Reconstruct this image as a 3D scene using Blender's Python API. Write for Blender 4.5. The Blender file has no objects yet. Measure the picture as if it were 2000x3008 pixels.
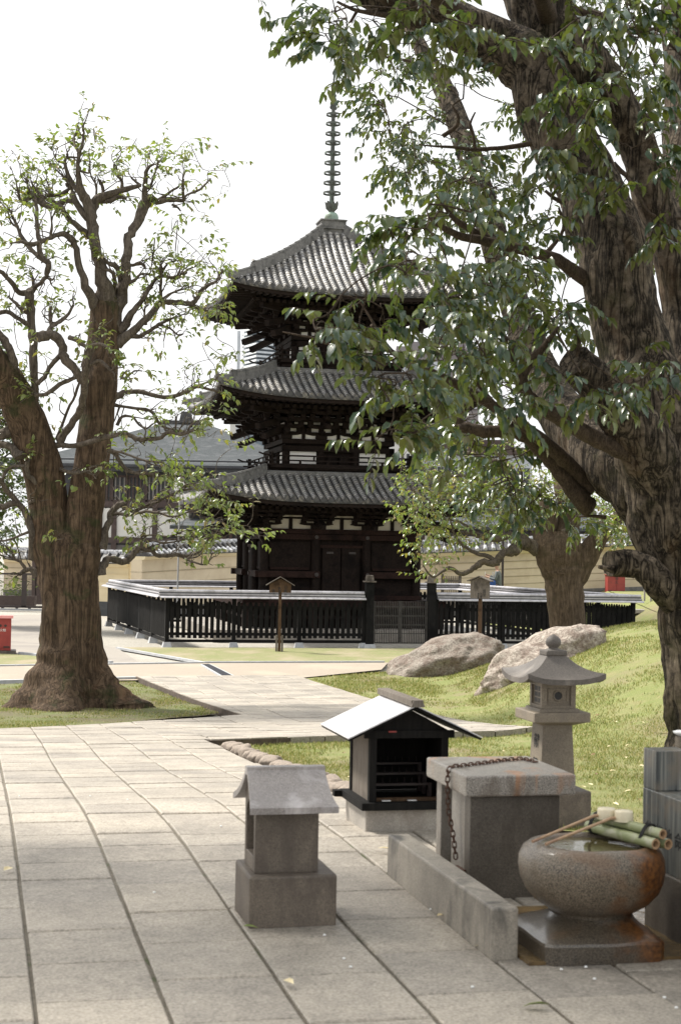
import bpy, math, random
import numpy as np
from mathutils import Vector, Matrix, noise
rnd = random.Random(7)
NP = np.random.RandomState(5)
scene = bpy.context.scene
COL = scene.collection
# ---------------------------------------------------------------- camera
f = 4700.; H = 2.5; TH = math.atan(108/4700.); PH = math.radians(1.0)   # f in pixels of a 2000 x 3008 frame, eye 2.5 m above the far ground
F = Vector((0, math.cos(TH), math.sin(TH)))
R0 = Vector((1, 0, 0)); U0 = Vector((0, -math.sin(TH), math.cos(TH)))
RC = math.cos(PH)*R0 + math.sin(PH)*U0
UC = -math.sin(PH)*R0 + math.cos(PH)*U0
cam = bpy.data.cameras.new("camera"); co = bpy.data.objects.new("camera", cam); COL.objects.link(co)
cam.sensor_fit = 'VERTICAL'; cam.sensor_height = 24; cam.lens = 24*f/3008
cam.clip_start = .1; cam.clip_end = 3000
cam.dof.use_dof = True; cam.dof.focus_distance = 36; cam.dof.aperture_fstop = 5.0
m = Matrix((( RC.x, UC.x, -F.x, 0), (RC.y, UC.y, -F.y, 0), (RC.z, UC.z, -F.z, H), (0, 0, 0, 1)))
co.matrix_world = m
scene.camera = co
# ---------------------------------------------------------------- light
SUN_EL = math.radians(52); SUN_AZ = math.radians(-60)      # azimuth from +Y towards +X: behind the pagoda, to the left
w = bpy.data.worlds.new("World"); scene.world = w; w.use_nodes = True
nt = w.node_tree; bg = nt.nodes['Background']
sky = nt.nodes.new('ShaderNodeTexSky'); sky.sky_type = 'NISHITA'; sky.sun_disc = False
sky.sun_elevation = SUN_EL; sky.sun_rotation = SUN_AZ; sky.dust_density = 6; sky.air_density = 1.4; sky.ozone_density = .5
hs = nt.nodes.new('ShaderNodeHueSaturation'); hs.inputs['Saturation'].default_value = .22; hs.inputs['Value'].default_value = 1.5
mx = nt.nodes.new('ShaderNodeMix'); mx.data_type = 'RGBA'; mx.inputs[0].default_value = .82
nt.links.new(sky.outputs[0], hs.inputs['Color']); nt.links.new(hs.outputs[0], mx.inputs[6])
mx.inputs[7].default_value = (10.4, 10.5, 10.6, 1)           # thin bright cloud layer
nt.links.new(mx.outputs[2], bg.inputs[0]); bg.inputs[1].default_value = .074
sl = bpy.data.lights.new("sun", 'SUN'); sl.energy = 4.2; sl.angle = math.radians(9); sl.color = (1, .95, .87)
so = bpy.data.objects.new("sun", sl); COL.objects.link(so)
sd = Vector((math.sin(SUN_AZ)*math.cos(SUN_EL), math.cos(SUN_AZ)*math.cos(SUN_EL), math.sin(SUN_EL)))
so.rotation_euler = sd.to_track_quat('Z', 'Y').to_euler()
scene.view_settings.view_transform = 'Standard'; scene.view_settings.look = 'None'
scene.view_settings.exposure = .82; scene.view_settings.gamma = 1
scene.render.engine = 'CYCLES'
scene.cycles.max_bounces = 6; scene.cycles.transparent_max_bounces = 4
# ---------------------------------------------------------------- geometry of the site
RT = math.radians(12.7)                                    # the temple grid is turned 12.7 degrees to the view
E1 = Vector((math.cos(RT), math.sin(RT), 0)); E2 = Vector((-math.sin(RT), math.cos(RT), 0))
PR = [(0,.93),(9.5,.93),(14.1,.63),(16.6,.52),(21.6,.2),(26,.07),(31,0),(4000,0)]
def ss(a, b, t):
    t = min(1, max(0, (t-a)/(b-a))); return t*t*(3-2*t)
def prof(t):
    if t <= 0: return .93
    for (a, u), (b, v) in zip(PR, PR[1:]):
        if t <= b: return u+(v-u)*(t-a)/(b-a)
    return 0
def h(x, y):
    t = (E2.x*x+E2.y*y)/E2.y
    z = sum(prof(t+d) for d in (-.8, 0, .8))/3
    q = lambda v: v*v/(v+1.0) if v > 0 else 0
    z += 1.45*math.tanh(.62*q(x-1.9)/1.3)*ss(13, 25, y)*(1-ss(29, 39, y))
    z += min(1.2, .8*q(x-7.6))*ss(36, 46, y)
    return z
def dr(px, py): return F*f + RC*(px-1000) + UC*(1504-py)
def P(px, py, Y):
    d = dr(px, py); t = Y/d.y; return Vector((d.x*t, Y, H+d.z*t))
def G(px, py, dz=0):
    d = dr(px, py); Y = 3.
    g = lambda Y: H+d.z*Y/d.y < h(d.x*Y/d.y, Y)+dz
    while Y < 400:
        if g(Y):
            lo, hi = Y-.1, Y
            for _ in range(22):
                mm = (lo+hi)/2
                if g(mm): hi = mm
                else: lo = mm
            x = d.x*hi/d.y
            return Vector((x, hi, h(x, hi)+dz))
        Y += .1
    return None
def W(u, v, z=0): return Vector((u*E1.x+v*E2.x, u*E1.y+v*E2.y, z))
def PXM(Y): return f/Y
# ---------------------------------------------------------------- object helpers
def tag(o, label=None, cat=None, group=None, kind=None):
    if label: o['label'] = label
    if cat: o['category'] = cat
    if group: o['group'] = group
    if kind: o['kind'] = kind
    return o
ORG = {}
def thing(name, loc, label, cat, group=None):
    o = bpy.data.objects.new(name, None); COL.objects.link(o); o.empty_display_size = .1
    o.location = loc; ORG[o.name] = Vector(loc)
    return tag(o, label, cat, group)
def link(name, me, parent, org):
    o = bpy.data.objects.new(name, me); COL.objects.link(o)
    if parent is not None: o.parent = parent
    else: o.location = org
    ORG[o.name] = org
    return o
class MB:
    def __init__(s): s.v = []; s.f = []; s.T = Matrix.Identity(4); s.sm = []; s.mk = []
    def mark(s):
        if not s.mk or s.mk[-1] != (len(s.v), len(s.f)): s.mk.append((len(s.v), len(s.f)))
    def add(s, vs, fs, smooth=False):
        n = len(s.v); T = s.T
        s.v += [tuple(T @ Vector(p)) for p in vs]
        s.f += [tuple(i+n for i in q) for q in fs]; s.sm += [smooth]*len(fs)
    def box(s, x0, x1, y0, y1, z0, z1, tx=0, ty=0):
        # tx, ty: taper of the top
        s.add([(x0,y0,z0),(x1,y0,z0),(x1,y1,z0),(x0,y1,z0),(x0+tx,y0+ty,z1),(x1-tx,y0+ty,z1),(x1-tx,y1-ty,z1),(x0+tx,y1-ty,z1)],
              [(3,2,1,0),(4,5,6,7),(0,1,5,4),(1,2,6,5),(2,3,7,6),(3,0,4,7)])
    def bbox(s, x0, x1, y0, y1, z0, z1, b=.01, wob=0, seed=0):
        # box with chamfered edges (rounded stone block)
        xs = [x0, x0+b, x1-b, x1]; ys = [y0, y0+b, y1-b, y1]; zs = [z0, z0+b, z1-b, z1]
        idx = {}; V = []; Fc = []
        def g(i, j, k):
            key = (i, j, k)
            if key not in idx:
                e = (i in (0,3))+(j in (0,3))+(k in (0,3))
                p = Vector((xs[i], ys[j], zs[k])); c = Vector(((x0+x1)/2, (y0+y1)/2, (z0+z1)/2))
                if e >= 2:
                    for a, q, A in ((0,i,xs),(1,j,ys),(2,k,zs)):
                        if q == 0: p[a] += b*.35*(e-1)*.8
                        if q == 3: p[a] -= b*.35*(e-1)*.8
                if wob: p += Vector(noise.noise_vector(p*7+Vector((seed,0,0))))*wob
                idx[key] = len(V); V.append(p)
            return idx[key]
        for i in range(3):
            for j in range(3):
                Fc += [(g(i,j,0),g(i,j+1,0),g(i+1,j+1,0),g(i+1,j,0)), (g(i,j,3),g(i+1,j,3),g(i+1,j+1,3),g(i,j+1,3)),
                       (g(i,0,j),g(i+1,0,j),g(i+1,0,j+1),g(i,0,j+1)), (g(i,3,j),g(i,3,j+1),g(i+1,3,j+1),g(i+1,3,j)),
                       (g(0,i,j),g(0,i,j+1),g(0,i+1,j+1),g(0,i+1,j)), (g(3,i,j),g(3,i+1,j),g(3,i+1,j+1),g(3,i,j+1))]
        s.add(V, Fc)
    def bar(s, a, b, w, hgt, up=(0,0,1)):
        a = Vector(a); b = Vector(b); d = (b-a).normalized(); up = Vector(up)
        r = d.cross(up)
        if r.length < 1e-4: r = d.cross(Vector((0,1,0)))
        r.normalize(); u = r.cross(d).normalized(); r = r*w/2; u = u*hgt/2
        s.add([a-r-u,a+r-u,a+r+u,a-r+u,b-r-u,b+r-u,b+r+u,b-r+u],[(0,1,2,3),(7,6,5,4),(0,4,5,1),(1,5,6,2),(2,6,7,3),(3,7,4,0)])
    def prism(s, poly, a, b, fr):
        # poly: list of (p,q) mapped by fr(p,q,t), extruded t=a..b
        n = len(poly); V = [fr(p, q, a) for p, q in poly]+[fr(p, q, b) for p, q in poly]
        s.add(V, [tuple(range(n))[::-1], tuple(range(n, 2*n))]+[(i, (i+1) % n, n+(i+1) % n, n+i) for i in range(n)])
    def tube(s, pts, rad, n=8, caps=True, rough=0, seed=0, fn=None, smooth=True):
        pts = [Vector(p) for p in pts]; k = len(pts)
        if not hasattr(rad, '__len__'): rad = [rad]*k
        V = []; prev = None
        for i, p in enumerate(pts):
            d = (pts[min(i+1, k-1)]-pts[max(i-1, 0)])
            if d.length < 1e-9: d = Vector((0,0,1))
            d.normalize()
            if prev is None:
                a = d.cross(Vector((0,1,0)) if abs(d.y) < .9 else Vector((1,0,0))).normalized()
            else:
                a = (prev-d*prev.dot(d)).normalized()
            prev = a; b = d.cross(a)
            for j in range(n):
                t = 2*math.pi*j/n; q = a*math.cos(t)+b*math.sin(t); r = rad[i]
                if fn: r = fn(i, p, q, r)
                if rough: r *= 1+rough*noise.noise((p+q*r)*(.55/max(rad[i], .02)) + Vector((seed, 0, 0)))+rough*.5*noise.noise((p+q*r)*(1.6/max(rad[i], .02)))
                V.append(p+q*r)
        Fc = []
        for i in range(k-1):
            for j in range(n):
                Fc.append((i*n+j, i*n+(j+1) % n, (i+1)*n+(j+1) % n, (i+1)*n+j))
        s.add(V, Fc, smooth)
        if caps:
            s.add([V[j] for j in range(n)], [tuple(range(n))[::-1]]); s.add([V[(k-1)*n+j] for j in range(n)], [tuple(range(n))])
    def lathe(s, prof_, c, n=24, sq=0, smooth=True, rot=0):
        V = []
        for r, z in prof_:
            for j in range(n):
                t = 2*math.pi*j/n+rot; k = 1
                if sq: k = (abs(math.cos(t))**sq+abs(math.sin(t))**sq)**(-1/sq)
                V.append((c[0]+r*k*math.cos(t), c[1]+r*k*math.sin(t), c[2]+z))
        Fc = []
        for i in range(len(prof_)-1):
            for j in range(n): Fc.append((i*n+j, i*n+(j+1) % n, (i+1)*n+(j+1) % n, (i+1)*n+j))
        s.add(V, Fc, smooth)
    def ring(s, c, R, r, n=20, k=6, ax=(0,0,1), ex=0, exd=(1,0,0)):
        ax = Vector(ax).normalized(); a = Vector(exd).normalized(); b = ax.cross(a)
        V = []
        for i in range(n):
            t = 2*math.pi*i/n; d = a*math.cos(t)+b*math.sin(t); o = Vector(c)+d*R + a*(ex if math.cos(t) > 0 else -ex)
            for j in range(k):
                q = 2*math.pi*j/k; V.append(o+d*r*math.cos(q)+ax*r*math.sin(q))
        s.add(V, [(i*k+j, ((i+1) % n)*k+j, ((i+1) % n)*k+(j+1) % k, i*k+(j+1) % k) for i in range(n) for j in range(k)], True)
    def build(s, name, mat, parent=None, org=None):
        if s.mk:        # marked pieces become parts of their own
            mk = ([] if s.mk[0] == (0, 0) else [(0, 0)])+s.mk+[(len(s.v), len(s.f))]; s.mk = []; out = []
            for (v0, f0), (v1, f1) in zip(mk, mk[1:]):
                if v1 > v0:
                    q = MB(); q.v = s.v[v0:v1]; q.f = [tuple(i-v0 for i in t) for t in s.f[f0:f1]]; q.sm = s.sm[f0:f1]; out.append(q.build(name, mat, parent))
            return out[0]
        me = bpy.data.meshes.new(name)
        if parent is not None: org = ORG[parent.name]
        elif org is None:
            a = np.array(s.v); org = Vector(((a[:,0].min()+a[:,0].max())/2, (a[:,1].min()+a[:,1].max())/2, a[:,2].min()))
        a = np.array(s.v, dtype=np.float64)-np.array(org)
        me.from_pydata(a.tolist(), [], s.f)
        me.polygons.foreach_set('use_smooth', s.sm)
        me.materials.append(mat); me.update()
        return link(name, me, parent, Vector(org))
def dup(root, loc=None, rz=0, label=None, sc=None):
    def cp(o, par):
        c = o.copy(); COL.objects.link(c); ORG[c.name] = ORG.get(o.name)
        if par is not None: c.parent = par
        for ch in KIDS.get(o.name, []): cp(ch, c)
        return c
    c = cp(root, None)
    if loc is not None: c.location = loc
    c.rotation_euler = (0, 0, rz)
    if sc: c.scale = sc
    if label: c['label'] = label
    return c
KIDS = {}
def kids_index():
    KIDS.clear()
    for o in bpy.data.objects:
        if o.parent: KIDS.setdefault(o.parent.name, []).append(o)
# ---------------------------------------------------------------- materials
def nodes(name):
    mt = bpy.data.materials.new(name); mt.use_nodes = True; t = mt.node_tree
    return mt, t, t.nodes['Principled BSDF']
def N(t, typ, **kw):
    n = t.nodes.new(typ)
    for k, v in kw.items():
        if k in n.inputs: n.inputs[k].default_value = v
        else: setattr(n, k, v)
    return n
def ramp(t, fac, stops):
    r = t.nodes.new('ShaderNodeValToRGB'); e = r.color_ramp.elements
    while len(e) < len(stops): e.new(.5)
    for el, (p, c) in zip(e, stops): el.position = p; el.color = (*c, 1) if len(c) == 3 else c
    t.links.new(fac, r.inputs[0]); return r.outputs[0]
def mixc(t, fac, a, b, mode='MIX'):
    x = t.nodes.new('ShaderNodeMix'); x.data_type = 'RGBA'; x.blend_type = mode
    for sock, val in ((x.inputs[0], fac), (x.inputs[6], a), (x.inputs[7], b)):
        if hasattr(val, 'is_linked') or hasattr(val, 'links'): t.links.new(val, sock)
        else: sock.default_value = val if not isinstance(val, tuple) or len(val) == 4 else (*val, 1)
    return x.outputs[2]
def coord(t, scale=(1,1,1), kind='Object', rot=(0,0,0)):
    c = t.nodes.new('ShaderNodeTexCoord'); mp = t.nodes.new('ShaderNodeMapping'); mp.inputs['Scale'].default_value = scale
    mp.inputs['Rotation'].default_value = rot
    t.links.new(c.outputs[kind], mp.inputs[0]); return mp.outputs[0]
def noi(t, vec, scale, detail=4, rough=.55, dist=0):
    n = N(t, 'ShaderNodeTexNoise', Scale=scale, Detail=detail, Roughness=rough, Distortion=dist); t.links.new(vec, n.inputs['Vector']); return n.outputs[0]
def bump(t, b, hgt, strength=.5, dist=.02):
    n = N(t, 'ShaderNodeBump', Strength=strength, Distance=dist); t.links.new(hgt, n.inputs['Height']); t.links.new(n.outputs[0], b.inputs['Normal'])
def S(name, c1, c2, scale=4, rough=.8, bs=None, bd=.01, stretch=(1,1,1), metal=0, c3=None, s3=1.2, f3=(.5,.65), detail=5, spec=.5, island=0, bstr=.6):
    """general weathered surface: two tones of noise, optional big stains c3, bump"""
    mt, t, b = nodes(name); v = coord(t, stretch)
    n = noi(t, v, scale, detail)
    c = ramp(t, n, [(.3, c1), (.7, c2)])
    if c3:
        n3 = noi(t, coord(t, (1,1,1)), s3, 5, .6, .6); k = ramp(t, n3, [(f3[0], (0,0,0)), (f3[1], (1,1,1))])
        c = mixc(t, k, c, c3)
    if island:
        g = t.nodes.new('ShaderNodeNewGeometry'); r = ramp(t, g.outputs['Random Per Island'], [(0, (1-island,)*3), (1, (1+island*.6,)*3)])
        c = mixc(t, 1.0, c, r, 'MULTIPLY')
    t.links.new(c, b.inputs['Base Color']); b.inputs['Roughness'].default_value = rough; b.inputs['Metallic'].default_value = metal
    b.inputs['Specular IOR Level'].default_value = spec
    if bs: bump(t, b, noi(t, v, bs, 6, .6), bstr, bd)
    return mt
def granite(name, base, dark, fine=260, rough=.6, stain=None, sscale=4, sr=(.5,.7), tint=None):
    mt, t, b = nodes(name); v = coord(t)
    n = noi(t, v, fine, 2, .7); n2 = noi(t, v, fine*.33, 3, .6); n3 = noi(t, v, 3, 4, .6)
    c = ramp(t, n, [(.36, dark), (.5, base), (.68, tuple(min(1, q*1.35) for q in base))])
    c = mixc(t, .45, c, ramp(t, n2, [(.35, dark), (.65, base)]))
    c = mixc(t, 1.0, c, ramp(t, n3, [(.3, (.62,.61,.60)), (.7, (1.12,1.1,1.06))]), 'MULTIPLY')
    if stain:
        k = ramp(t, noi(t, coord(t, (1,1,.35)), sscale, 5, .65, .4), [(sr[0], (0,0,0)), (sr[1], (1,1,1))]); c = mixc(t, k, c, stain)
    t.links.new(c, b.inputs['Base Color']); b.inputs['Roughness'].default_value = rough
    bump(t, b, n2, .35, .004)
    return mt
def darkwood(name, c1, c2, rough=.75, st=(1,1,1), scale=6, spec=.14):
    return S(name, c1, c2, scale, rough, scale*4, .004, st, spec=spec, c3=tuple(q*.6 for q in c1), s3=2)
M = {}
M['wood_black'] = darkwood('wood_black', (.006,.006,.006), (.014,.013,.012), .8, (9,9,1))
M['wood_pagoda'] = darkwood('wood_pagoda', (.009,.006,.005), (.02,.013,.010), .8, (3,3,3))
M['wood_red'] = darkwood('wood_red', (.016,.008,.0065), (.033,.017,.013), .75, (4,4,4))
M['wood_grey'] = darkwood('wood_grey', (.10,.085,.07), (.20,.175,.15), .8, (14,14,1.2))
M['wood_brown'] = darkwood('wood_brown', (.05,.03,.018), (.12,.075,.045), .75, (14,14,1.2))
M['plaster'] = S('plaster', (.50,.45,.36), (.62,.57,.48), 3, .9, 40, .003, c3=(.5,.43,.33), s3=2.5, f3=(.58,.75))
M['plaster_white'] = S('plaster_white', (.72,.70,.66), (.8,.78,.75), 3, .9, c3=(.6,.56,.5), s3=3, f3=(.6,.8))
M['tile'] = S('tile', (.02,.02,.021), (.055,.053,.052), 14, .55, 60, .004, c3=(.17,.155,.13), s3=5, f3=(.5,.7))
M['tile_row'] = S('tile_row', (.25,.248,.25), (.42,.41,.39), 6, .36, 40, .004, (1,1,1), c3=(.46,.43,.38), s3=4, f3=(.5,.62), island=.3, spec=.7)
M['tile_ridge'] = S('tile_ridge', (.09,.088,.085), (.17,.165,.155), 10, .6, 50, .006, c3=(.05,.05,.045), s3=4, f3=(.5,.7))
M['bronze'] = S('bronze', (.045,.048,.046), (.11,.12,.108), 9, .65, 30, .004, c3=(.13,.18,.15), s3=5, f3=(.5,.72), metal=.2)
M['verdigris'] = S('verdigris', (.17,.24,.20), (.25,.34,.28), 7, .6, c3=(.12,.14,.10), s3=5, f3=(.5,.65), metal=.1)
M['capwhite'] = S('capwhite', (.33,.32,.34), (.50,.49,.51), 5, .38, c3=(.25,.24,.24), s3=6, f3=(.5,.7), metal=.35, spec=.7)
M['capdark'] = S('capdark', (.05,.05,.05), (.10,.10,.10), 8, .5)
M['footing'] = S('footing', (.33,.34,.35), (.45,.46,.47), 8, .9)
M['cream'] = S('cream', (.57,.48,.345), (.65,.56,.41), 2, .85, c3=(.50,.41,.28), s3=1.2, f3=(.5,.75))
M['cream_light'] = S('cream_light', (.66,.57,.38), (.73,.63,.43), 2, .85)
M['wallgrey'] = S('wallgrey', (.13,.125,.12), (.2,.19,.18), 4, .9, c3=(.09,.09,.09), s3=3)
M['wallgrey_dark'] = S('wallgrey_dark', (.045,.05,.055), (.075,.08,.085), 5, .85)
M['white_tile'] = S('white_tile', (.30,.31,.33), (.62,.62,.64), 12, .3, c3=(.1,.1,.11), s3=9, f3=(.5,.6), spec=.9)
M['slate'] = S('slate', (.04,.047,.05), (.08,.087,.092), 22, .9, 90, .01, (.3,1,1), c3=(.095,.10,.105), s3=1.5, spec=.15)
M['facade_white'] = S('facade_white', (.62,.61,.58), (.7,.69,.66), 1.5, .85)
M['facade_grey'] = S('facade_grey', (.38,.41,.45), (.46,.49,.53), .8, .7)
M['facade_brown'] = S('facade_brown', (.045,.028,.025), (.075,.05,.045), 4, .6)
M['facade_dark'] = S('facade_dark', (.02,.022,.028), (.04,.042,.05), 3, .35)
M['facade_taupe'] = S('facade_taupe', (.17,.155,.16), (.22,.20,.205), 1, .8)
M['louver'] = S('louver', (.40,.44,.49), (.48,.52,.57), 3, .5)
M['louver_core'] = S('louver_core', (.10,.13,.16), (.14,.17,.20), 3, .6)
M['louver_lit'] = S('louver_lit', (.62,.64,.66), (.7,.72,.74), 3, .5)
M['redpaint'] = S('redpaint', (.25,.03,.028), (.33,.05,.042), 5, .5, c3=(.20,.045,.035), s3=8, f3=(.6,.7))
M['redlight'] = S('redlight', (.62,.22,.2), (.68,.3,.27), 5, .4)
M['metal_brown'] = S('metal_brown', (.022,.015,.014), (.04,.028,.026), 6, .5)
M['white'] = S('white', (.75,.75,.74), (.82,.82,.81), 5, .4)
M['ink'] = S('ink', (.012,.012,.012), (.02,.02,.02), 5, .6)
M['water'], _t, _b = nodes('water'); _b.inputs['Base Color'].default_value = (.10,.085,.04,1); _b.inputs['Roughness'].default_value = .04
bump(_t, _b, noi(_t, coord(_t), 25, 3), .25, .004)
M['rust'] = S('rust', (.045,.022,.014), (.10,.045,.025), 60, .8, 120, .002)
M['soil'] = S('soil', (.05,.04,.028), (.10,.082,.055), 9, .95, 60, .01)
M['bamboo'] = S('bamboo', (.17,.195,.085), (.26,.28,.15), 9, .45, c3=(.36,.35,.27), s3=14, f3=(.5,.7))
M['bamboo_cut'] = S('bamboo_cut', (.36,.22,.12), (.45,.3,.18), 30, .8)
M['bamboo_dry'] = S('bamboo_dry', (.32,.2,.12), (.48,.34,.2), 12, .5, c3=(.2,.1,.07), s3=9)
M['ladle'] = S('ladle', (.60,.52,.36), (.72,.66,.50), 10, .3)
M['cord'] = S('cord', (.006,.006,.006), (.012,.012,.012), 60, .8)
# stones
M['gr_light'] = granite('gr_light', (.40,.375,.34), (.23,.21,.19), stain=(.2,.17,.14), sscale=5)
M['gr_brown'] = granite('gr_brown', (.185,.155,.125), (.075,.06,.048), stain=(.07,.055,.045), sscale=6, sr=(.45,.7))
M['gr_lantern'] = granite('gr_lantern', (.235,.20,.155), (.11,.09,.068), stain=(.13,.11,.09), sscale=5)
M['gr_roof'] = granite('gr_roof', (.135,.12,.108), (.06,.053,.048), stain=(.22,.195,.17), sscale=4)
M['gr_roof2'] = granite('gr_roof2', (.36,.335,.33), (.20,.185,.18), rough=.32, stain=(.48,.45,.45), sscale=6)
M['gr_dark'] = granite('gr_dark', (.15,.132,.112), (.052,.045,.038), rough=.5, stain=(.06,.05,.04), sscale=5)
def basin_mat(name, wet):
    w = .55 if wet else 1.0; W3 = lambda c: tuple(q*w for q in c)
    mt, t, b = nodes(name); v = coord(t)
    n = noi(t, v, 170, 2, .7); n2 = noi(t, v, 60, 3)
    c = ramp(t, n, [(.34, W3((.038,.030,.022))), (.5, W3((.128,.103,.074))), (.68, W3((.24,.195,.145)))])
    sp = t.nodes.new('ShaderNodeSeparateXYZ'); t.links.new(v, sp.inputs[0])
    # rust staining that runs down the right side below the spout
    ad = N(t, 'ShaderNodeMath', operation='MULTIPLY_ADD'); t.links.new(noi(t, v, 7, 4), ad.inputs[0]); ad.inputs[1].default_value = .35; t.links.new(sp.outputs[0], ad.inputs[2])
    k = ramp(t, ad.outputs[0], [(.245, (0,0,0)), (.33, (1,1,1))])
    c = mixc(t, k, c, ramp(t, n2, [(.3, (.05,.018,.006)), (.7, (.22,.085,.02))]))
    k2 = ramp(t, noi(t, v, 5, 4, .6, .5), [(.52, (0,0,0)), (.66, (.5,.5,.5))])
    c = mixc(t, k2, c, W3((.16,.085,.04)))
    t.links.new(c, b.inputs['Base Color']); b.inputs['Roughness'].default_value = .32 if wet else .42
    b.inputs['Coat Weight'].default_value = .8 if wet else .25; b.inputs['Coat Roughness'].default_value = .15
    bump(t, b, n, .55, .003); return mt
M['basin'] = basin_mat('basin_stone', False); M['basin_base'] = basin_mat('basin_base_stone', True)
def table_mat():
    mt, t, b = nodes('table_stone'); v = coord(t)
    n = noi(t, v, 200, 2, .7)
    c = ramp(t, n, [(.36, (.11,.10,.09)), (.5, (.28,.255,.225)), (.68, (.42,.39,.35))])
    sp = t.nodes.new('ShaderNodeSeparateXYZ'); t.links.new(v, sp.inputs[0])
    k = ramp(t, noi(t, coord(t, (1,1,.3)), 5, 4, .6, .6), [(.56, (0,0,0)), (.64, (.7,.7,.7))])
    c = mixc(t, k, c, (.42,.2,.09))
    k = ramp(t, noi(t, coord(t, (1,1,.6), rot=(0,0,1)), 6, 4, .6, .6), [(.52, (0,0,0)), (.7, (.8,.8,.8))])
    c = mixc(t, k, c, (.10,.075,.055))
    t.links.new(c, b.inputs['Base Color']); b.inputs['Roughness'].default_value = .4; bump(t, b, n, .3, .002); return mt
M['table'] = table_mat()
def slab_mat():
    mt, t, b = nodes('monument_stone'); v = coord(t, (1,1,1)); vs = coord(t, (26,26,.7))
    n = noi(t, vs, 2.2, 5, .65)
    c = ramp(t, n, [(.34, (.025,.03,.032)), (.5, (.095,.103,.10)), (.66, (.22,.215,.19))])
    k = ramp(t, noi(t, v, 6, 4), [(.5, (0,0,0)), (.62, (.7,.7,.7))]); c = mixc(t, k, c, (.15,.125,.095))
    t.links.new(c, b.inputs['Base Color']); b.inputs['Roughness'].default_value = .3; bump(t, b, n, .25, .003); return mt
M['monument'] = slab_mat()
def paving_mat():
    mt, t, b = nodes('paving_stone'); v = coord(t)
    n = noi(t, v, 75, 3, .65); n2 = noi(t, v, 22, 4, .65); n3 = noi(t, v, 1.6, 6, .65)
    c = ramp(t, n, [(.36, (.12,.11,.096)), (.5, (.315,.29,.255)), (.64, (.47,.44,.395))])
    c = mixc(t, .5, c, ramp(t, n2, [(.3, (.235,.217,.19)), (.7, (.43,.395,.35))]))
    g = t.nodes.new('ShaderNodeNewGeometry'); r = ramp(t, g.outputs['Random Per Island'], [(0, (.84,.83,.82)), (.3, (.96,.94,.91)), (.6, (1,.985,.96)), (1, (1.07,1.045,1.0))])
    c = mixc(t, 1.0, c, r, 'MULTIPLY')
    c = mixc(t, 1.0, c, ramp(t, n3, [(.3, (.66,.655,.65)), (.62, (1.1,1.08,1.05))]), 'MULTIPLY')
    t.links.new(c, b.inputs['Base Color']); b.inputs['Roughness'].default_value = .62
    bump(t, b, n2, .5, .012); return mt
M['paving'] = paving_mat()
M['joint'] = S('joint_soil', (.11,.095,.075), (.19,.17,.135), 30, .95, 90, .01, c3=(.07,.085,.035), s3=3.5, f3=(.6,.68))
def lawn_mat(name, g1, g2, dry, dirt, dk=(.5,.66)):
    mt, t, b = nodes(name); v = coord(t)
    n = noi(t, v, 60, 4, .7); n2 = noi(t, v, 2.3, 5, .65, .4); n3 = noi(t, coord(t, (1,.55,1)), .8, 5, .6)
    c = ramp(t, n, [(.3, g1), (.7, g2)])
    c = mixc(t, ramp(t, n2, [(.42, (0,0,0)), (.66, (.75,.75,.75))]), c, ramp(t, n, [(.3, tuple(q*.6 for q in dry)), (.7, dry)]))
    c = mixc(t, ramp(t, n3, [(dk[0], (0,0,0)), (dk[1], (.85,.85,.85))]), c, dirt)
    t.links.new(c, b.inputs['Base Color']); b.inputs['Roughness'].default_value = .9; bump(t, b, n, .8, .03); return mt
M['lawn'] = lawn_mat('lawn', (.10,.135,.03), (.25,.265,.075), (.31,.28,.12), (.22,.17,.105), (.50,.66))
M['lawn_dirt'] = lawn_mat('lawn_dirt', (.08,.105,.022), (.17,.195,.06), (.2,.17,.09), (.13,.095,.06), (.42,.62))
M['gravel'] = S('gravel', (.20,.185,.155), (.44,.415,.36), 26, .9, 40, .04, c3=(.36,.335,.29), s3=.6)
M['path'] = S('path', (.25,.21,.16), (.34,.29,.235), 70, .85, 120, .006, c3=(.36,.30,.23), s3=.5)
M['asphalt'] = S('asphalt', (.22,.20,.17), (.31,.28,.245), 45, .85, 120, .006, c3=(.21,.19,.17), s3=.5)
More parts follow.
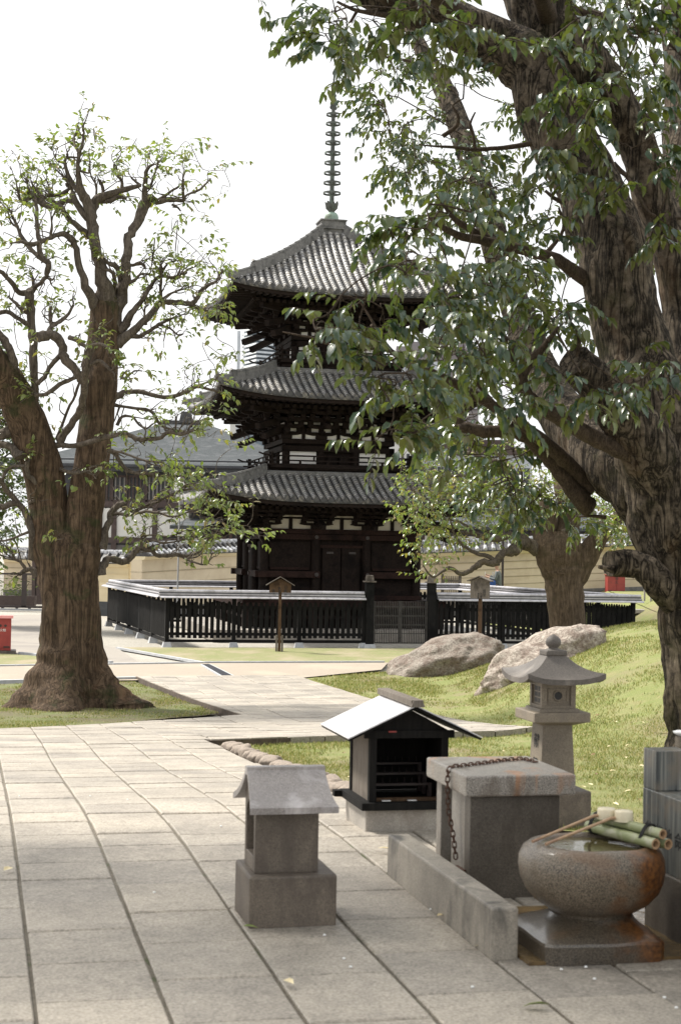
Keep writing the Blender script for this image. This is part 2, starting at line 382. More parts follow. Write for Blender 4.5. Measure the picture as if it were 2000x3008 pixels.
def bark(name, c1, c2, moss, orange, sc=1.0, mk=(.55,.68), ok=(.6,.7), depth=.03, str_=.22, deep=.5):
    mt, t, b = nodes(name); v = coord(t, (1,1,str_)); vo = coord(t)
    n = noi(t, v, 26*sc, 6, .7, .6); n1 = noi(t, coord(t, (1,1,str_*.8)), 9*sc, 5, .6, 1.2); n2 = noi(t, vo, 2.2*sc, 5, .65, .5); n3 = noi(t, coord(t, (1,1,.5)), 1.6*sc, 4, .6, .4)
    n4 = noi(t, vo, 9*sc, 5, .7)
    # furrows: valleys of a long stretched noise
    ab = N(t, 'ShaderNodeMath', operation='SUBTRACT'); t.links.new(n1, ab.inputs[0]); ab.inputs[1].default_value = .5
    a2 = N(t, 'ShaderNodeMath', operation='ABSOLUTE'); t.links.new(ab.outputs[0], a2.inputs[0])
    fur = ramp(t, a2.outputs[0], [(0, (0,0,0)), (.07, (1,1,1))])
    c = ramp(t, n, [(.3, c1), (.68, c2)])
    c = mixc(t, deep, c, ramp(t, n4, [(.35, c1), (.7, tuple(q*1.15 for q in c2))]))
    c = mixc(t, 1.0, c, ramp(t, a2.outputs[0], [(0, (1-deep,)*3), (.06, (1,1,1))]), 'MULTIPLY')
    c = mixc(t, ramp(t, n2, [(mk[0], (0,0,0)), (mk[1], (.75,.75,.75))]), c, moss)
    c = mixc(t, ramp(t, n3, [(ok[0], (0,0,0)), (ok[1], (.7,.7,.7))]), c, orange)
    t.links.new(c, b.inputs['Base Color']); b.inputs['Roughness'].default_value = .9; b.inputs['Specular IOR Level'].default_value = .15
    hh = mixc(t, .55, fur, n); bump(t, b, hh, .9, depth); return mt
M['bark_l'] = bark('bark_left', (.045,.031,.021), (.155,.107,.070), (.035,.048,.018), (.20,.115,.065), .9, (.55,.69), (.60,.76), .03, .11, .5)
M['bark_lb'] = bark('bark_left_branch', (.075,.06,.048), (.16,.135,.11), (.07,.07,.035), (.13,.10,.07), 1.6, (.6,.75), (.6,.8), .006)
M['bark_r'] = bark('bark_right', (.02,.015,.011), (.185,.15,.112), (.035,.035,.013), (.085,.05,.025), 1.25, (.54,.70), (.60,.74), .05, .14, .85)
M['bark_rb'] = bark('bark_right_branch', (.038,.028,.02), (.095,.072,.053), (.06,.055,.03), (.1,.075,.05), 3, (.6,.75), (.6,.8), .004)
def leafmat(name, tops, under, trans=.3, rough=.28):
    mt, t, b = nodes(name); g = t.nodes.new('ShaderNodeNewGeometry')
    n = len(tops); c = ramp(t, g.outputs['Random Per Island'], [(i/(n-1) if n > 1 else 0, q) for i, q in enumerate(tops)])
    c2 = mixc(t, g.outputs['Backfacing'], c, under)
    t.links.new(c2, b.inputs['Base Color']); b.inputs['Roughness'].default_value = rough; b.inputs['Specular IOR Level'].default_value = .6
    tr = t.nodes.new('ShaderNodeBsdfTranslucent'); tc = mixc(t, 1.0, c, (1.7,1.9,.6), 'MULTIPLY'); t.links.new(tc, tr.inputs[0])
    ms = t.nodes.new('ShaderNodeMixShader'); ms.inputs[0].default_value = trans
    t.links.new(b.outputs[0], ms.inputs[1]); t.links.new(tr.outputs[0], ms.inputs[2])
    t.links.new(ms.outputs[0], t.nodes['Material Output'].inputs[0]); return mt
M['bark_m'] = bark('bark_mid', (.06,.043,.03), (.165,.122,.086), (.06,.05,.03), (.10,.07,.045), 1.1, (.54,.66), (.6,.78), .02, .15, .35)
M['leaf_r'] = leafmat('leaf_dark', [(.03,.055,.038), (.045,.075,.045), (.06,.09,.04), (.11,.13,.035), (.05,.08,.05), (.04,.07,.045)], (.115,.12,.035), .2, .25)
M['leaf_l'] = leafmat('leaf_light', [(.11,.155,.04), (.15,.20,.05), (.09,.13,.045), (.21,.235,.075), (.14,.175,.06), (.22,.16,.07)], (.19,.21,.09), .3, .3)
M['leaf_m'] = leafmat('leaf_mid', [(.11,.16,.05), (.15,.20,.06), (.09,.14,.045), (.19,.22,.08), (.24,.17,.06), (.12,.17,.06), (.10,.15,.05)], (.25,.26,.12), .3, .3)
M['leaf_b'] = leafmat('leaf_back', [(.05,.085,.03), (.08,.12,.035), (.11,.15,.04), (.04,.07,.03)], (.12,.14,.05), .25, .4)
def rockmat(nm='boulder_stone', kk=.85):
    mt, t, b = nodes(nm); v = coord(t); K3 = lambda c: tuple(q*kk for q in c)
    n = noi(t, v, 26, 5, .7); n2 = noi(t, v, 5, 5, .65, .5)
    c = ramp(t, n, [(.3, K3((.11,.08,.062))), (.5, K3((.275,.24,.20))), (.7, K3((.43,.385,.335)))])
    c = mixc(t, ramp(t, n2, [(.42, (0,0,0)), (.6, (.8,.8,.8))]), c, ramp(t, n, [(.3, (.055,.036,.028)), (.7, (.20,.14,.105))]))
    t.links.new(c, b.inputs['Base Color']); b.inputs['Roughness'].default_value = .85; bump(t, b, n, .8, .03); return mt
M['rock'] = rockmat()
M['rock_pale'] = rockmat('boulder_pale', 1.2)
M['cobble'] = granite('cobble', (.30,.25,.21), (.17,.14,.11), 120, .8)
M['skin'] = S('skin', (.42,.25,.17), (.46,.28,.2), 5, .6); M['cloth_grey'] = S('cloth_grey', (.10,.115,.115), (.15,.165,.165), 20, .9)
M['cloth_blue'] = S('cloth_blue', (.02,.06,.22), (.03,.09,.3), 20, .8); M['cloth_black'] = S('cloth_black', (.012,.012,.015), (.02,.02,.025), 20, .9)
M['hair'] = S('hair', (.015,.013,.012), (.03,.025,.022), 30, .7)

# ================================================================= SETTING
def clip(poly, reg):
    """clip polygon by the convex region reg (both lists of (x,y))"""
    a = sum(reg[i][0]*reg[(i+1) % len(reg)][1]-reg[(i+1) % len(reg)][0]*reg[i][1] for i in range(len(reg)))
    sg = 1 if a > 0 else -1
    out = poly
    for i in range(len(reg)):
        p, q = reg[i], reg[(i+1) % len(reg)]
        ex, ey = q[0]-p[0], q[1]-p[1]
        side = lambda r: sg*(ex*(r[1]-p[1])-ey*(r[0]-p[0]))
        src = out; out = []
        for j in range(len(src)):
            A, B = src[j], src[(j+1) % len(src)]; sa, sb = side(A), side(B)
            if sa >= 0: out.append(A)
            if (sa >= 0) != (sb >= 0):
                tt = sa/(sa-sb); out.append((A[0]+(B[0]-A[0])*tt, A[1]+(B[1]-A[1])*tt))
        if len(out) < 3: return None
    return out
def area(p): return abs(sum(p[i][0]*p[(i+1) % len(p)][1]-p[(i+1) % len(p)][0]*p[i][1] for i in range(len(p))))/2
def ccw(p):
    a = sum(p[i][0]*p[(i+1) % len(p)][1]-p[(i+1) % len(p)][0]*p[i][1] for i in range(len(p)))
    return p if a > 0 else p[::-1]
def wpoly(pxs): return [tuple(G(*p)[:2]) for p in pxs]
def sheet(name, mat, regs, dz, step=.5, amp=0, label=None):
    mb = MB()
    for reg in regs:
        xs = [p[0] for p in reg]; ys = [p[1] for p in reg]
        x = math.floor(min(xs)/step)*step
        while x < max(xs):
            y = math.floor(min(ys)/step)*step
            while y < max(ys):
                c = clip([(x,y),(x+step,y),(x+step,y+step),(x,y+step)], reg)
                if c and area(c) > 1e-6:
                    c = ccw(c)
                    mb.add([(a, b, h(a, b)+dz+(amp*noise.noise(Vector((a*1.7, b*1.7, 3))) if amp else 0)) for a, b in c], [tuple(range(len(c)))], True)
                y += step
            x += step
    o = mb.build(name, mat, org=(0,0,0)); tag(o, kind='structure')
    # weld the cells into one surface
    import bmesh
    bm = bmesh.new(); bm.from_mesh(o.data); bmesh.ops.remove_doubles(bm, verts=bm.verts, dist=.0005); bm.to_mesh(o.data); bm.free()
    return o
# base ground to the horizon
mb = MB()
def gridlines(a, b, fine0, fine1, fs, cs):
    L = [a]; x = a
    while x < b-1e-6:
        x += fs if fine0 <= x < fine1 else cs
        L.append(min(x, b))
    return L
xs = sorted(set([-900,-300,-120,-60,-40]+[round(-26+.75*i, 3) for i in range(72)]+[40,60,120,300,900]))
ys = sorted(set([-300,-60,-10,0]+[round(2+.75*i, 3) for i in range(88)]+[75,90,120,200,500,1600]))
V = [(x, y, h(x, y)-.13) for y in ys for x in xs]; nx = len(xs)
mb.add(V, [(j*nx+i, j*nx+i+1, (j+1)*nx+i+1, (j+1)*nx+i) for j in range(len(ys)-1) for i in range(nx-1)], True)
tag(mb.build('ground', M['gravel'], org=(0,0,0)), kind='structure')
# lawns, paths
LAWN_R = [[(-.8,31.6),(2.36,18.9),(5,14),(30,10),(30,37),(6,37),(2,34.8)], [(8.9,36.9),(30,36.9),(30,60.5),(9.9,60.5)], [(6,37.01),(8.89,37.01),(9.27,46),(8.6,46),(8.35,44.2)], [(9.27,46.01),(9.88,60.5),(5.3,60.5),(5.3,54.2),(8.55,46.01)]]
LAWN_N = [(-1.3,16.75),(2.33,19.0),(30,12),(30,8.0),(2.2,9.25),(.34,9.9),(.11,10.7),(-1.02,15.85)]
sheet('lawn', M['lawn'], LAWN_R+[LAWN_N], -.075, .45, .03)
LAWN_L = wpoly([(-300,2003),(396,1991),(704,2098),(0,2133),(-300,2150)])
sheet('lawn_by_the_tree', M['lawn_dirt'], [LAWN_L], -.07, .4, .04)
M['lawn_dry'] = lawn_mat('lawn_dry', (.14,.155,.05), (.27,.28,.12), (.33,.29,.16), (.34,.28,.19), (.48,.66))
sheet('lawn_strip', M['lawn_dry'], [wpoly([(345,1894),(1230,1898),(1150,1940),(600,1938)]), wpoly([(-300,1905),(40,1912),(330,1940),(300,1948),(-300,1953)])], -.06, .8, .02)
sheet('path', M['path'], [wpoly([(-400,1950),(600,1941),(1140,1940),(1120,1960),(880,1984),(-400,1999)])], -.05, .8)
sheet('asphalt_path', M['asphalt'], [wpoly([(-400,1850),(283,1853),(345,1893),(600,1938),(-400,1947)]), wpoly([(-400,1797),(283,1800),(283,1853),(-400,1850)])], -.085, 1.2)
# soil under the paving joints
R_M1 = wpoly([(-900,2180),(714,2099),(600,2173),(-900,2258)])
w2_ = lambda u, v: (W(u, v).x, W(u, v).y)
R_M2 = wpoly([(-900,2258),(600,2173)])+[w2_(2.4025,10.6), w2_(2.4025,2.4), (-9,2.4)]
R_W = [w2_(2.4025,10.6),(.34,9.95),(2.2,9.3),(12,9.1),(12,2.4),w2_(2.4025,2.4)]
R_X = wpoly([(714,2099),(402,1986),(870,1983),(1567,2133)]); R_X2 = wpoly([(714,2099),(1567,2133),(600,2173)])
REG = [R_M1, R_M2, R_W, R_X, R_X2]
sheet('joint_soil', M['joint'], REG, -.012, .6)
# stone paving: every slab cut on the temple grid
mb = MB(); CW = .4365; U00 = .22
rr = random.Random(11)
for k in range(-26, 34):
    u0 = U00+k*CW; v = 2.5+rr.random()*.5
    while v < 32:
        ln = .50+rr.random()*.09
        if v > 7.6: ln = .36+rr.random()*.13
        g = .0065+rr.random()*.003; gv = .0035
        j1 = rr.uniform(-.003, .003)
        q = [(u0+g, v+gv), (u0+CW-g, v+gv+j1), (u0+CW-g, v+ln-gv), (u0+g, v+ln-gv+j1)]
        q = [(W(a, b).x, W(a, b).y) for a, b in q]
        dzz = rr.uniform(-.004, .005); tl = rr.uniform(-.006, .006)
        if 1.2 < q[0][1] < 34 and -8 < q[0][0] < 11:
            for reg in REG:
                c = clip(q, reg)
                if c and area(c) > .004:
                    c = ccw(c); n = len(c)
                    cx = sum(p[0] for p in c)/n; cy = sum(p[1] for p in c)/n
                    cx0 = sum(p[0] for p in q)/4; Z = [h(a, b)+dzz+tl*(a-cx0) for a, b in c]
                    og = [any(abs(a-p[0])+abs(b-p[1]) < 1e-5 for p in q) for a, b in c]
                    inn = []
                    for (a, b), z, o_ in zip(c, Z, og):
                        dx, dy = cx-a, cy-b; L = math.hypot(dx, dy) or 1; k_ = .010 if o_ else .0004
                        inn.append((a+dx/L*k_, b+dy/L*k_, z))
                    outr = [(a, b, z-(.006 if o_ else .0002)) for (a, b), z, o_ in zip(c, Z, og)]
                    low = [(a, b, z-.11) for (a, b), z in zip(c, Z)]
                    mb.add(inn+outr+low, [tuple(range(n))]+[(n+i, n+(i+1) % n, (i+1) % n, i) for i in range(n)]+[(2*n+i, 2*n+(i+1) % n, n+(i+1) % n, n+i) for i in range(n)])
        v += ln
tag(mb.build('paving', M['paving'], org=(0,0,0)), kind='structure')
# dark weathered slab edges where the paving stands above the lawn
M['edge_dark'] = S('edge_dark', (.05,.037,.028), (.12,.09,.068), 12, .9, 40, .01)
mb = MB()
def edge(p, q, off):
    a, b = G(*p), G(*q); n = max(2, int((a-b).length/.43)); d_ = (b-a); d_.z = 0; d_.normalize(); nr = Vector((d_.y,-d_.x,0))*off
    for i in range(n):
        c = a.lerp(b, (i+.01)/n)+nr*(1+.5*rr.random()); e = a.lerp(b, (i+.99)/n)+nr*(1+.5*rr.random())
        z1, z2 = h(c.x,c.y), h(e.x,e.y); mb.bar((c.x,c.y,z1-.066), (e.x,e.y,z2-.066), .03, .115)
edge((402,1986),(714,2099),.0); edge((600,2173),(1560,2133),.0); edge((600,2173),(670,2198),.0)
tag(mb.build('paving_edge', M['edge_dark'], org=(0,0,0)), kind='structure')
# low kerb strips along the path
mb = MB()
def strip(p, q, wd, z0, z1):
    a = G(*p); b = G(*q); n = max(2, int((a-b).length/1.0))
    for i in range(n):
        c = a.lerp(b, i/n); d = a.lerp(b, (i+.985)/n)
        z = (h(c.x, c.y)+h(d.x, d.y))/2
        mb.bar((c.x, c.y, z+(z0+z1)/2), (d.x, d.y, z+(z0+z1)/2), wd, z1-z0)
strip((-100,1951), (600,1941), .1, -.1, -.02); strip((600,1940), (1130,1939), .1, -.1, -.02)
strip((-100,1998), (400,1986), .12, -.12, -.01); strip((402,1984), (868,1982), .1, -.1, -.03)
strip((60,1911), (330,1938), .1, -.1, -.03); strip((345,1895), (600,1938), .08, -.1, -.045)
tag(mb.build('kerb', M['footing'], org=(0,0,0)), kind='structure')
# drain grate crossing the path
dg = thing('drain_grate', G(632,1966), 'dark metal drain grate crossing the beige path before the paving', 'drain')
mb = MB(); fr = MB()
a0, a1, b0, b1 = G(592,1948), G(615,1947), G(655,1984), G(690,1983)
for i in range(9):
    s_ = i/8; p = a0.lerp(a1, s_); q = b0.lerp(b1, s_)
    (fr if i in (0, 8) else mb).bar(p+Vector((0,0,-.035)), q+Vector((0,0,-.035)), .035, .03)
mb.build('bars', M['facade_dark'], dg); fr.build('frame', M['footing'], dg)
# ================================================================= PAGODA
PC = Vector((-.43, 48.5, 0)); PRZ = math.radians(12)
PT = Matrix.Translation(PC) @ Matrix.Rotation(PRZ, 4, 'Z')
pag = thing('pagoda', PC, 'dark wooden three storey pagoda with grey tiled roofs and tall bronze spire', 'pagoda')
def sides(): 
    for k in range(4): yield PT @ Matrix.Rotation(k*math.pi/2, 4, 'Z')
def zz(py, off): return P(960, py, PC.y-off).z      # height on the face standing off metres before the centre
def roofpart(name, E, T, ze, zt, up, cn=.5):
    rise = zt-ze
    pf = lambda v: (1-cn)*v+cn*v*v
    def hw(v): return E+(T-E)*v
    def zs(x, v):
        u = abs(x)/max(hw(v), .01)
        return ze+rise*pf(v)+up*(u**3.2)*(1-v)**1.5
    root = MB(); rows = MB(); ends = MB(); hip = MB(); orn = MB(); raf = MB(); fas = MB(); sof = MB()
    for T4 in sides():
        for q in (root, rows, ends, raf, fas, sof): q.T = T4
        nst = int((E-T)/.13); nu = 18
        for i in range(nst):
            v0, v1 = i/nst, (i+1)/nst
            V = []; 
            for v, dz in ((v0, 0), (v1, -.025)):
                for j in range(nu+1):
                    x = (-1+2*j/nu)*hw(v); V.append((x, -hw(v), zs(x, v)+dz))
            for j in range(nu+1):
                x = (-1+2*j/nu)*hw(v1); V.append((x, -hw(v1), zs(x, v1)))
            n = nu+1
            root.add(V, [(j, j+1, n+j+1, n+j) for j in range(nu)]+[(n+j, n+j+1, 2*n+j+1, 2*n+j) for j in range(nu)])
        # half-round tile rows
        nr = int(2*E/.205); sp = 2*E/nr
        for j in range(nr):
            x = -E+sp*(j+.5)
            vm = min(1, (E-abs(x))/(E-T)) if abs(x) > T else 1
            if vm < .04: continue
            k = max(2, int(vm*nst)); 
            for i in range(k):
                va, vb = vm*i/k, vm*(i+1)/k
                a = Vector((x, -hw(va)-(.03 if i == 0 else 0), zs(x, va)+.012)); b = Vector((x, -hw(vb), zs(x, vb)+.004))
                V = []
                for p, r in ((a, .066), (b, .058)):
                    for t in range(6):
                        th = math.pi*t/5; V.append((p.x+r*math.cos(th), p.y, p.z+r*math.sin(th)*.95))
                rows.add(V, [(t, 6+t, 7+t, t+1) for t in range(5)], True)
                if i == 0:
                    c = a; ends.add([(c.x+.078*math.cos(q*math.pi/5), c.y-.002, c.z+.01+.078*math.sin(q*math.pi/5)) for q in range(10)], [tuple(range(10))])
        # eave: tile lip, fascia and two layers of rafters
        nn = 24
        for z0, z1, y0, y1, MBx in ((-.07, -.0, 0, .06, ends), (-.17, -.075, .05, .14, fas)):
            for j in range(nn):
                xa, xb = (-1+2*j/nn)*(E-y0), (-1+2*(j+1)/nn)*(E-y0)
                za, zb = zs(xa*E/(E-y0), 0), zs(xb*E/(E-y0), 0)
                MBx.add([(xa,-E+y0,za+z0),(xb,-E+y0,zb+z0),(xb,-E+y0,zb+z1),(xa,-E+y0,za+z1),(xa,-E+y1,za+z0),(xb,-E+y1,zb+z0)], [(0,1,2,3),(0,4,5,1)])
        nr = int(2*E/.2)
        for j in range(nr+1):
            x = -E+.08+(2*E-.16)*j/nr; u = abs(x)/E; zu = up*u**3.2
            ylim = max(abs(x)-.12, T+.3 if T > 1 else 1.2)
            if ylim < E-.3:
                raf.bar((x, -E+.1, ze-.16+zu), (x, -max(ylim, E-1.1), ze-.05+zu*.6), .075, .09)
                if ylim < E-.9: raf.bar((x, -E+.75, ze-.23+zu*.6), (x, -ylim, ze-.0+zu*.2), .09, .1)
        sof.add([(-E+.12,-E+.12,ze+up-.1),(0,-E+.12,ze-.1),(E-.12,-E+.12,ze+up-.1),(1.2,-1.2,ze+.15),(-1.2,-1.2,ze+.15)], [(0,1,4),(1,3,4),(1,2,3)])
        # hip ridges
        for q in (hip, orn): q.T = T4; q.mark()
        K = 16; P1 = []
        for i in range(K+1):
            v = i/K*.985; P1.append(Vector((-hw(v), -hw(v), zs(-hw(v), v)+.07)))
        d = (P1[0]-P1[2]).normalized(); P1.insert(0, P1[0]+Vector((d.x*.14, d.y*.14, .06)))
        cut = 5 if E-T > 1.4 else 4
        for a, b in zip(P1[:-1], P1[1:]):
            hip.bar(a, b+(b-a)*.03, .13, .15)
        for a, b in zip(P1[cut:-1], P1[cut+1:]):
            hip.bar(a+Vector((0,0,.13)), b+Vector((0,0,.12)), .11, .12)
        for a, b in zip(P1[cut:-1], P1[cut+1:]): hip.tube([a+Vector((0,0,.22)), b+Vector((0,0,.20))], .05, 8)
        for a, b in zip(P1[:cut], P1[1:cut+1]): hip.tube([a+Vector((0,0,.1)), b+Vector((0,0,.09))], .05, 8)
        for q, s2 in ((P1[cut], .68), (P1[1], .45)):
            orn.mark(); orn.bar(q+Vector((-.05,-.05,-.08*s2)), q+Vector((-.05,-.05,.3*s2)), .26*s2, .07, (1,1,0))
            orn.tube([q+Vector((-.0,-.0,.25*s2)), q+Vector((-.14*s2,-.14*s2,.38*s2))], [.05*s2, .075*s2], 8)
            orn.tube([q+Vector((-.09,-.09,.12*s2)), q+Vector((-.13,-.13,.12*s2))], .09*s2, 10)
    r = root.build(name, M['tile'], pag)
    rows.build('tile_rows', M['tile_row'], r); ends.build('eave_tiles', M['tile'], r)
    hip.build('hip_ridge', M['tile_ridge'], r); orn.build('ridge_end_tiles', M['tile_ridge'], r)
    raf.build('rafters', M['wood_pagoda'], r); fas.build('fascia', M['wood_pagoda'], r); sof.build('soffit', M['wood_pagoda'], r)
    return r
# storeys --------------------------------------------------------
e1z = zz(1484, 4.05)+.12; e2z = zz(1180, 3.75)+.12; e3z = zz(873, 3.42)+.12
b2f = zz(1374, 2.15); b3f = zz(1066, 1.87); top3 = P(975, 690, PC.y).z
t1z = zz(1398, 2.3)+.02; t2z = zz(1096, 2.0)+.02
roofpart('roof', 4.15, 2.22, e1z, t1z, .30, .25)
roofpart('roof', 3.85, 1.95, e2z, t2z, .31, .25)
roofpart('roof', 3.52, .30, e3z, top3, .24, .32)
for E_, T_, z_ in ((4.1, 2.22, t1z), (3.8, 1.95, t2z)):
    q = MB()
    for T4 in sides():
        q.T = T4; q.box(-T_-.02, T_+.02, -T_-.06, -T_+.1, z_-.04, z_+.045); q.tube([(-T_, -T_-.02, z_+.06), (T_, -T_-.02, z_+.06)], .045, 8)
    q.build('roof_top_ridge', M['tile_ridge'], pag)
def storey(w_, zf, zlow, zhead, zpl0, zpl1, zeave, first):
    """columns, rails, panels, plaster and bracket sets of one storey"""
    col = MB(); beam = MB(); pl = MB(); core = MB(); br = MB(); door = MB(); tail = MB(); fit = MB()
    bay = 2*w_/3
    for k, T4 in enumerate(sides()):
        for q in (col, beam, pl, core, br, door, tail, fit): q.T = T4
        beam.mark(); core.mark()
        cr = .13 if first else .105
        for i in range(3):
            x = -w_+bay*i; col.mark()
            col.tube([(x, -w_, zf), (x, -w_, zhead+.1)], cr, 12)
        core.add([(-w_,-w_+.06,zf),(w_,-w_+.06,zf),(w_,-w_+.06,zeave+.1),(-w_,-w_+.06,zeave+.1)], [(0,1,2,3)])
        # rails
        for z0, z1, pr in ((zf, zf+.12, .14), (zhead-.02, zhead+.13, .12), (zpl0-.14, zpl0-.004, .11)) + (((zlow-.09, zlow+.09, .19),) if first else ()):
            if first and abs(z0-(zlow-.09)) < 1e-6:
                for s in (-1, 1):
                    x0, x1 = (-w_-.28, -bay/2+.1) if s < 0 else (bay/2-.1, w_+.28)
                    beam.mark(); beam.box(x0, x1, -w_-pr, -w_+.05, z0, z1); beam.mark()
                    for xx in ((-w_, -bay/2) if s < 0 else (bay/2, w_)):
                        fit.mark(); fit.tube([(xx, -w_-pr, (z0+z1)/2), (xx, -w_-pr-.03, (z0+z1)/2)], .06, 10)
            else: beam.mark(); beam.box(-w_-.12, w_+.12, -w_-pr, -w_+.05, z0, z1)
        if first:
            for i in range(4):
                fit.mark(); fit.tube([(-w_+bay*i, -w_-.12, zhead+.055), (-w_+bay*i, -w_-.15, zhead+.055)], .055, 10)
            for s in (-1, 1):
                x0 = s*bay-bay/2
                beam.mark(); beam.box(x0+.18, x0+bay-.18, -w_-.0, -w_+.05, zlow+.13, zlow+.2)
                door.mark(); door.box(x0+.15, x0+bay-.15, -w_+.015, -w_+.05, zlow+.2, zhead-.1)
            door.mark(); door.box(-bay/2+.2, -.02, -w_-.02, -w_+.04, zf+.12, zhead-.25); door.mark(); door.box(.02, bay/2-.2, -w_-.02, -w_+.04, zf+.12, zhead-.25)
            beam.mark(); beam.box(-bay/2+.1, bay/2-.1, -w_-.05, -w_+.05, zhead-.25, zhead-.17)
            for s in (-1, 1): fit.mark(); fit.box(s*(bay/2-.42)-.1, s*(bay/2-.42)+.1, -w_-.035, -w_, zhead-.42, zhead-.36)
        else:
            for s in (-1, 1):
                x0 = s*bay-bay/2
                pl.mark(); pl.box(x0+.13, x0+bay-.13, -w_-.01, -w_+.05, zf+.1, zhead-.03)
            door.mark(); door.box(-bay/2+.22, -.03, -w_-.06, -w_, zf+.1, zhead-.12); door.mark(); door.box(.03, bay/2-.22, -w_-.06, -w_, zf+.1, zhead-.12)
        # plaster band with struts, and the small openings between the bracket tiers
        pl.mark(); pl.box(-w_+.03, w_-.03, -w_-.005, -w_+.05, zpl0, zpl1)
        hh = zeave-zpl1
        for zc in (.25, .55, .82): pl.box(-w_+.25, w_-.25, -w_-.004, -w_+.05, zpl1+hh*zc-.035, zpl1+hh*zc+.025)
        br.mark()
        for i in range(3):
            x = -w_+bay*(i+.5); br.mark(); br.box(x-.05, x+.05, -w_-.06, -w_, zpl0, zpl1+.05)
        # bracket sets
        cols = [-w_, -bay/2, bay/2, w_]
        nt_ = 3; th = hh/(nt_+.2); st = .30
        def arm(x, y, z, ln, ax):
            hgt = th*.55; c = ln/2
            poly = [(-c, hgt), (-c, hgt*.55), (-c*.72, hgt*.12), (-c*.4, 0), (c*.4, 0), (c*.72, hgt*.12), (c, hgt*.55), (c, hgt)]
            if ax == 'x': br.prism(poly, y-.055, y+.055, lambda p, q, t: (x+p, t, z+q))
            else: br.prism(poly, x-.055, x+.055, lambda p, q, t: (t, y+p, z+q))
        for x in cols:
            br.mark()
            br.box(x-.16, x+.16, -w_-.17, -w_+.1, zpl0, zpl0+.13, 0, 0)
            for t in range(nt_+1):
                y = -w_-st*t; z = zpl0+.10+t*th*.98
                ln = .92 if t else .98
                if t < nt_+1: arm(x, y-.03, z, ln, 'x')
                for bx in (-.38, 0, .38): br.box(x+bx-.075, x+bx+.075, y-.12, y+.06, z+th*.56, z+th*.56+.11, -.0, 0)
                arm(x, y+.05-st*.5, z+.01, st*2.2, 'y')
        for t in range(1, nt_+1):
            br.mark(); y = -w_-st*t; z = zpl0+.10+t*th*.98+th*.56+.11
            ex = w_+st*t+.15
            br.box(-ex, ex, y-.06, y+.06, min(z, zeave-.12), min(z, zeave-.12)+.12)
        # tail rafters
        for x in (-bay/2, bay/2):
            tail.mark()
            tail.bar((x, -w_-.1, zeave-.25), (x, -w_-1.15, zeave-.62), .13, .13)
        for dz, L in ((0, 1.0), (-.26, .78)):
            tail.mark(); tail.bar((-w_-.2, -w_-.2, zeave-.38+dz), (-w_-L, -w_-L, zeave-.66+dz), .16, .17)
        tail.mark(); tail.bar((-w_, -w_, zeave-.2), (-w_-1.2, -w_-1.2, zeave-.16), .14, .14)
    nm = ''
    col.build('columns', M['wood_pagoda'], pag); beam.build('rails', M['wood_red'] if first else M['wood_pagoda'], pag)
    core.build('wall', M['wood_pagoda'], pag); pl.build('plaster_panels', M['plaster' if first else 'plaster_white'], pag)
    br.build('brackets', M['wood_pagoda'], pag); door.build('door_panels', M['wood_pagoda'], pag); tail.build('tail_rafters', M['wood_pagoda'], pag)
    if fit.v: fit.build('metal_fittings', M['metal_brown'], pag)
storey(2.25, zz(1760, 2.25), zz(1688, 2.25), zz(1584, 2.25), zz(1555, 2.25), zz(1526, 2.25), e1z-.12, True)
storey(1.56, b2f, 0, zz(1326, 1.56), zz(1292, 1.56), zz(1260, 1.56), e2z-.12, False)
storey(1.30, b3f, 0, zz(1020, 1.3), zz(990, 1.3), zz(962, 1.3), e3z-.12, False)
def balcony(bw, zf, zb):
    fl = MB(); rl = MB(); sk = MB()
    for T4 in sides():
        fl.T = rl.T = sk.T = T4; fl.mark() if 0 else None
        fl.box(-bw, bw, -bw, -bw+.8, zf-.07, zf)
        fl.box(-bw-.04, bw+.04, -bw-.04, -bw+.05, zf-.03, zf+.035)
        sk.box(-bw+.12, bw-.12, -bw+.12, -bw+.2, zb, zf-.07); sk.box(-bw+.06, bw-.06, -bw+.06, -bw+.12, zf-.15, zf-.07)
        n = int(2*bw/.42)
        for i in range(n+1): sk.box(-bw+.15+(2*bw-.3)*i/n-.04, -bw+.15+(2*bw-.3)*i/n+.04, -bw+.03, -bw+.12, zb+.02, zf-.1)
        nb = 5
        for i in range(nb+1):
            x = -bw+.1+(2*bw-.2)*i/nb; rl.bar((x, -bw+.04, zf), (x, -bw+.04, zf+.19), .06, .06)
        rl.box(-bw-.12, bw+.12, -bw+.0, -bw+.08, zf+.035, zf+.085)
        rl.box(-bw-.12, bw+.12, -bw+.015, -bw+.065, zf+.165, zf+.205)
        rl.tube([(-bw-.30, -bw+.04, zf+.40), (-bw-.12, -bw+.04, zf+.335), (-bw+.1, -bw+.04, zf+.32), (bw-.1, -bw+.04, zf+.32), (bw+.12, -bw+.04, zf+.335), (bw+.30, -bw+.04, zf+.40)], .024, 8)
        for i in (0, nb): 
            x = -bw+.1+(2*bw-.2)*i/nb; rl.bar((x, -bw+.04, zf+.19), (x, -bw+.04, zf+.42), .05, .05)
        for i in range(nb):
            x = -bw+.1+(2*bw-.2)*(i+.5)/nb; rl.bar((x, -bw+.04, zf+.2), (x, -bw+.04, zf+.32), .05, .04)
    b = fl.build('balcony', M['wood_pagoda'], pag); rl.build('railing', M['wood_pagoda'], b); sk.build('balcony_base', M['wood_pagoda'], b)
balcony(2.13, b2f, t1z-.05); balcony(1.87, b3f, t2z-.05)
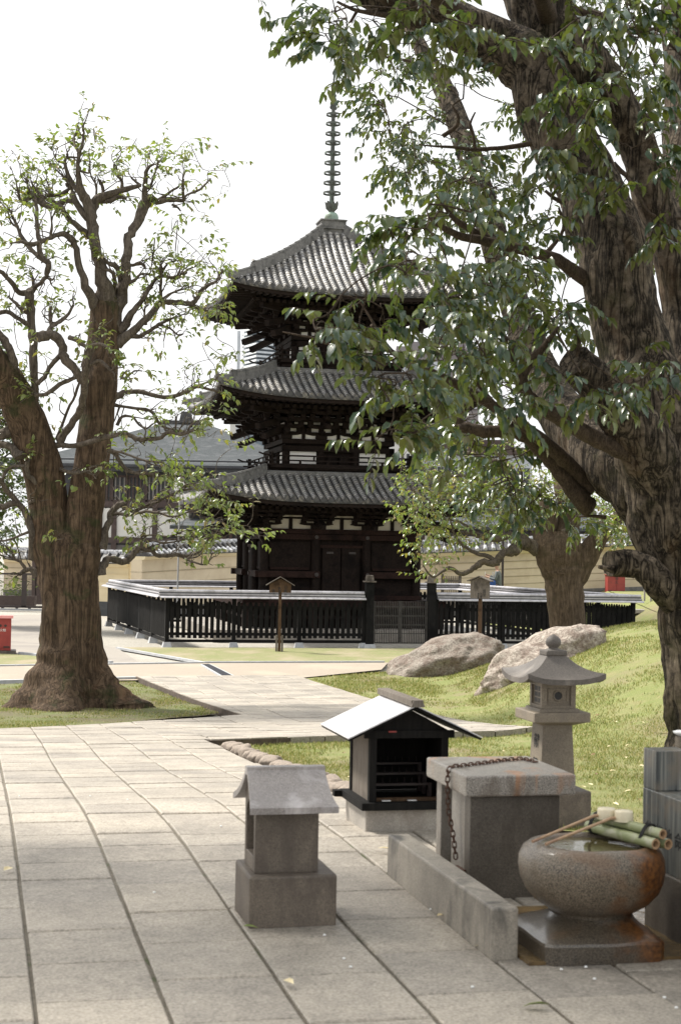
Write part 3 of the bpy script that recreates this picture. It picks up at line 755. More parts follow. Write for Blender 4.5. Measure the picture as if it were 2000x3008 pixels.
# veranda and podium
q = MB(); q.T = PT; q.box(-3.9, 3.9, -3.9, 3.9, -.1, .22); q.build('podium', M['gr_light'], pag)
q = MB(); q2 = MB(); zf1 = zz(1760, 2.25)
for T4 in sides():
    q.T = q2.T = T4
    q.mark(); q.box(-2.95, 2.95, -2.95, -2.2, zf1-.1, zf1-.02); q.box(-3.0, 3.0, -3.0, -2.85, zf1-.22, zf1-.10)
    for i in range(7): q2.mark(); q2.box(-2.85+i*.95-.08, -2.85+i*.95+.08, -2.9, -2.74, .22, zf1-.2)
    q2.mark(); q2.box(-2.5, 2.5, -2.5, -2.4, .22, zf1-.1); q2.mark(); q2.box(-2.9, 2.9, -2.86, -2.8, .5, .58)
q.build('veranda', M['wood_red'], pag); q2.build('veranda_posts', M['wood_pagoda'], pag)
# finial
fn = MB(); fn.T = PT
zt = lambda py: P(978, py, PC.y).z
z0, z1 = zt(675), zt(655)
b_ = MB(); b_.T = PT; b_.box(-.40,.40,-.40,.40,z0-.04,z0+.0); b_.box(-.33,.33,-.33,.33,z0-.2,z0-.04); b_.box(-.37,.37,-.37,.37,z0,z1); b_.box(-.41,.41,-.41,.41,z1,z1+.04)
for T4 in sides():
    b_.T = T4
    for i in range(4): b_.box(-.36+i*.235, -.36+i*.235+.03, -.385, -.37, z0, z1)
fin = b_.build('finial_base', M['tile_ridge'], pag)
b_ = MB(); b_.T = PT; hB = zt(627)-zt(654); b_.lathe([(.215,0),(.215,hB*.4),(.2,hB*.7),(.15,hB*.93),(.09,hB)], (0,0,z1+.04), 24); b_.build('finial_bowl', M['verdigris'], pag)
b_ = MB(); b_.T = PT; zl = zt(627)+.02
b_.lathe([(.09,0),(.1,.05),(.14,.1),(.12,.2),(.09,.3)], (0,0,zl), 16)
for k in range(8):
    a = k*math.pi/4; d = Vector((math.cos(a), math.sin(a), 0)); t_ = Vector((-d.y, d.x, 0))
    V = []
    for rr_, zz_, ww in ((.08,.04,.05),(.16,.12,.08),(.19,.24,.07),(.215,.33,.02)):
        V += [d*rr_-t_*ww+Vector((0,0,zl+zz_)), d*rr_+t_*ww+Vector((0,0,zl+zz_)), d*(rr_-.02)-t_*ww+Vector((0,0,zl+zz_)), d*(rr_-.02)+t_*ww+Vector((0,0,zl+zz_))]
    b_.add(V, [(i*4, i*4+1, i*4+5, i*4+4) for i in range(3)]+[(i*4+3, i*4+2, i*4+6, i*4+7) for i in range(3)], True)
b_.build('finial_lotus', M['bronze'], pag)
b_ = MB(); b_.T = PT; b_.tube([(0,0,zl),(0,0,zt(337)),(0,0,zt(250)),(0,0,zt(215))], [.075,.062,.035,.02], 10); b_.build('finial_rod', M['bronze'], pag)
RY = [568, 538, 509, 479, 450.5, 420, 393, 364, 337]
for i, y in enumerate(RY):
    b_ = MB(); b_.T = PT; R = .272-.055*i/8; c = zt(y)
    b_.lathe([(R-.035,-.02),(R,-.03),(R,.03),(R-.035,.02),(R-.035,-.02)], (0,0,c), 28, 0, False)
    for k in range(4):
        a = k*math.pi/2+.5; b_.bar((0,0,c), ((R-.02)*math.cos(a),(R-.02)*math.sin(a),c), .03, .03)
    b_.lathe([(.085,-.05),(.085,.05)], (0,0,c), 12)
    b_.build('finial_ring', M['bronze'], pag)
b_ = MB(); b_.T = PT
zA, zB = zt(322), zt(232)
for k in range(4):
    a = k*math.pi/2+.3; d = Vector((math.cos(a), math.sin(a), 0)); n = 15
    pts = []
    for i in range(n+1):
        s_ = i/n; wv = (.10*(1-s_)**.7+.015)+(.022 if i % 2 else -.01); pts.append((d*max(.01, wv)+Vector((0,0,zA+(zB-zA)*s_))))
    t_ = Vector((-d.y, d.x, 0))*.008
    V = [Vector((0,0,p.z))+t_ for p in pts]+[p+t_ for p in pts]+[Vector((0,0,p.z))-t_ for p in pts]+[p-t_ for p in pts]; m_ = n+1
    b_.add(V, [(i, m_+i, m_+i+1, i+1) for i in range(n)]+[(2*m_+i+1, 3*m_+i+1, 3*m_+i, 2*m_+i) for i in range(n)]+[(m_+i, 3*m_+i, 3*m_+i+1, m_+i+1) for i in range(n)])
b_.build('finial_flame', M['bronze'], pag)
b_ = MB(); b_.T = PT; b_.lathe([(.01,0),(.05,.04),(.06,.08),(.04,.13),(.005,.2)], (0,0,zt(222)), 12); b_.build('finial_jewel', M['bronze'], pag)
# ================================================================= FENCE ROUND THE PAGODA
FA = Vector((-4.4, 41.2, 0)); FB = Vector((8.05, 43.9, 0)); FC = Vector((-7.4, 51.7, 0)); FD = Vector((4.15, 55.0, 0))
def on_line(A, B, px):
    k = (px-1000)/f          # X = k*Y (roll ignored near the horizon)
    d = B-A; t = (k*A.y-A.x)/(d.x-k*d.y); return A+d*t
def gz(p): return h(p.x, p.y)-.10
def fence(A, B, n, label, ends=(1, 1), pick='wood_black'):
    t = thing('picket_fence', (A+(B-A)/2), label, 'fence', None)
    d = (B-A).normalized(); nrm = Vector((d.y, -d.x, 0)); L = (B-A).length
    base = -.06
    for i in range(n+1):
        p = A+d*(L*i/n); zt_ = base
        q = MB(); q.bar((p.x,p.y,zt_+.05),(p.x,p.y,1.2),.10,.10, d); post = q.build('post', M['wood_black'], t)
        q = MB(); q.T = Matrix.Translation((p.x,p.y,0)) @ Matrix.Rotation(math.atan2(d.y,d.x),4,'Z')
        q.box(-.13,.13,-.13,.13,zt_-.1,zt_+.09,.045,.045); q.build('footing', M['footing'], post)
    for i in range(n):
        a = A+d*(L*i/n+.05); b = A+d*(L*(i+1)/n-.05); LL = (b-a).length
        q = MB()
        for z, hh in ((.06,.07),(.24,.075),(.93,.085)): q.bar((a.x,a.y,z),(b.x,b.y,z),.05,hh)
        k = int(round(LL/.146))
        for j in range(k):
            c = a+d*(LL*(j+.5)/k)+nrm*.035; w2 = .047
            V = []; jj = rnd.uniform(-.012,.012); c = c+d*rnd.uniform(-.006,.006)
            for s in (-.012, .012):
                for x, z in ((-w2,.14+jj),(w2,.14+jj),(w2,1.03+jj),(w2*.6,1.07+jj),(0,1.085+jj),(-w2*.6,1.07+jj),(-w2,1.03+jj)):
                    V.append(c+d*x+nrm*s+Vector((0,0,z)))
            q.add(V, [tuple(range(7))[::-1], tuple(range(7,14))]+[(j2,(j2+1)%7,7+(j2+1)%7,7+j2) for j2 in range(7)])
        q.build('picket_panel', M[pick], t)
    # roofed cap rail: stepped boards, pale on top
    a = A-d*.22*ends[0]; b = B+d*.22*ends[1]
    w_ = MB(); k_ = MB()
    for wd, z0, z1 in ((.40,1.195,1.222),(.24,1.25,1.277)): w_.bar(a+Vector((0,0,(z0+z1)/2)), b+Vector((0,0,(z0+z1)/2)), wd, z1-z0)
    w_.tube([a+Vector((0,0,1.335)), b+Vector((0,0,1.335))], .05, 10)
    k_.bar(a+Vector((0,0,1.235)), b+Vector((0,0,1.235)), .21, .028); k_.bar(a+Vector((0,0,1.29)), b+Vector((0,0,1.29)), .10, .04)
    k_.bar(a+d*.05+Vector((0,0,1.178)), b-d*.05+Vector((0,0,1.178)), .32, .025)
    # sloping skirts either side
    for s in (-1, 1):
        w_.add([a+nrm*s*.2+Vector((0,0,1.196)), b+nrm*s*.2+Vector((0,0,1.196)), b+nrm*s*.27+Vector((0,0,1.165)), a+nrm*s*.27+Vector((0,0,1.165)),
                a+nrm*s*.2+Vector((0,0,1.215)), b+nrm*s*.2+Vector((0,0,1.215)), b+nrm*s*.27+Vector((0,0,1.182)), a+nrm*s*.27+Vector((0,0,1.182))],
               [(0,1,2,3),(4,5,6,7),(3,2,6,7)])
    c = w_.build('cap_rail', M['capwhite'], t); k_.build('cap_underlay', M['capdark'], c)
    return t
G0 = on_line(FA, FB, 1089); G1 = on_line(FA, FB, 1271)
fence(FA, G0-(FB-FA).normalized()*.14, 3, 'black picket fence with pale stepped cap left of the lattice gate', (1, 0))
fence(G1+(FB-FA).normalized()*.14, FB, 3, 'black picket fence with pale stepped cap right of the lattice gate behind the mound', (0, 1))
fence(FC, FA, 5, 'black picket fence side running back beside the pale gravel left of the pagoda', (0, 0))
fence(FC, FD, 6, 'low far run of dark picket fence seen behind the pagoda', (0, 0))
fence(FD, FB, 6, 'right side run of dark picket fence going back toward the cream wall', (0, 0))
gt = thing('lattice_gate', (G0+G1)/2, 'low dark bamboo lattice gate between two tall black posts', 'gate')
d = (FB-FA).normalized(); nrm = Vector((d.y,-d.x,0)); RZ = math.atan2(d.y, d.x)
for g in (G0, G1):
    T4 = Matrix.Translation((g.x,g.y,0)) @ Matrix.Rotation(RZ,4,'Z')
    q = MB(); q.T = T4; q.box(-.105,.105,-.105,.105,-.02,1.66); q.box(-.11,.11,-.11,.11,-.02,.12); p = q.build('gate_post', M['wood_black'], gt)
    q = MB(); q.T = T4; q.box(-.15,.15,-.15,.15,1.63,1.665,.0,.0); q.box(-.10,.10,-.10,.10,1.665,1.80,.015,.015); q.box(-.085,.085,-.085,.085,1.80,1.82,.02,.02); q.build('post_cap', M['wood_grey'], p)
    q = MB(); q.T = T4; q.box(-.19,.19,-.19,.19,-.2,.0,.05,.05); q.build('footing', M['footing'], p)
Lg = (G1-G0).length-.24
for i in range(2):
    a = G0+d*(.12+Lg*i/2+.01); b = G0+d*(.12+Lg*(i+1)/2-.01); L2 = (b-a).length
    q = MB()
    for s in (.0, 1.0): c = a.lerp(b, s); q.bar((c.x,c.y,.05),(c.x,c.y,1.14),.05,.05,d)
    for z in (.28,.5,.52,.74,.76,.98,1.0): q.bar((a.x,a.y,z),(b.x,b.y,z),.03,.018)
    k = 15
    for j in range(1, k):
        c = a.lerp(b, j/k)+nrm*.02; q.tube([(c.x,c.y,.02+.02*rnd.random()),(c.x,c.y,1.13+.02*rnd.random())], .012, 5)
    q.build('lattice_panel', S('lattice_%d' % i, (.02,.018,.016), (.055,.05,.045), 9, .7) , gt)
# ================================================================= NOTICE BOARDS
def text_mesh(name, s, size, mat, M4, parent, ext=.002):
    cu = bpy.data.curves.new(name, 'FONT'); cu.body = s; cu.size = size; cu.extrude = ext; cu.align_x = 'CENTER'; cu.align_y = 'CENTER'
    o = bpy.data.objects.new(name+'_tmp', cu); COL.objects.link(o)
    dg_ = bpy.context.evaluated_depsgraph_get(); me = bpy.data.meshes.new_from_object(o.evaluated_get(dg_))
    bpy.data.objects.remove(o); bpy.data.curves.remove(cu)
    me.transform(Matrix.Translation(-ORG[parent.name]) @ M4); me.materials.clear(); me.materials.append(mat); me.name = name
    return link(name, me, parent, ORG[parent.name])
def face_mat(p, rz): return Matrix.Translation(p) @ Matrix.Rotation(rz, 4, 'Z') @ Matrix.Rotation(math.pi/2, 4, 'X')
def board(px, pyb, Y, wpx, y_eave, y_apex, y_bot, postw, rz, label, thick, wood, chars, ov, flat=True):
    x = P(px, 1700, Y).x; g = Vector((x, Y, h(x, Y)-.08)); zf_ = lambda y: P(px, y, Y).z
    t = thing('notice_board', g, label, 'sign')
    T4 = Matrix.Translation((g.x,g.y,0)) @ Matrix.Rotation(rz,4,'Z')
    w2 = wpx/2*Y/f; ze, za, zb = zf_(y_eave), zf_(y_apex), zf_(y_bot); zg = g.z
    q = MB(); q.T = T4; q.box(-postw/2,postw/2,-.03,.04,zg,zb+.3); q.build('post', M['wood_brown'], t)
    q = MB(); q.T = T4; 
    for s in (-1,1): q.mark(); q.box(s*(postw*.95)-postw*.32, s*(postw*.95)+postw*.32, -.04,.045, zg-.05, zg+.42)
    q.build('post_clamp', M['wood_grey'], t)
    q = MB(); q.T = T4; poly = [(-w2,zb),(w2,zb),(w2,ze),(0,za-.02),(-w2,ze)]
    q.prism(poly, -thick/2-.035, thick/2-.035, lambda p, q_, s: (p, s, q_)); bd = q.build('board', wood, t)
    q = MB(); q.T = T4; th = .022; e = ov; sl_ = (za-ze)/w2
    for s in (-1,1):
        A = (0, za+.01); B = (s*(w2+e), ze-e*sl_+.01)
        poly = [A, B, (B[0], B[1]+th), (A[0], A[1]+th)]
        if s < 0: poly = poly[::-1]
        q.prism(poly, -thick/2-.12, thick/2+.06, lambda p, q_, r: (p, r, q_))
    q.build('roof', M['wood_grey'], t)
    for (cx, cz, s, size) in chars:
        text_mesh('lettering', s, size, M['ink'], face_mat(T4 @ Vector((cx, -thick/2-.038, cz)), rz), bd)
    return t
board(824, 1908, 39.6, 64, 1716, 1697, 1741, .075, math.radians(3), 'small weathered notice board with gabled roof on a thin brown post before the fence', .03, M['wood_brown'],
      [(.13,1.42,'三\n重\n塔',.085), (-.02,1.42,'興\n福\n寺',.07), (-.16,1.40,'国\n宝',.07)], .085)
board(1411, 1895, 40.2, 54, 1706, 1695, 1758, .085, math.radians(-20), 'tall boxy grey notice board with shallow roof standing before the right fence', .16, M['wood_grey'],
      [(.13,1.45,'国\n宝',.09), (.05,1.36,'三\n重\n塔',.06), (-.02,1.38,'奈\n良\n県',.05)], .07)
# ================================================================= BOULDERS
import bmesh
def boulder(pts_c, a, b, c, tilt, label, seed, dep=.0):
    bm = bmesh.new(); bmesh.ops.create_icosphere(bm, subdivisions=5, radius=1)
    R = Matrix.Rotation(tilt, 4, 'Y')
    for v in bm.verts:
        p = v.co.copy(); n_ = noise.noise(p*1.1+Vector((seed,0,0)))*.26+noise.noise(p*2.6+Vector((seed,4,0)))*.13+abs(noise.noise(p*5+Vector((seed,9,0))))*.09+noise.noise(p*13)*.02
        r = noise.noise(Vector((round(p.x*2.2), round(p.y*2.2), round(p.z*2.2)+seed)))*.02
        p *= 1+n_+r
        p = Vector((p.x*a*(1+.1*p.z), p.y*b, p.z*c)); v.co = R @ p
    me = bpy.data.meshes.new('boulder'); bm.to_mesh(me); bm.free(); me.materials.append(M['rock_pale'] if 'pale' in label else M['rock'])
    for pl_ in me.polygons: pl_.use_smooth = True
    o = link('boulder', me, None, Vector(pts_c)); tag(o, label, 'boulder', 'boulders on the lawn before the fence'); return o
c1 = P(1322, 1958, 33.2); boulder(c1, 1.22, .8, .60, math.radians(-14), 'rough brown boulder with ragged left edge nearer the lattice gate', 3.3)
c2 = P(1588, 1962, 26.8); boulder(c2, 1.08, .6, .50, math.radians(-24), 'pale pinkish boulder sloping up to the right behind the stone lantern', 8.1)
# ================================================================= WALLS BEHIND
def tiled_wall(name, A, B, zb0, zb1, hc, hb, lab, mat, lines=3, dark='wallgrey', tile='white_tile', grp='cream walls with tiled tops behind the fence'):
    """A,B ground line points; zb0,zb1 base heights at both ends; hc cream height, hb plinth height"""
    t = thing('plaster_wall', (A+B)/2+Vector((0,0,(zb0+zb1)/2)), lab, 'wall', grp)
    d = (B-A); L = d.length; d.normalize(); nr = Vector((d.y,-d.x,0))
    up = lambda s: Vector((0,0,zb0+(zb1-zb0)*s))
    def slabq(q, z0, z1, th0, th1, s0=0, s1=1):
        V = []
        for s in (s0, s1):
            p = A+(B-A)*s+up(s)
            V += [p+nr*th0+Vector((0,0,z0)), p-nr*th0+Vector((0,0,z0)), p-nr*th1+Vector((0,0,z1)), p+nr*th1+Vector((0,0,z1))]
        q.add(V, [(0,1,2,3),(7,6,5,4),(0,4,5,1),(1,5,6,2),(2,6,7,3),(3,7,4,0)])
    q = MB(); slabq(q, -.6, hb, .30, .30); q.build('plinth', M[dark], t)
    q = MB(); slabq(q, hb, hb+hc, .27, .24); w_ = q.build('wall_face', mat, t)
    q = MB()
    for i in range(1, lines+1): z = hb+hc*i/(lines+1); slabq(q, z-.012, z+.012, .275, .272)
    q.build('grooves', M['cream_light'] if dark == 'wallgrey_dark' else S('groove', (.30,.25,.17),(.36,.3,.2)), w_)
    q = MB(); zt_ = hb+hc; slabq(q, zt_, zt_+.12, .33, .42); q.build('cornice', M['cream_light'], t)
    q = MB(); zr = zt_+.12; slabq(q, zr, zr+.05, .56, .56); slabq(q, zr+.05, zr+.34, .54, .14); r_ = q.build('roof', M['tile'], t)
    q = MB(); slabq(q, zr+.36, zr+.46, .13, .12); slabq(q, zr+.46, zr+.52, .08, .05); q.build('ridge', M[tile], r_)
    q = MB(); n = int(L/.3)
    for i in range(n):
        s = (i+.5)/n; p = A+(B-A)*s+up(s)
        q.tube([p+nr*.58+Vector((0,0,zr+.075)), p+nr*.34+Vector((0,0,zr+.2))], .075, 8)
    q.build('tile_ends', M[tile], r_)
    q = MB()
    for i in range(n):
        s = (i+.5)/n; p = A+(B-A)*s+up(s)
        q.tube([p+nr*.34+Vector((0,0,zr+.21)), p+nr*.13+Vector((0,0,zr+.38))], .06, 6)
    q.build('tile_rows', M['tile'], r_)
    return t
def GP(px, Y): k = (px-1000)/f; return Vector((k*Y, Y, 0))
hz = lambda px: 1612+(px-1000)*.01745
zat = lambda px, py, Y: 2.5+(hz(px)-py)*Y/f
tiled_wall('w', GP(1175, 60), GP(2120, 60), .50, 1.15, 1.40, .30, 'long cream wall behind the person and the tree, with grey plinth', M['cream'], 4, 'wallgrey')
tiled_wall('w', GP(405, 57.5), GP(760, 64), .10, .35, 1.78, .10, 'cream wall between the bare tree and the pagoda, with curled grey roof tiles', M['cream'], 3, 'wallgrey')
tiled_wall('w', GP(270, 59.6), GP(392, 59.0), .0, .0, 1.28, .40, 'yellower cream wall with pale stripes right beside the big left trunk', M['cream_light'], 4, 'wallgrey_dark')
tiled_wall('w', GP(20, 67), GP(98, 67), .0, .0, 1.15, .55, 'short cream wall piece behind the dark metal sliding gate', M['cream'], 4, 'wallgrey')
q = MB(); a = GP(400, 58.6); q.box(a.x-.13,a.x+.13,a.y-.4,a.y+.2,0,2.1); q.box(a.x-.02,a.x+.05,a.y-.44,a.y-.38,0,2.45)
tag(q.build('wall_pier', M['cream_light']), 'pale cream pier where the low striped wall meets the higher wall', 'pier')
# ================================================================= BUILDINGS
def building_left():
    Y = 76.; k = Y/f
    X = lambda px: (px-1000)*k
    Z = lambda px, py, YY=Y: 2.5+(hz(px)-py)*YY/f
    t = thing('hall_building', (X(430), Y+6, 0), 'large dark timber hall with grey hipped roof behind the left trees', 'building')
    x0, x1 = X(90), X(830); ze = Z(430, 1368)
    # hipped roof
    q = MB(); zr = P(540, 1243, Y+9).z; rx0, rx1 = P(490, 1243, Y+9).x, P(600, 1243, Y+9).x
    e0, e1, yb, yf = X(-20), X(1010), Y+19, Y-1.2
    n = 14; rings = []
    for i in range(n+1):
        s = i/n; c = s-.16*math.sin(math.pi*s)*(1-s); 
        zz_ = ze+(zr-ze)*(c)
        rings.append([(e0+(rx0-e0)*s, yf+(Y+9-yf)*s, zz_), (e1+(rx1-e1)*s, yf+(Y+9-yf)*s, zz_), (e1+(rx1-e1)*s, yb+(Y+9-yb)*s, zz_), (e0+(rx0-e0)*s, yb+(Y+9-yb)*s, zz_)])
    V = [p for r in rings for p in r]
    q.add(V, [(i*4+j, i*4+(j+1) % 4, (i+1)*4+(j+1) % 4, (i+1)*4+j) for i in range(n) for j in range(4)])
    rf = q.build('roof', M['slate'], t)
    q = MB(); q.box(rx0-.3, rx1+.3, Y+8.7, Y+9.3, zr-.15, zr+.12); a = P(548, 1225, Y+9); q.box(a.x-.36,a.x+.36,Y+8.6,Y+9.4,zr,zr+.6,.12,.1); q.build('roof_finial', M['tile'], rf)
    q = MB(); q.box(e0,e1,yf-.02,yf+.2,ze-.12,ze-.0); q.box(e0+.2,e1-.2,yf+.2,yf+.3,ze-.32,ze-.12); q.build('gutter', M['facade_dark'], rf)
    q = MB(); zl = Z(430, 1356); q.bar((e0+.5, yf+.55, zl+.03), (e1-.5, yf+.55, zl+.03), .06, .07); q.build('roof_rail', M['facade_dark'], rf)
    q = MB(); q.box(x0,x1,Y,Y+16,0,ze-.1); q.build('wall', M['facade_dark'], t)
    # upper slatted windows
    for i, (a, b) in enumerate(((95,180),(215,330),(333,372),(375,430),(433,490),(495,545))):
        q = MB(); xa, xb = X(a), X(b); z0, z1 = Z(a, 1468), Z(a, 1402)
        nsl = int((xb-xa)/.16)
        for j in range(nsl): c = xa+(xb-xa)*(j+.5)/nsl; q.box(c-.035, c+.035, Y-.1, Y-.04, z0, z1)
        wd = q.build('slatted_window', M['facade_brown'] if i % 2 else S('slat%d' % i, (.16,.15,.15), (.22,.21,.2)), t)
        q = MB(); q.box(xa-.08,xb+.08,Y-.14,Y-.02,z0-.1,z0); q.box(xa-.08,xb+.08,Y-.14,Y-.02,z1,z1+.1); q.box(xa-.09,xa,Y-.14,Y-.02,z0,z1); q.build('frame', M['facade_brown'], wd)
    for a, b, c, d_ in ((300,332,1492,1578),(345,452,1492,1578),(462,560,1500,1575),(508,540,1380,1480),(120,170,1495,1570)):
        q = MB(); q.box(X(a),X(b),Y-.12,Y-.0,Z(a,d_),Z(a,c)); q.build('plaster_panel', M['facade_white'], t)
    q = MB()
    for a in (296, 338, 457, 565): q.mark(); q.box(X(a)-.12,X(a)+.12,Y-.2,Y-.0,0,Z(a,1490))
    q.mark(); q.box(X(250),X(700),Y-.18,Y-.0,Z(400,1490),Z(400,1474)); q.box(X(250),X(700),Y-.18,Y-.0,Z(400,1596),Z(400,1580)); q.build('timber_frame', M['facade_brown'], t)
    q = MB()
    for j in range(40): c = X(300)+(X(420)-X(300))*j/40; q.box(c-.03,c+.03,Y-.14,Y-.06,Z(300,1640),Z(300,1600))
    q.build('lower_slats', S('slatlow', (.12,.11,.11), (.18,.17,.16)), t)
building_left()
def low_roof(px0, px1, py_e, py_r, Y, label, slope_l=0, wallmat='facade_dark'):
    X = lambda px: (px-1000)*Y/f
    ze = zat((px0+px1)/2, py_e, Y); zr = zat((px0+px1)/2, py_r, Y+3)
    t = thing('side_building', (X((px0+px1)/2), Y+3, 0), label, 'building')
    q = MB(); q.box(X(px0)+.6, X(px1)-.4, Y+.8, Y+5.5, 0, ze-.05); w_ = q.build('wall', M[wallmat], t)
    q = MB(); q.add([(X(px0),Y,ze),(X(px1),Y,ze),(X(px1)-slope_l,Y+3,zr),(X(px0)+slope_l,Y+3,zr),(X(px1),Y+6,ze),(X(px0),Y+6,ze),(X(px0),Y,ze-.15),(X(px1),Y,ze-.15)],
                    [(0,1,2,3),(3,2,4,5),(0,3,5),(1,4,2),(6,7,1,0),(6,5,4,7)])
    rf = q.build('roof', M['slate'], t)
    q = MB(); q.box(X(px0)+slope_l-.1, X(px1)-slope_l+.1, Y+2.85, Y+3.15, zr-.02, zr+.2); q.build('ridge', M['tile'], rf)
    q = MB(); q.box(X(px0)+.9, X(px1)-.7, Y+.7, Y+.79, .9, ze-.5)
    q.build('plaster_panel', M['facade_white'] if wallmat == 'facade_dark' else M['facade_dark'], w_)
    q = MB()
    n = max(3, int((px1-px0)/35))
    for i in range(n+1): c = X(px0)+.9+(X(px1)-X(px0)-1.6)*i/n; q.mark(); q.box(c-.07,c+.07,Y+.62,Y+.72,0,ze-.2)
    q.build('timber_posts', M['facade_brown'], w_)
low_roof(535, 715, 1484, 1455, 68, 'small dark timber wing with sloping grey roof just left of the pagoda eaves', 1.0)
low_roof(500, 745, 1545, 1521, 66, 'low grey roofed outbuilding behind the cream wall left of the pagoda', .6)
low_roof(1130, 1860, 1548, 1507, 80, 'long low grey roofed building behind the right cream wall', 1.5, 'facade_dark')
def office(px0, px1, py0, Y, dep, wm, label, floors, bays, win='facade_dark', band=None, roofm=None):
    X = lambda px: (px-1000)*Y/f
    zt_ = zat((px0+px1)/2, py0, Y); x0, x1 = X(px0), X(px1)
    t = thing('office_block', ((x0+x1)/2, Y, 0), label, 'building')
    q = MB(); q.box(x0,x1,Y,Y+dep,-.5,zt_); w_ = q.build('wall', M[wm], t)
    q = MB(); q.box(x0-.25,x1+.25,Y-.25,Y+dep,zt_,zt_+.45); q.box(x0+1,x1-1,Y+1,Y+dep-1,zt_+.45,zt_+1.0); q.build('parapet', M[roofm or wm], t)
    fh = zt_/floors
    for i in range(1, floors):
        for j in range(bays):
            bw_ = (x1-x0)/bays; a = x0+bw_*(j+.14); b = x0+bw_*(j+.86)
            z0 = i*fh+fh*.30; q = MB(); q.box(a,b,Y-.03,Y+.0,z0,z0+fh*.42); wn = q.build('window', M[win], t)
            q = MB(); q.box(a-.06,b+.06,Y-.08,Y-.0,z0-.08,z0); q.box((a+b)/2-.03,(a+b)/2+.03,Y-.06,Y-.03,z0,z0+fh*.42); q.build('frame', M[wm], wn)
    if band:
        q = MB()
        for i in range(1, floors): q.box(x0-.02,x1+.02,Y-.06,Y,i*fh-.12,i*fh+.12)
        q.build('floor_bands', M[band], t)
    return t
office(1130, 1216, 1290, 92, 8, 'facade_white', 'narrow white block with dark windows directly right of the pagoda', 3, 3, band='facade_grey')
office(1205, 1560, 1335, 98, 10, 'facade_grey', 'pale blue grey office block with brown roof seen through the right trees', 3, 7, band='facade_white', roofm='facade_brown')
office(1165, 1400, 1035, 128, 14, 'facade_taupe', 'tall dull brown grey block behind the leaves right of the pagoda', 7, 6, win='facade_grey')
# tall louvred block left of the pagoda's middle storeys
def louvre():
    Y = 118.; X = lambda px: (px-1000)*Y/f; Z = lambda py: zat(760, py, Y)
    t = thing('louvred_tower', (X(780), Y, 0), 'tall pale tower clad in horizontal blue grey louvres left of the pagoda', 'building')
    q = MB(); q.box(X(708), X(900), Y-.2, Y+9, 0, Z(962)); q.prism([(X(708),Y-.25),(X(752),Y-2.6),(X(840),Y-1.4),(X(850),Y-.1)], 0, Z(968), lambda a, b, s: (a, b, s)); q.build('core', M['louver_core'], t)
    # folded fronts: three vertical bays, alternately turned
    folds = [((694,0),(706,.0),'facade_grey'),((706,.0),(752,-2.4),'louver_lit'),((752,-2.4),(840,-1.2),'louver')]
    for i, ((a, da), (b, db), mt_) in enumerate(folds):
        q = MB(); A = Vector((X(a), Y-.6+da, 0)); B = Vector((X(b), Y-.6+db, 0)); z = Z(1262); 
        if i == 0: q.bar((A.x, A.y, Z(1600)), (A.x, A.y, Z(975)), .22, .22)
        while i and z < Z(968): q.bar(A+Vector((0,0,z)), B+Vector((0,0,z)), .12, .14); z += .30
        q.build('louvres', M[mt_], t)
    q = MB(); q.box(X(668), X(700), Y+1, Y+8, 0, Z(1120)); q.build('side_wing', M['facade_white'], t)
    q = MB()
    for i in range(5): q.mark(); q.box(X(715+i*14), X(720+i*14), Y-1.5, Y-1.2, 0, Z(1262))
    q.build('fins', M['facade_brown'], t)
louvre()
# ================================================================= METAL GATE, PLANTER, RED BOXES
A = GP(-30, 61.8); B = GP(150, 61.8)
t = thing('sliding_gate', (A+B)/2, 'dark brown metal sliding gate with mesh behind the big left trunk', 'gate')
q = MB(); zt_ = zat(50, 1683, 61.8); zb_ = zat(50, 1782, 61.8)
for px in (-28, 0, 77, 148): c = GP(px, 61.8); q.box(c.x-(.09 if px == 77 else .05), c.x+(.09 if px == 77 else .05), c.y-.05, c.y+.05, zb_, zt_)
q.box(A.x,B.x,A.y-.04,A.y+.04,zt_-.07,zt_); q.box(A.x,B.x,A.y-.05,A.y+.05,zb_-.04,zb_+.04)
q.build('frame', M['metal_brown'], t)
q = MB()
n = 60
for i in range(n): x = A.x+(B.x-A.x)*(i+.5)/n; q.box(x-.004,x+.004,A.y-.004,A.y+.004,zb_,zt_)
for i in range(20): z = zb_+(zt_-zb_)*(i+.5)/20; q.box(A.x,B.x,A.y-.003,A.y+.003,z-.003,z+.003)
q.build('mesh', M['metal_brown'], t)
q = MB()
for px in (15, 57, 94): c = GP(px, 61.8); q.mark(); q.tube([(c.x,c.y-.03,.02),(c.x,c.y+.03,.02)], .06, 10)
q.build('wheels', M['metal_brown'], t)
q = MB(); q.box(A.x-2,B.x+.5,A.y-.1,A.y+.1,-.1,-.02); tag(q.build('gate_rail', M['footing']), 'pale ground rail under the sliding metal gate', 'rail')
for px, wd, lb in ((108, .2, 'thinner tall dark brown timber post behind the metal gate'), (122, .3, 'broader tall dark brown timber post right behind the metal gate')):
    c = GP(px, 66); q = MB(); q.box(c.x-wd/2,c.x+wd/2,c.y-.15,c.y+.15,0,3.4); tag(q.build('timber_post', M['facade_brown']), lb, 'post')
pl_ = thing('planter', GP(55, 64), 'long low planter with a reddish green shrub behind the metal gate', 'planter')
q = MB(); c = GP(55, 64); q.box(c.x-.75,c.x+.75,c.y-.2,c.y+.2,.0,.4,-.03,-.03); q.build('pot', M['facade_brown'], pl_)
q = MB()
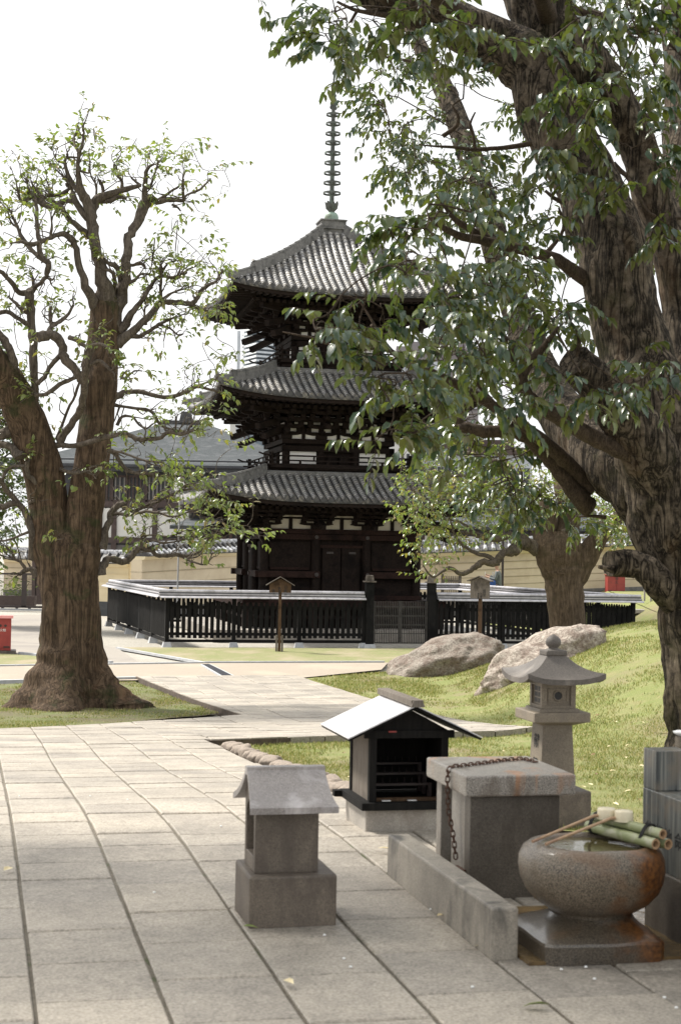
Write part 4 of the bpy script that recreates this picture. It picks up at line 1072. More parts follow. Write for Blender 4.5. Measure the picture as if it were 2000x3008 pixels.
for i in range(160):
    p = Vector((c.x+rnd.gauss(-.1,.32), c.y+rnd.uniform(-.2,.2), .4+abs(rnd.gauss(0,.35)))); a = rnd.random()*6.28; dd = Vector((math.cos(a), math.sin(a), rnd.uniform(-.5,.5)))*.09
    q.add([p, p+dd+Vector((0,0,.03)), p+dd*1.6, p+dd-Vector((0,0,.03))], [(0,1,2,3)])
q.build('foliage', M['leaf_b'], pl_)
def redbox(px0, px1, pyt, pyb, Y, dep, rz, label, zg, roof):
    x0, x1 = (px0-1000)*Y/f, (px1-1000)*Y/f; c = Vector(((x0+x1)/2, Y, zg)); w2 = (x1-x0)/2; hh = (pyb-pyt)*Y/f
    t = thing('hydrant_box', c, label, 'box')
    T4 = Matrix.Translation(c) @ Matrix.Rotation(rz,4,'Z')
    q = MB(); q.T = T4; q.bbox(-w2,w2,0,dep,.0,hh,.012); b_ = q.build('cabinet', M['redpaint'], t)
    q = MB(); q.T = T4
    for s in (-1,1): q.mark(); q.box(s*w2*.5-w2*.46, s*w2*.5+w2*.46, -.012, 0, .06, hh-.1)
    dr_ = q.build('doors', M['redpaint'], b_)
    q = MB(); q.T = T4; q.box(-w2-.04,w2+.04,-.05,dep+.03,hh-.01,hh+.05 if roof else hh+.012,0,.03); q.build('lid', M['redlight'] if roof else M['redpaint'], t)
    q = MB(); q.T = T4; q.box(-w2-.1,w2+.12,-.08,dep+.1,-.12,.0); q.build('plinth', M['footing'] if not roof else M['gr_dark'], t)
    q = MB(); q.T = T4
    for s in (-1,1): q.box(s*w2*.72-.07,s*w2*.72+.07,-.03,-.012,.07,.1)
    if roof:
        for s in (-.5,.3,.62): q.tube([T4.inverted() @ (T4 @ Vector((s*w2,-.012,hh*.76))), Vector((s*w2,-.03,hh*.76))], .03, 10)
    q.build('fittings', M['metal_brown'], t)
    if roof: text_mesh('lettering', '消火栓', .075, M['white'], face_mat(T4 @ Vector((w2*.35,-.016,hh*.62)), rz), t)
    else: text_mesh('lettering', '消\n火', .14, M['facade_dark'], face_mat(T4 @ Vector((0,-.016,hh*.70)), rz), t)
redbox(-48, 41, 1818, 1914, 37.2, .45, math.radians(12), 'red hydrant box with light lid on the grass left of the big trunk', 0.0, True)
redbox(1786, 1839, 1688, 1742, 58.6, .35, math.radians(8), 'red hydrant box standing against the cream wall under the big tree stub', zat(1812, 1743, 58.6), False)
# small white frame and flat slab at the right
c = P(1901, 1760, 50); c.z = h(c.x, c.y)-.05
t = thing('bollard_frame', c, 'small white stone frame standing on the grass right of the red box', 'post')
z1_ = zat(1901, 1722, 50); q = MB()
for s in (-1,1): q.mark(); q.box(c.x+s*.1-.025,c.x+s*.1+.025,c.y-.03,c.y+.03,c.z,z1_)
q.build('uprights', M['gr_light'], t); q = MB(); q.box(c.x-.125,c.x+.125,c.y-.035,c.y+.035,z1_,z1_+.04); q.build('top_bar', M['gr_light'], t)
c = P(1872, 1762, 49); q = MB(); zc = h(c.x,c.y)-.05; q.bbox(c.x-.25,c.x+.18,c.y-.25,c.y+.25,zc,zc+.12,.02); tag(q.build('flat_stone', M['gr_light']), 'flat pale stone slab lying on the grass beside the white frame', 'stone')
# wooden screen beyond the right fence
c = GP(1328, 57.5); zg = .35
t = thing('wooden_screen', Vector((c.x,c.y,zg)), 'weathered little wooden slatted screen before the cream wall near the person', 'screen')
zt_ = zat(1328, 1690, 57.5); q = MB()
for s in (-1,1): q.mark(); q.box(c.x+s*.32-.045,c.x+s*.32+.045,c.y-.05,c.y+.05,zg-.1,zt_+(.06 if s < 0 else 0))
q.build('posts', M['wood_grey'], t); q = MB()
for i in range(9): x = c.x-.26+.065*i; q.box(x-.017,x+.017,c.y-.01,c.y+.02,zg+.05,zt_-.02)
q.build('slats', M['wood_grey'], t); q = MB()
for z in (zg+.2, zg+.55, zt_-.2): q.mark(); q.box(c.x-.3,c.x+.3,c.y-.045,c.y-.01,z-.05,z+.05)
q.build('crossbars', M['wood_grey'], t)
# loudspeaker on a pole, second thin pole
c = GP(526, 46.3); t = thing('loudspeaker_pole', c, 'thin grey pole with a round white loudspeaker dish left of the pagoda', 'loudspeaker')
zt_ = zat(526, 1432, 46.3); q = MB(); q.tube([(c.x,c.y,-.1),(c.x+.02,c.y,zt_+.1)], [.028,.022], 10); q.build('pole', S('polegrey', (.3,.3,.3), (.4,.4,.4)), t)
q = MB(); R4 = Matrix.Translation((c.x+.02,c.y-.12,zt_)) @ Matrix.Rotation(math.radians(80),4,'X'); q.T = R4
q.lathe([(.17,.10),(.165,.02),(.12,-.03),(.05,-.06),(.0,-.07)], (0,0,0), 24); q.lathe([(.17,.10),(.15,.09),(.05,.0),(.0,.0)], (0,0,0), 24); q.lathe([(.0,.12),(.05,.1),(.05,.0)], (0,0,0), 12)
q.build('speaker_dish', M['white'], t)
q = MB(); q.T = Matrix.Translation((c.x+.02,c.y,zt_)); q.box(-.05,.05,-.1,.05,-.22,-.1); q.build('bracket', M['footing'], t)
c = GP(1478, 58.5); q = MB(); q.tube([(c.x,c.y,0),(c.x,c.y,zat(1478,1545,58.5))], .045, 8); tag(q.build('drain_pole', M['metal_brown']), 'thin dark brown pole before the cream wall just right of the person', 'pole')
# ================================================================= PERSON
def person():
    Y = 57.; c = GP(1463, Y); zg = P(1463, 1655, Y).z-1.70; o = Vector((c.x,c.y,zg))
    t = thing('person', o, 'person in cap and grey jacket holding a phone and blue bag before the cream wall', 'person')
    T4 = Matrix.Translation(o) @ Matrix.Rotation(math.radians(-90-15),4,'Z')     # faces left, local -y is forward
    def skin(name, edges, mat, parent, sub=2):
        vs = []; idx = {}; es = []; rad = []
        for a, b in edges:
            for p in (a, b):
                k = tuple(round(q_, 4) for q_ in p[:3])
                if k not in idx: idx[k] = len(vs); vs.append(p[:3]); rad.append(p[3])
            es.append((idx[tuple(round(q_,4) for q_ in a[:3])], idx[tuple(round(q_,4) for q_ in b[:3])]))
        me = bpy.data.meshes.new(name+'_s'); me.from_pydata(vs, es, []); ob = bpy.data.objects.new(name+'_tmp', me); COL.objects.link(ob)
        md = ob.modifiers.new('s', 'SKIN'); sv = me.skin_vertices[0].data
        for i, r in enumerate(rad):
            r = r if hasattr(r, '__len__') else (r, r); sv[i].radius = r; sv[i].use_root = (i == 0)
        m2 = ob.modifiers.new('u', 'SUBSURF'); m2.levels = sub; m2.render_levels = sub
        dg_ = bpy.context.evaluated_depsgraph_get(); out = bpy.data.meshes.new_from_object(ob.evaluated_get(dg_))
        bpy.data.objects.remove(ob)
        out.transform(Matrix.Translation(-ORG[t.name]) @ T4); out.materials.clear(); out.materials.append(mat); out.name = name
        for p_ in out.polygons: p_.use_smooth = True
        return link(name, out, parent, ORG[t.name])
    # body: one surface (pelvis root), head, arms with hands; legs
    pel = (0,0,.93,.13); wai = (0,.01,1.08,.12); che = (0,.02,1.30,.15); nk = (0,.0,1.46,.06); hd0 = (0,-.02,1.53,.065); hd = (0,-.035,1.60,.088); hd2 = (0,-.02,1.66,.07)
    E_ = [(pel,wai),(wai,che),(che,nk),(nk,hd0),(hd0,hd),(hd,hd2)]
    hands = []
    for s, hx in ((1, (.16,-.36,1.22)), (-1, (-.1,-.40,1.28))):
        sh = (s*.19,.02,1.38,.06); el = (s*.25,-.03,1.12,.045); wr = (hx[0],hx[1]+.06,hx[2]-.01,.028); pa = (hx[0]*.95,hx[1],hx[2],.034)
        E_ += [(che,sh),(sh,el),(el,wr),(wr,pa)]
        for i in range(4):
            b1 = (pa[0]-.024+.016*i, pa[1]-.045, pa[2]+.005, .009); b2 = (b1[0], b1[1]-.03+(.006 if i in (0,3) else 0), b1[2]+.018, .008); E_ += [(pa,b1),(b1,b2)]
        th = (pa[0]-s*.035, pa[1]-.015, pa[2]+.02, .01); E_ += [(pa,th),(th,(th[0],th[1]-.02,th[2]+.02,.008))]
    for s in (1,-1):
        hp = (s*.09,0,.86,.10); kn = (s*.10,-.02*s,.50,.065); an = (s*.10,.02,.10,.045); toe = (s*.11,-.13,.04,.04)
        E_ += [(pel,hp),(hp,kn),(kn,an),(an,toe)]
    body = skin('body', E_, M['skin'], t)
    # face
    q = MB(); q.T = T4
    q.tube([(0,-.115,1.61),(0,-.135,1.585),(0,-.115,1.578)], [.010,.016,.010], 6)
    for s in (-1,1): q.tube([(s*.085,-.02,1.62),(s*.09,-.015,1.585)], [.014,.010], 6)
    q.build('nose_and_ears', M['skin'], body)
    q = MB(); q.T = T4
    for s in (-1,1): q.lathe([(.0,.0),(.009,.004),(.0,.009)], (s*.032,-.112,1.615), 8)
    q.box(-.022,.022,-.113,-.105,1.553,1.558); q.build('eyes_and_mouth', M['hair'], body)
    skin('hair', [((0,.02,1.66,.075),(0,.05,1.60,.06))], M['hair'], t, 1)
    q = MB(); q.T = T4; q.lathe([(.108,0),(.112,.03),(.09,.075),(.04,.10),(0,.105)], (0,-.02,1.645), 16); q.box(-.07,.07,-.20,-.10,1.645,1.66,.015,.0); q.build('cap', M['hair'], t)
    jk = [((0,0,.80,.175),(0,.01,1.0,.16)),((0,.01,1.0,.16),(0,.02,1.28,.18)),((0,.02,1.28,.18),(0,.01,1.42,.085))]
    for s, el, wr in ((1,(.26,-.03,1.12,.06),(.17,-.26,1.19,.045)),(-1,(-.26,-.03,1.12,.06),(-.12,-.30,1.25,.045))):
        jk += [((0,.02,1.28,.18),(s*.20,.02,1.37,.075)),((s*.20,.02,1.37,.075),el),(el,wr)]
    skin('jacket', jk, M['cloth_grey'], t)
    tr = [((0,0,.92,.14),(s*.095,0,.84,.11)) for s in (1,-1)]
    for s in (1,-1): tr += [((s*.095,0,.84,.11),(s*.10,-.02*s,.5,.085)),((s*.10,-.02*s,.5,.085),(s*.10,.02,.12,.07))]
    skin('trousers', tr, M['cloth_black'], t)
    q = MB(); q.T = T4
    for s in (1,-1): q.mark(); q.bbox(s*.1-.045,s*.1+.045,-.19,.08,0,.09,.02)
    q.build('shoes', M['cloth_black'], t)
    q = MB(); q.T = T4; q.box(-.045,.045,-.17,-.15,1.02,1.40); q.build('shirt', M['white'], t)
    q = MB(); q.T = T4; q.bbox(-.135,-.06,-.462,-.452,1.27,1.39,.003); o1 = tag(q.build('phone', M['white']), 'small white phone held up in the hand of the person in grey', 'phone')
    q = MB(); q.T = T4; q.bbox(.10,.34,-.30,-.02,.80,1.10,.05,.02); q.tube([(.2,-.16,1.1),(.2,-.2,1.19),(.2,-.24,1.1)], .012, 6); tag(q.build('shoulder_bag', M['cloth_blue']), 'bright blue cloth bag on the arm of the person by the cream wall', 'bag')
person()
# ================================================================= NEAR OBJECTS (temple grid u, v)
GT = Matrix(((E1.x,E2.x,0,0),(E1.y,E2.y,0,0),(0,0,1,0),(0,0,0,1)))     # (u, v, z) -> world
ZG = .93
def nmb():
    q = MB(); q.T = GT; return q
# small stone lantern
t = thing('small_stone_lantern', W(1.3,6.74,ZG), 'small square stone lantern with curved roof standing alone on the paving', 'lantern')
q = nmb(); q.bbox(1.117,1.488,6.54,6.92,ZG-.01,1.142,.011,.003); q.build('plinth', M['gr_brown'], t)
bx0, bx1, by0, by1 = 1.148, 1.418, 6.60, 6.86; zb0, zb1 = 1.141, 1.425
q = nmb()   # hollow body, arched opening through the left gable
q.bbox(bx0,bx1,by0,by0+.035,zb0,zb1,.004); q.bbox(bx0,bx1,by1-.035,by1,zb0,zb1,.004); q.box(bx1-.035,bx1-.002,by0+.03,by1-.03,zb0,zb1+.06)
q.bbox(bx0,bx1,by0+.034,by1-.034,zb0,zb0+.065,.004); body = q.build('fire_chamber', M['gr_brown'], t)
q = nmb(); cy = (by0+by1)/2; n = 10; r_ = (by1-by0)/2-.035
V = []
for i in range(n+1):
    a = math.pi*i/n; V += [(cy+r_*math.cos(a), zb1-.075+r_*.9*math.sin(a))]
top = [(by1-.034, zb1+.0), (cy, zb1+.09), (by0+.034, zb1+.0)]
vs = []
for x in (bx0, bx0+.035):
    vs += [(x, a, b) for a, b in V]+[(x, cy+(by1-by0)/2*.99*math.cos(math.pi*i/n), zb1-.0+(.10*math.sin(math.pi*i/n))) for i in range(n+1)]
m_ = n+1
q.add(vs, [(i, i+1, m_+i+1, m_+i) for i in range(n)]+[(2*m_+i+1, 2*m_+i, 3*m_+i, 3*m_+i+1) for i in range(n)]+[(i+1, i, 2*m_+i, 2*m_+i+1) for i in range(n)])
q.build('arch', M['gr_brown'], t)
q = nmb(); rx0, rx1 = 1.128, 1.462; zr = 1.562; ye0, ye1 = 6.505, 6.955; ycen = cy+.0
K = 12; prof_f = []
for i in range(K+1):
    s = i/K; z = 1.428+(zr-1.428)*(.45*s+.55*s*s)
    prof_f.append((ye0+(ycen-ye0-.02)*s, z))
prof_b = [(2*ycen-y, z) for y, z in prof_f][::-1]
outl = prof_f+prof_b; inn = [(y, z-.026) for y, z in outl]
nO = len(outl)
for x0, x1, grow in ((rx0, rx1, .012),):
    V = []
    for x, g in ((x0, 0), (x1, 0)):
        for (y, z) in outl: s = abs(y-ycen)/(ycen-ye0); V.append((x+(-1 if x == x0 else 1)*.02*s*s, y, z))
        for (y, z) in inn: s = abs(y-ycen)/(ycen-ye0); V.append((x+(-1 if x == x0 else 1)*.02*s*s, y, z))
    F_ = [(i, 2*nO+i, 2*nO+i+1, i+1) for i in range(nO-1)]+[(nO+i+1, 3*nO+i+1, 3*nO+i, nO+i) for i in range(nO-1)]
    F_ += [(i+1, nO+i+1, nO+i, i) for i in range(nO-1)]+[(2*nO+i, 3*nO+i, 3*nO+i+1, 2*nO+i+1) for i in range(nO-1)]
    F_ += [(0, nO, 3*nO, 2*nO), (2*nO-1, nO-1, 3*nO-1, 4*nO-1)]
    q.add(V, F_)
q.box(rx0-.002, rx1+.002, ycen-.026, ycen+.026, zr-.012, zr+.008)
q.build('roof', M['gr_roof2'], t)
# wooden candle shrine
t = thing('wooden_candle_shrine', W(2.37,8.95,ZG), 'dark open wooden candle shrine with white metal gable roof', 'shrine')
q = nmb(); q.bbox(2.135,2.60,8.70,9.20,ZG-.02,1.047,.008); q.build('stone_base', M['gr_light'], t)
q = nmb(); q.box(2.105,2.63,8.665,8.72,1.047,1.088); q.box(2.105,2.16,8.72,9.23,1.047,1.088); q.box(2.575,2.63,8.72,9.23,1.047,1.088); q.box(2.06,2.67,9.17,9.23,1.05,1.085); q.box(2.16,2.575,8.72,9.17,1.048,1.078); q.build('sill', M['wood_black'], t)
zb = 1.088; ze = 1.475
q = nmb()
for x in (2.152, 2.568):
    for y in (8.70, 9.15): q.mark(); q.box(x,x+.04,y,y+.04,zb,ze)
q.mark(); q.box(2.12,2.64,8.69,8.715,ze-.03,ze+.012); q.mark(); q.box(2.12,2.64,9.165,9.19,ze-.03,ze+.012); q.build('posts', M['wood_black'], t)
q = nmb(); q.box(2.16,2.172,8.745,9.145,zb,ze); q.build('left_side_board', M['wood_grey'], t)
q = nmb(); q.box(2.60,2.606,8.745,8.99,zb,ze-.045); q.box(2.60,2.606,8.99,9.15,zb,ze)
for i in range(5): q.box(2.60,2.606,8.745+i*.055,8.745+i*.055+.028,ze-.045,ze)
q.box(2.19,2.57,9.16,9.17,zb,ze); q.build('back_boards', M['wood_black'], t)
q = nmb(); gp = [(2.15,ze),(2.63,ze),(2.39,1.60)]
q.mark(); q.prism(gp, 8.70, 8.715, lambda a, b, s: (a, s, b)); q.mark(); q.prism(gp, 9.165, 9.18, lambda a, b, s: (a, s, b)); q.build('gable_boards', M['wood_black'], t)
def roofslab(q, xe, ze_, xr, zr_, y0, y1, th):
    d_ = Vector((xr-xe, 0, zr_-ze_)); n_ = Vector((-(zr_-ze_), 0, xr-xe)).normalized()*th
    if n_.z < 0: n_ = -n_
    V = []
    for y in (y0, y1):
        for x, z in ((xe,ze_),(xr,zr_)): V += [Vector((x,y,z)), Vector((x,y,z))+n_]
    q.add(V, [(0,2,3,1),(5,7,6,4),(0,4,6,2),(1,3,7,5),(0,1,5,4),(2,6,7,3)])
metal, t_, b_ = nodes('roof_metal'); b_.inputs['Metallic'].default_value = .75; b_.inputs['Roughness'].default_value = .34
c_ = ramp(t_, noi(t_, coord(t_, (8,1,1)), 3, 4), [(.3,(.62,.62,.65)),(.7,(.8,.8,.82))]); t_.links.new(c_, b_.inputs['Base Color'])
q = nmb(); roofslab(q, 2.005,1.452,2.392,1.632,8.60,9.33,.006); roofslab(q, 2.775,1.452,2.388,1.632,8.60,9.33,.006); q.build('roof', metal, t)
q = nmb(); roofslab(q, 2.012,1.440,2.392,1.618,8.605,9.32,.011); roofslab(q, 2.768,1.440,2.388,1.618,8.605,9.32,.011); q.build('roof_boards', M['wood_black'], t)
q = nmb(); q.bbox(2.355,2.425,8.58,9.36,1.630,1.668,.004); q.prism([(2.35,1.63),(2.43,1.63),(2.415,1.668),(2.365,1.668)], 8.565, 8.585, lambda a,b,s:(a,s,b)); q.build('ridge_beam', M['wood_grey'], t)
q = nmb()
for i, (y, z) in enumerate(((8.86,1.155),(8.98,1.20),(9.08,1.245))):
    q.box(2.20,2.56,y,y+.03,z,z+.012); q.box(2.20,2.22,y,y+.03,zb,z); q.box(2.54,2.56,y,y+.03,zb,z)
    for j in range(8): q.tube([(2.23+j*.043,y+.015,z+.012),(2.23+j*.043,y+.015,z+.045)], [.002,.0007], 5)
sh = q.build('candle_racks', M['metal_brown'], t)
q = nmb(); q.bbox(2.21,2.58,8.76,8.80,1.08,1.10,.003); q.build('drip_board', M['wood_brown'], t)
for x in (2.235, 2.385):
    q = nmb(); q.box(x,x+.05,8.725,8.75,1.0885,1.092); tag(q.build('paper_slip', M['white']), 'small white paper slip on the sill of the wooden candle shrine', 'paper', 'paper slips on the candle shrine sill')
q = nmb(); q.box(2.255,2.30,8.684,8.69,1.478,1.487); q.build('red_label', M['redpaint'], t)
q = nmb(); q.bbox(2.62,2.66,8.86,8.9,ZG,1.05,.004); tag(q.build('wooden_peg', S('orange_wood', (.35,.13,.03),(.45,.18,.05))), 'orange brown wooden block between the candle shrine and the stone table', 'block')
# stone table with chain
TV0, TZ = 6.92, 1.487
t = thing('stone_table', W(2.42,7.25,ZG), 'big square stone table with a rusty chain over it', 'table')
q = nmb(); TV1 = 7.58
q.bbox(2.16,2.685,TV0,TV1,1.392,TZ,.009,.002); q.build('top_slab', M['table'], t)
q = nmb(); q.bbox(2.192,2.62,6.955,7.04,ZG-.02,1.392,.005); q.build('front_panel', M['gr_dark'], t)
q = nmb(); q.bbox(2.192,2.62,7.42,7.50,ZG-.02,1.392,.005); q.build('back_panel', M['gr_light'], t)
q = nmb(); q.bbox(2.197,2.225,7.05,7.26,ZG-.02,1.391,.003); q.build('side_panel', M['gr_light'], t)
q = nmb(); q.box(2.25,2.60,7.04,7.42,ZG-.02,1.39); q.build('dark_core', M['gr_dark'], t)
def chain(pts, link_, r, name, label):
    pts = [Vector(p) for p in pts]; L = [0]
    for a, b in zip(pts, pts[1:]): L.append(L[-1]+(b-a).length)
    def at(s):
        for i in range(len(pts)-1):
            if s <= L[i+1]: return pts[i].lerp(pts[i+1], (s-L[i])/(L[i+1]-L[i]))
        return pts[-1]
    q = nmb(); s = 0; i = 0; pitch = link_*.74
    while s+link_ < L[-1]:
        a = at(s); b = at(s+link_*.9); c = (a+b)/2; d_ = (b-a).normalized()
        up = Vector((0,0,1)) if abs(d_.z) < .8 else Vector((-1,0,0))
        if i % 2: up = d_.cross(up)
        up = (up-d_*up.dot(d_)).normalized()
        q.ring(c+(Vector((0,0,r)) if abs(d_.z) < .8 else Vector((0,0,0))), link_*.27, r, 16, 6, up, link_*.22, d_)
        s += pitch; i += 1
    tag(q.build(name, M['rust']), label, 'chain')
zc = TZ+.004
chain([(2.63,7.30,zc),(2.60,7.42,zc),(2.53,7.40,zc),(2.38,7.30,zc),(2.25,7.22,zc),(2.150,7.17,zc),(2.146,7.168,1.42),(2.150,7.16,1.30),(2.165,7.12,1.18),(2.175,7.10,1.06)], .034, .0032, 'chain', 'rusty iron chain lying over the stone table and hanging down its left side')
q = nmb(); q.bbox(2.176,2.19,7.0,7.12,ZG+.06,1.05,.002); tag(q.build('iron_plate', M['rust']), 'dark rusty iron plate at the end of the hanging chain', 'plate')
# long low kerb stone
q = nmb(); q.bbox(1.955,2.062,5.90,7.52,ZG-.05,1.128,.010,.002); tag(q.build('kerb_stone', granite('gr_kerb', (.34,.31,.268), (.17,.155,.132), stain=(.075,.07,.062), sscale=4, sr=(.52,.68))), 'long upright grey kerb stone bar running back beside the basin', 'kerb')
# wash basin
def superel(t_, n_): return (abs(math.cos(t_))**n_+abs(math.sin(t_))**n_)**(-1/n_)
t = thing('stone_basin', W(2.43,6.03,ZG), 'round brown stone water basin streaked with orange rust on a square foot', 'basin')
q = nmb(); cu, cv = 2.410, 6.035
fu, fv, fh_ = 2.378, 6.022, .248
V = []; nS = 64
rings = [(fh_,-.03,30,0),(fh_+.002,.066,30,0),(fh_-.004,.076,22,0),(fh_-.016,.084,16,0),(.205,.103,8,.3),(.180,.118,4,.6),(.166,.130,2.8,.85),(.160,.142,2.2,1)]
for r, z, n_, k_ in rings:
    for j in range(nS):
        a = 2*math.pi*(j+.5)/nS; k = superel(a, n_); x = r*k*math.cos(a); y = r*k*math.sin(a)
        lim = r*1.86
        if abs(x)+abs(y) > lim: s_ = lim/(abs(x)+abs(y)); x *= s_; y *= s_
        p = Vector((fu+(cu-fu)*k_+x, fv+(cv-fv)*k_+y, ZG+z)); p += noise.noise_vector(p*9)*.004; V.append(p)
ff = [(i*nS+j, i*nS+(j+1) % nS, (i+1)*nS+(j+1) % nS, (i+1)*nS+j) for i in range(len(rings)-1) for j in range(nS)]
q.add(V, ff[:nS*2], False); q.add(V, ff[nS*2:], True)
q.build('foot', M['basin_base'], t)
q = nmb(); zB = ZG+.125
pr_ = [(.150,0),(.156,.012),(.150,.022),(.175,.035),(.222,.065),(.256,.105),(.275,.150),(.282,.195),(.279,.235),(.264,.268),(.240,.288),(.222,.294),(.210,.292),(.200,.284),(.192,.26),(.17,.22),(.0,.2)]
V = []; nS = 56
for r, z in pr_:
    for j in range(nS):
        a = 2*math.pi*j/nS; n_ = 2.5; k = superel(a, n_); p = Vector((cu+r*k*math.cos(a)*1.0, cv+r*k*math.sin(a)*.93, zB+z)); p += noise.noise_vector(p*8)*.003; V.append(p)
q.add(V, [(i*nS+j, i*nS+(j+1) % nS, (i+1)*nS+(j+1) % nS, (i+1)*nS+j) for i in range(len(pr_)-1) for j in range(nS)], True)
q.build('bowl', M['basin'], t)
q = nmb(); q.lathe([(.199,0),(.0,0)], (cu,cv,zB+.277), 40, 2.5); tag(q.build('basin_water', M['water']), kind='structure'); bpy.data.objects['basin_water'].name = 'water'
# bamboo rest and ladles
def bam(a, b, r, q, q2):
    a = Vector(a); b = Vector(b); d_ = (b-a); L = d_.length; n = 8
    pts = [a+d_*i/n for i in range(n+1)]; rr_ = [r*(1.0 if i not in (3,6) else 1.06) for i in range(n+1)]
    q.tube(pts, rr_, 16, caps=False)
    q2.tube([a-d_.normalized()*.001, a+d_.normalized()*.004], [r*.99,r*.99], 16, caps=False)
    e = d_.normalized(); s_ = e.cross(Vector((0,0,1))).normalized(); u_ = s_.cross(e)
    V = [a+(s_*math.cos(x)+u_*math.sin(x))*r for x in [2*math.pi*i/16 for i in range(16)]]+[a+(s_*math.cos(x)+u_*math.sin(x))*r*.62 for x in [2*math.pi*i/16 for i in range(16)]]
    V += [v+e*.06 for v in V[16:]]
    q2.add(V, [(i, (i+1)%16, 16+(i+1)%16, 16+i) for i in range(16)]); q2.add(V[16:], [(i, (i+1)%16, 16+(i+1)%16, 16+i) for i in range(16)])
    q3.add([v+e*.0595 for v in V[16:32]], [tuple(range(16))])
t = thing('bamboo_rest', W(2.60,6.0,1.355), 'three short green bamboo tubes tied with black cord resting on the basin rim', 'rack')
q = nmb(); q2 = nmb(); q3 = nmb(); zr_ = zB+.294
bam((2.600,5.845,zr_+.020),(2.475,6.24,zr_+.026),.0215,q,q2); bam((2.662,5.865,zr_+.014),(2.53,6.25,zr_+.024),.0215,q,q2); bam((2.634,5.855,zr_+.056),(2.503,6.25,zr_+.062),.0200,q,q2)
q.build('tubes', M['bamboo'], t); q2.build('cut_ends', M['bamboo_cut'], t); q3.build('hollows', M['ink'], t)
q = nmb()
for s in (.17, .9):
    q.mark(); c = Vector((2.634,5.855,zr_+.032)).lerp(Vector((2.503,6.25,zr_+.038)), s); ax = (Vector((2.503,6.25,0))-Vector((2.634,5.855,0))).normalized()
    for k in range(3): 
        pts = []
        for i in range(17):
            a_ = 2*math.pi*i/16; sd_ = ax.cross(Vector((0,0,1))); rr_ = .050*(1+.12*math.cos(3*(a_-math.pi/2)))
            pts.append(c+ax*(.006*k)+sd_*rr_*math.cos(a_)+Vector((0,0,rr_*.92*math.sin(a_))))
        q.tube(pts, .0032, 6, caps=False)
q.mark(); q.tube([(2.60,5.93,zr_+.082),(2.585,5.91,zr_+.09),(2.62,5.90,zr_+.086)], .003, 6); q.build('cord', M['cord'], t)
def ladle(cu_, cv_, cz, hx, hv, hz_, label):
    t = thing('ladle', W(cu_,cv_,cz), label, 'ladle')
    q = nmb(); q.lathe([(.037,0),(.038,.004),(.037,.036),(.034,.043),(.0,.044)], (cu_,cv_,cz), 28); q.lathe([(.0355,.0),(.0345,.03),(0,.032)], (cu_,cv_,cz), 28); q.lathe([(.0385,.0),(.0392,.003),(.0385,.006)],(cu_,cv_,cz),28)
    q.build('cup', M['ladle'], t)
    q = nmb(); q.tube([(cu_-.02,cv_,cz+.013),(cu_-.055,cv_-.003,cz+.013),(hx,hv,hz_)], [.0068,.0066,.0062], 8); q.build('handle', M['bamboo_dry'], t)
ladle(2.512,6.135,zr_+.072, 2.155,6.02,zr_+.008, 'rear wooden water ladle lying upturned across the basin')
ladle(2.560,6.07,zr_+.072, 2.185,5.95,zr_+.010, 'front wooden water ladle lying upturned across the basin')
# wet trough floor right of the basin
q = nmb(); q.box(2.07,3.5,5.80,6.72,ZG-.02,ZG+.012)
mt, t_, b_ = nodes('wet_floor'); v_ = coord(t_)
c_ = ramp(t_, noi(t_, v_, 9, 5, .6, .4), [(.3,(.07,.045,.02)),(.7,(.22,.15,.07))]); t_.links.new(c_, b_.inputs['Base Color']); b_.inputs['Roughness'].default_value = .12; bump(t_, b_, noi(t_, v_, 16, 4), .4, .006)
tag(q.build('wet_floor', mt), kind='structure')
# monument at the right edge with the carved dedication
t = thing('carved_stone', W(2.95,6.0,ZG), 'wet dark carved stone block with vertical streaks at the right edge', 'stone')
q = nmb(); q.bbox(2.78,3.5,5.2,6.39,1.19,1.508,.004); blk = q.build('inscribed_block', M['monument'], t)
q = nmb(); q.bbox(2.768,3.52,5.15,6.33,ZG-.02,1.19,.005); q.build('base_block', M['gr_dark'], t)
q = nmb(); q.bbox(2.782,2.93,6.262,6.392,1.509,1.676,.003); up_ = q.build('end_block', M['monument'], t)
RL = Matrix(((E1.x,E2.x,0,0),(E1.y,E2.y,0,0),(0,0,1,0),(0,0,0,1)))
for ch, v_ in (('尊',6.318),('蔵',6.222),('地',6.128),('命',6.03),('延',5.93)):
    # face looks to -u: text right vector is -v, up is z, normal -u
    p = W(2.7795, v_, 1.335); m4 = Matrix(((-E2.x,0,-E1.x,p.x),(-E2.y,0,-E1.y,p.y),(0,1,0,p.z),(0,0,0,1)))
    text_mesh('carved_character', ch, .075, M['ink'], m4, blk, .0015)
# stone lantern on the lawn
LV, LU = 9.35, 3.465
t = thing('stone_lantern', W(LU,LV,ZG-.05), 'tall stone garden lantern with square flared roof and round jewel', 'lantern')
def sq(q, w0, z0, w1, z1): q.box(LU-w0,LU+w0,LV-w0,LV+w0,z0,z1,w0-w1,w0-w1)
zl_ = lambda v, z: z
q = nmb(); q.bbox(LU-.19,LU+.19,LV-.19,LV+.19,ZG-.12,1.055,.012); q.build('base', M['gr_brown'], t)
q = nmb(); sq(q,.112,1.055,.094,1.447); pi_ = q.build('pillar', M['gr_lantern'], t)
q = nmb(); sq(q,.10,1.447,.165,1.470); q.bbox(LU-.18,LU+.18,LV-.18,LV+.18,1.470,1.53,.006); sq(q,.135,1.53,.125,1.548); q.build('platform', M['gr_lantern'], t)
fw = .109
q = nmb(); z0_, z1_ = 1.548, 1.705
q.box(LU-fw+.014,LU+fw-.014,LV-fw+.014,LV+fw-.014,z0_,z1_)
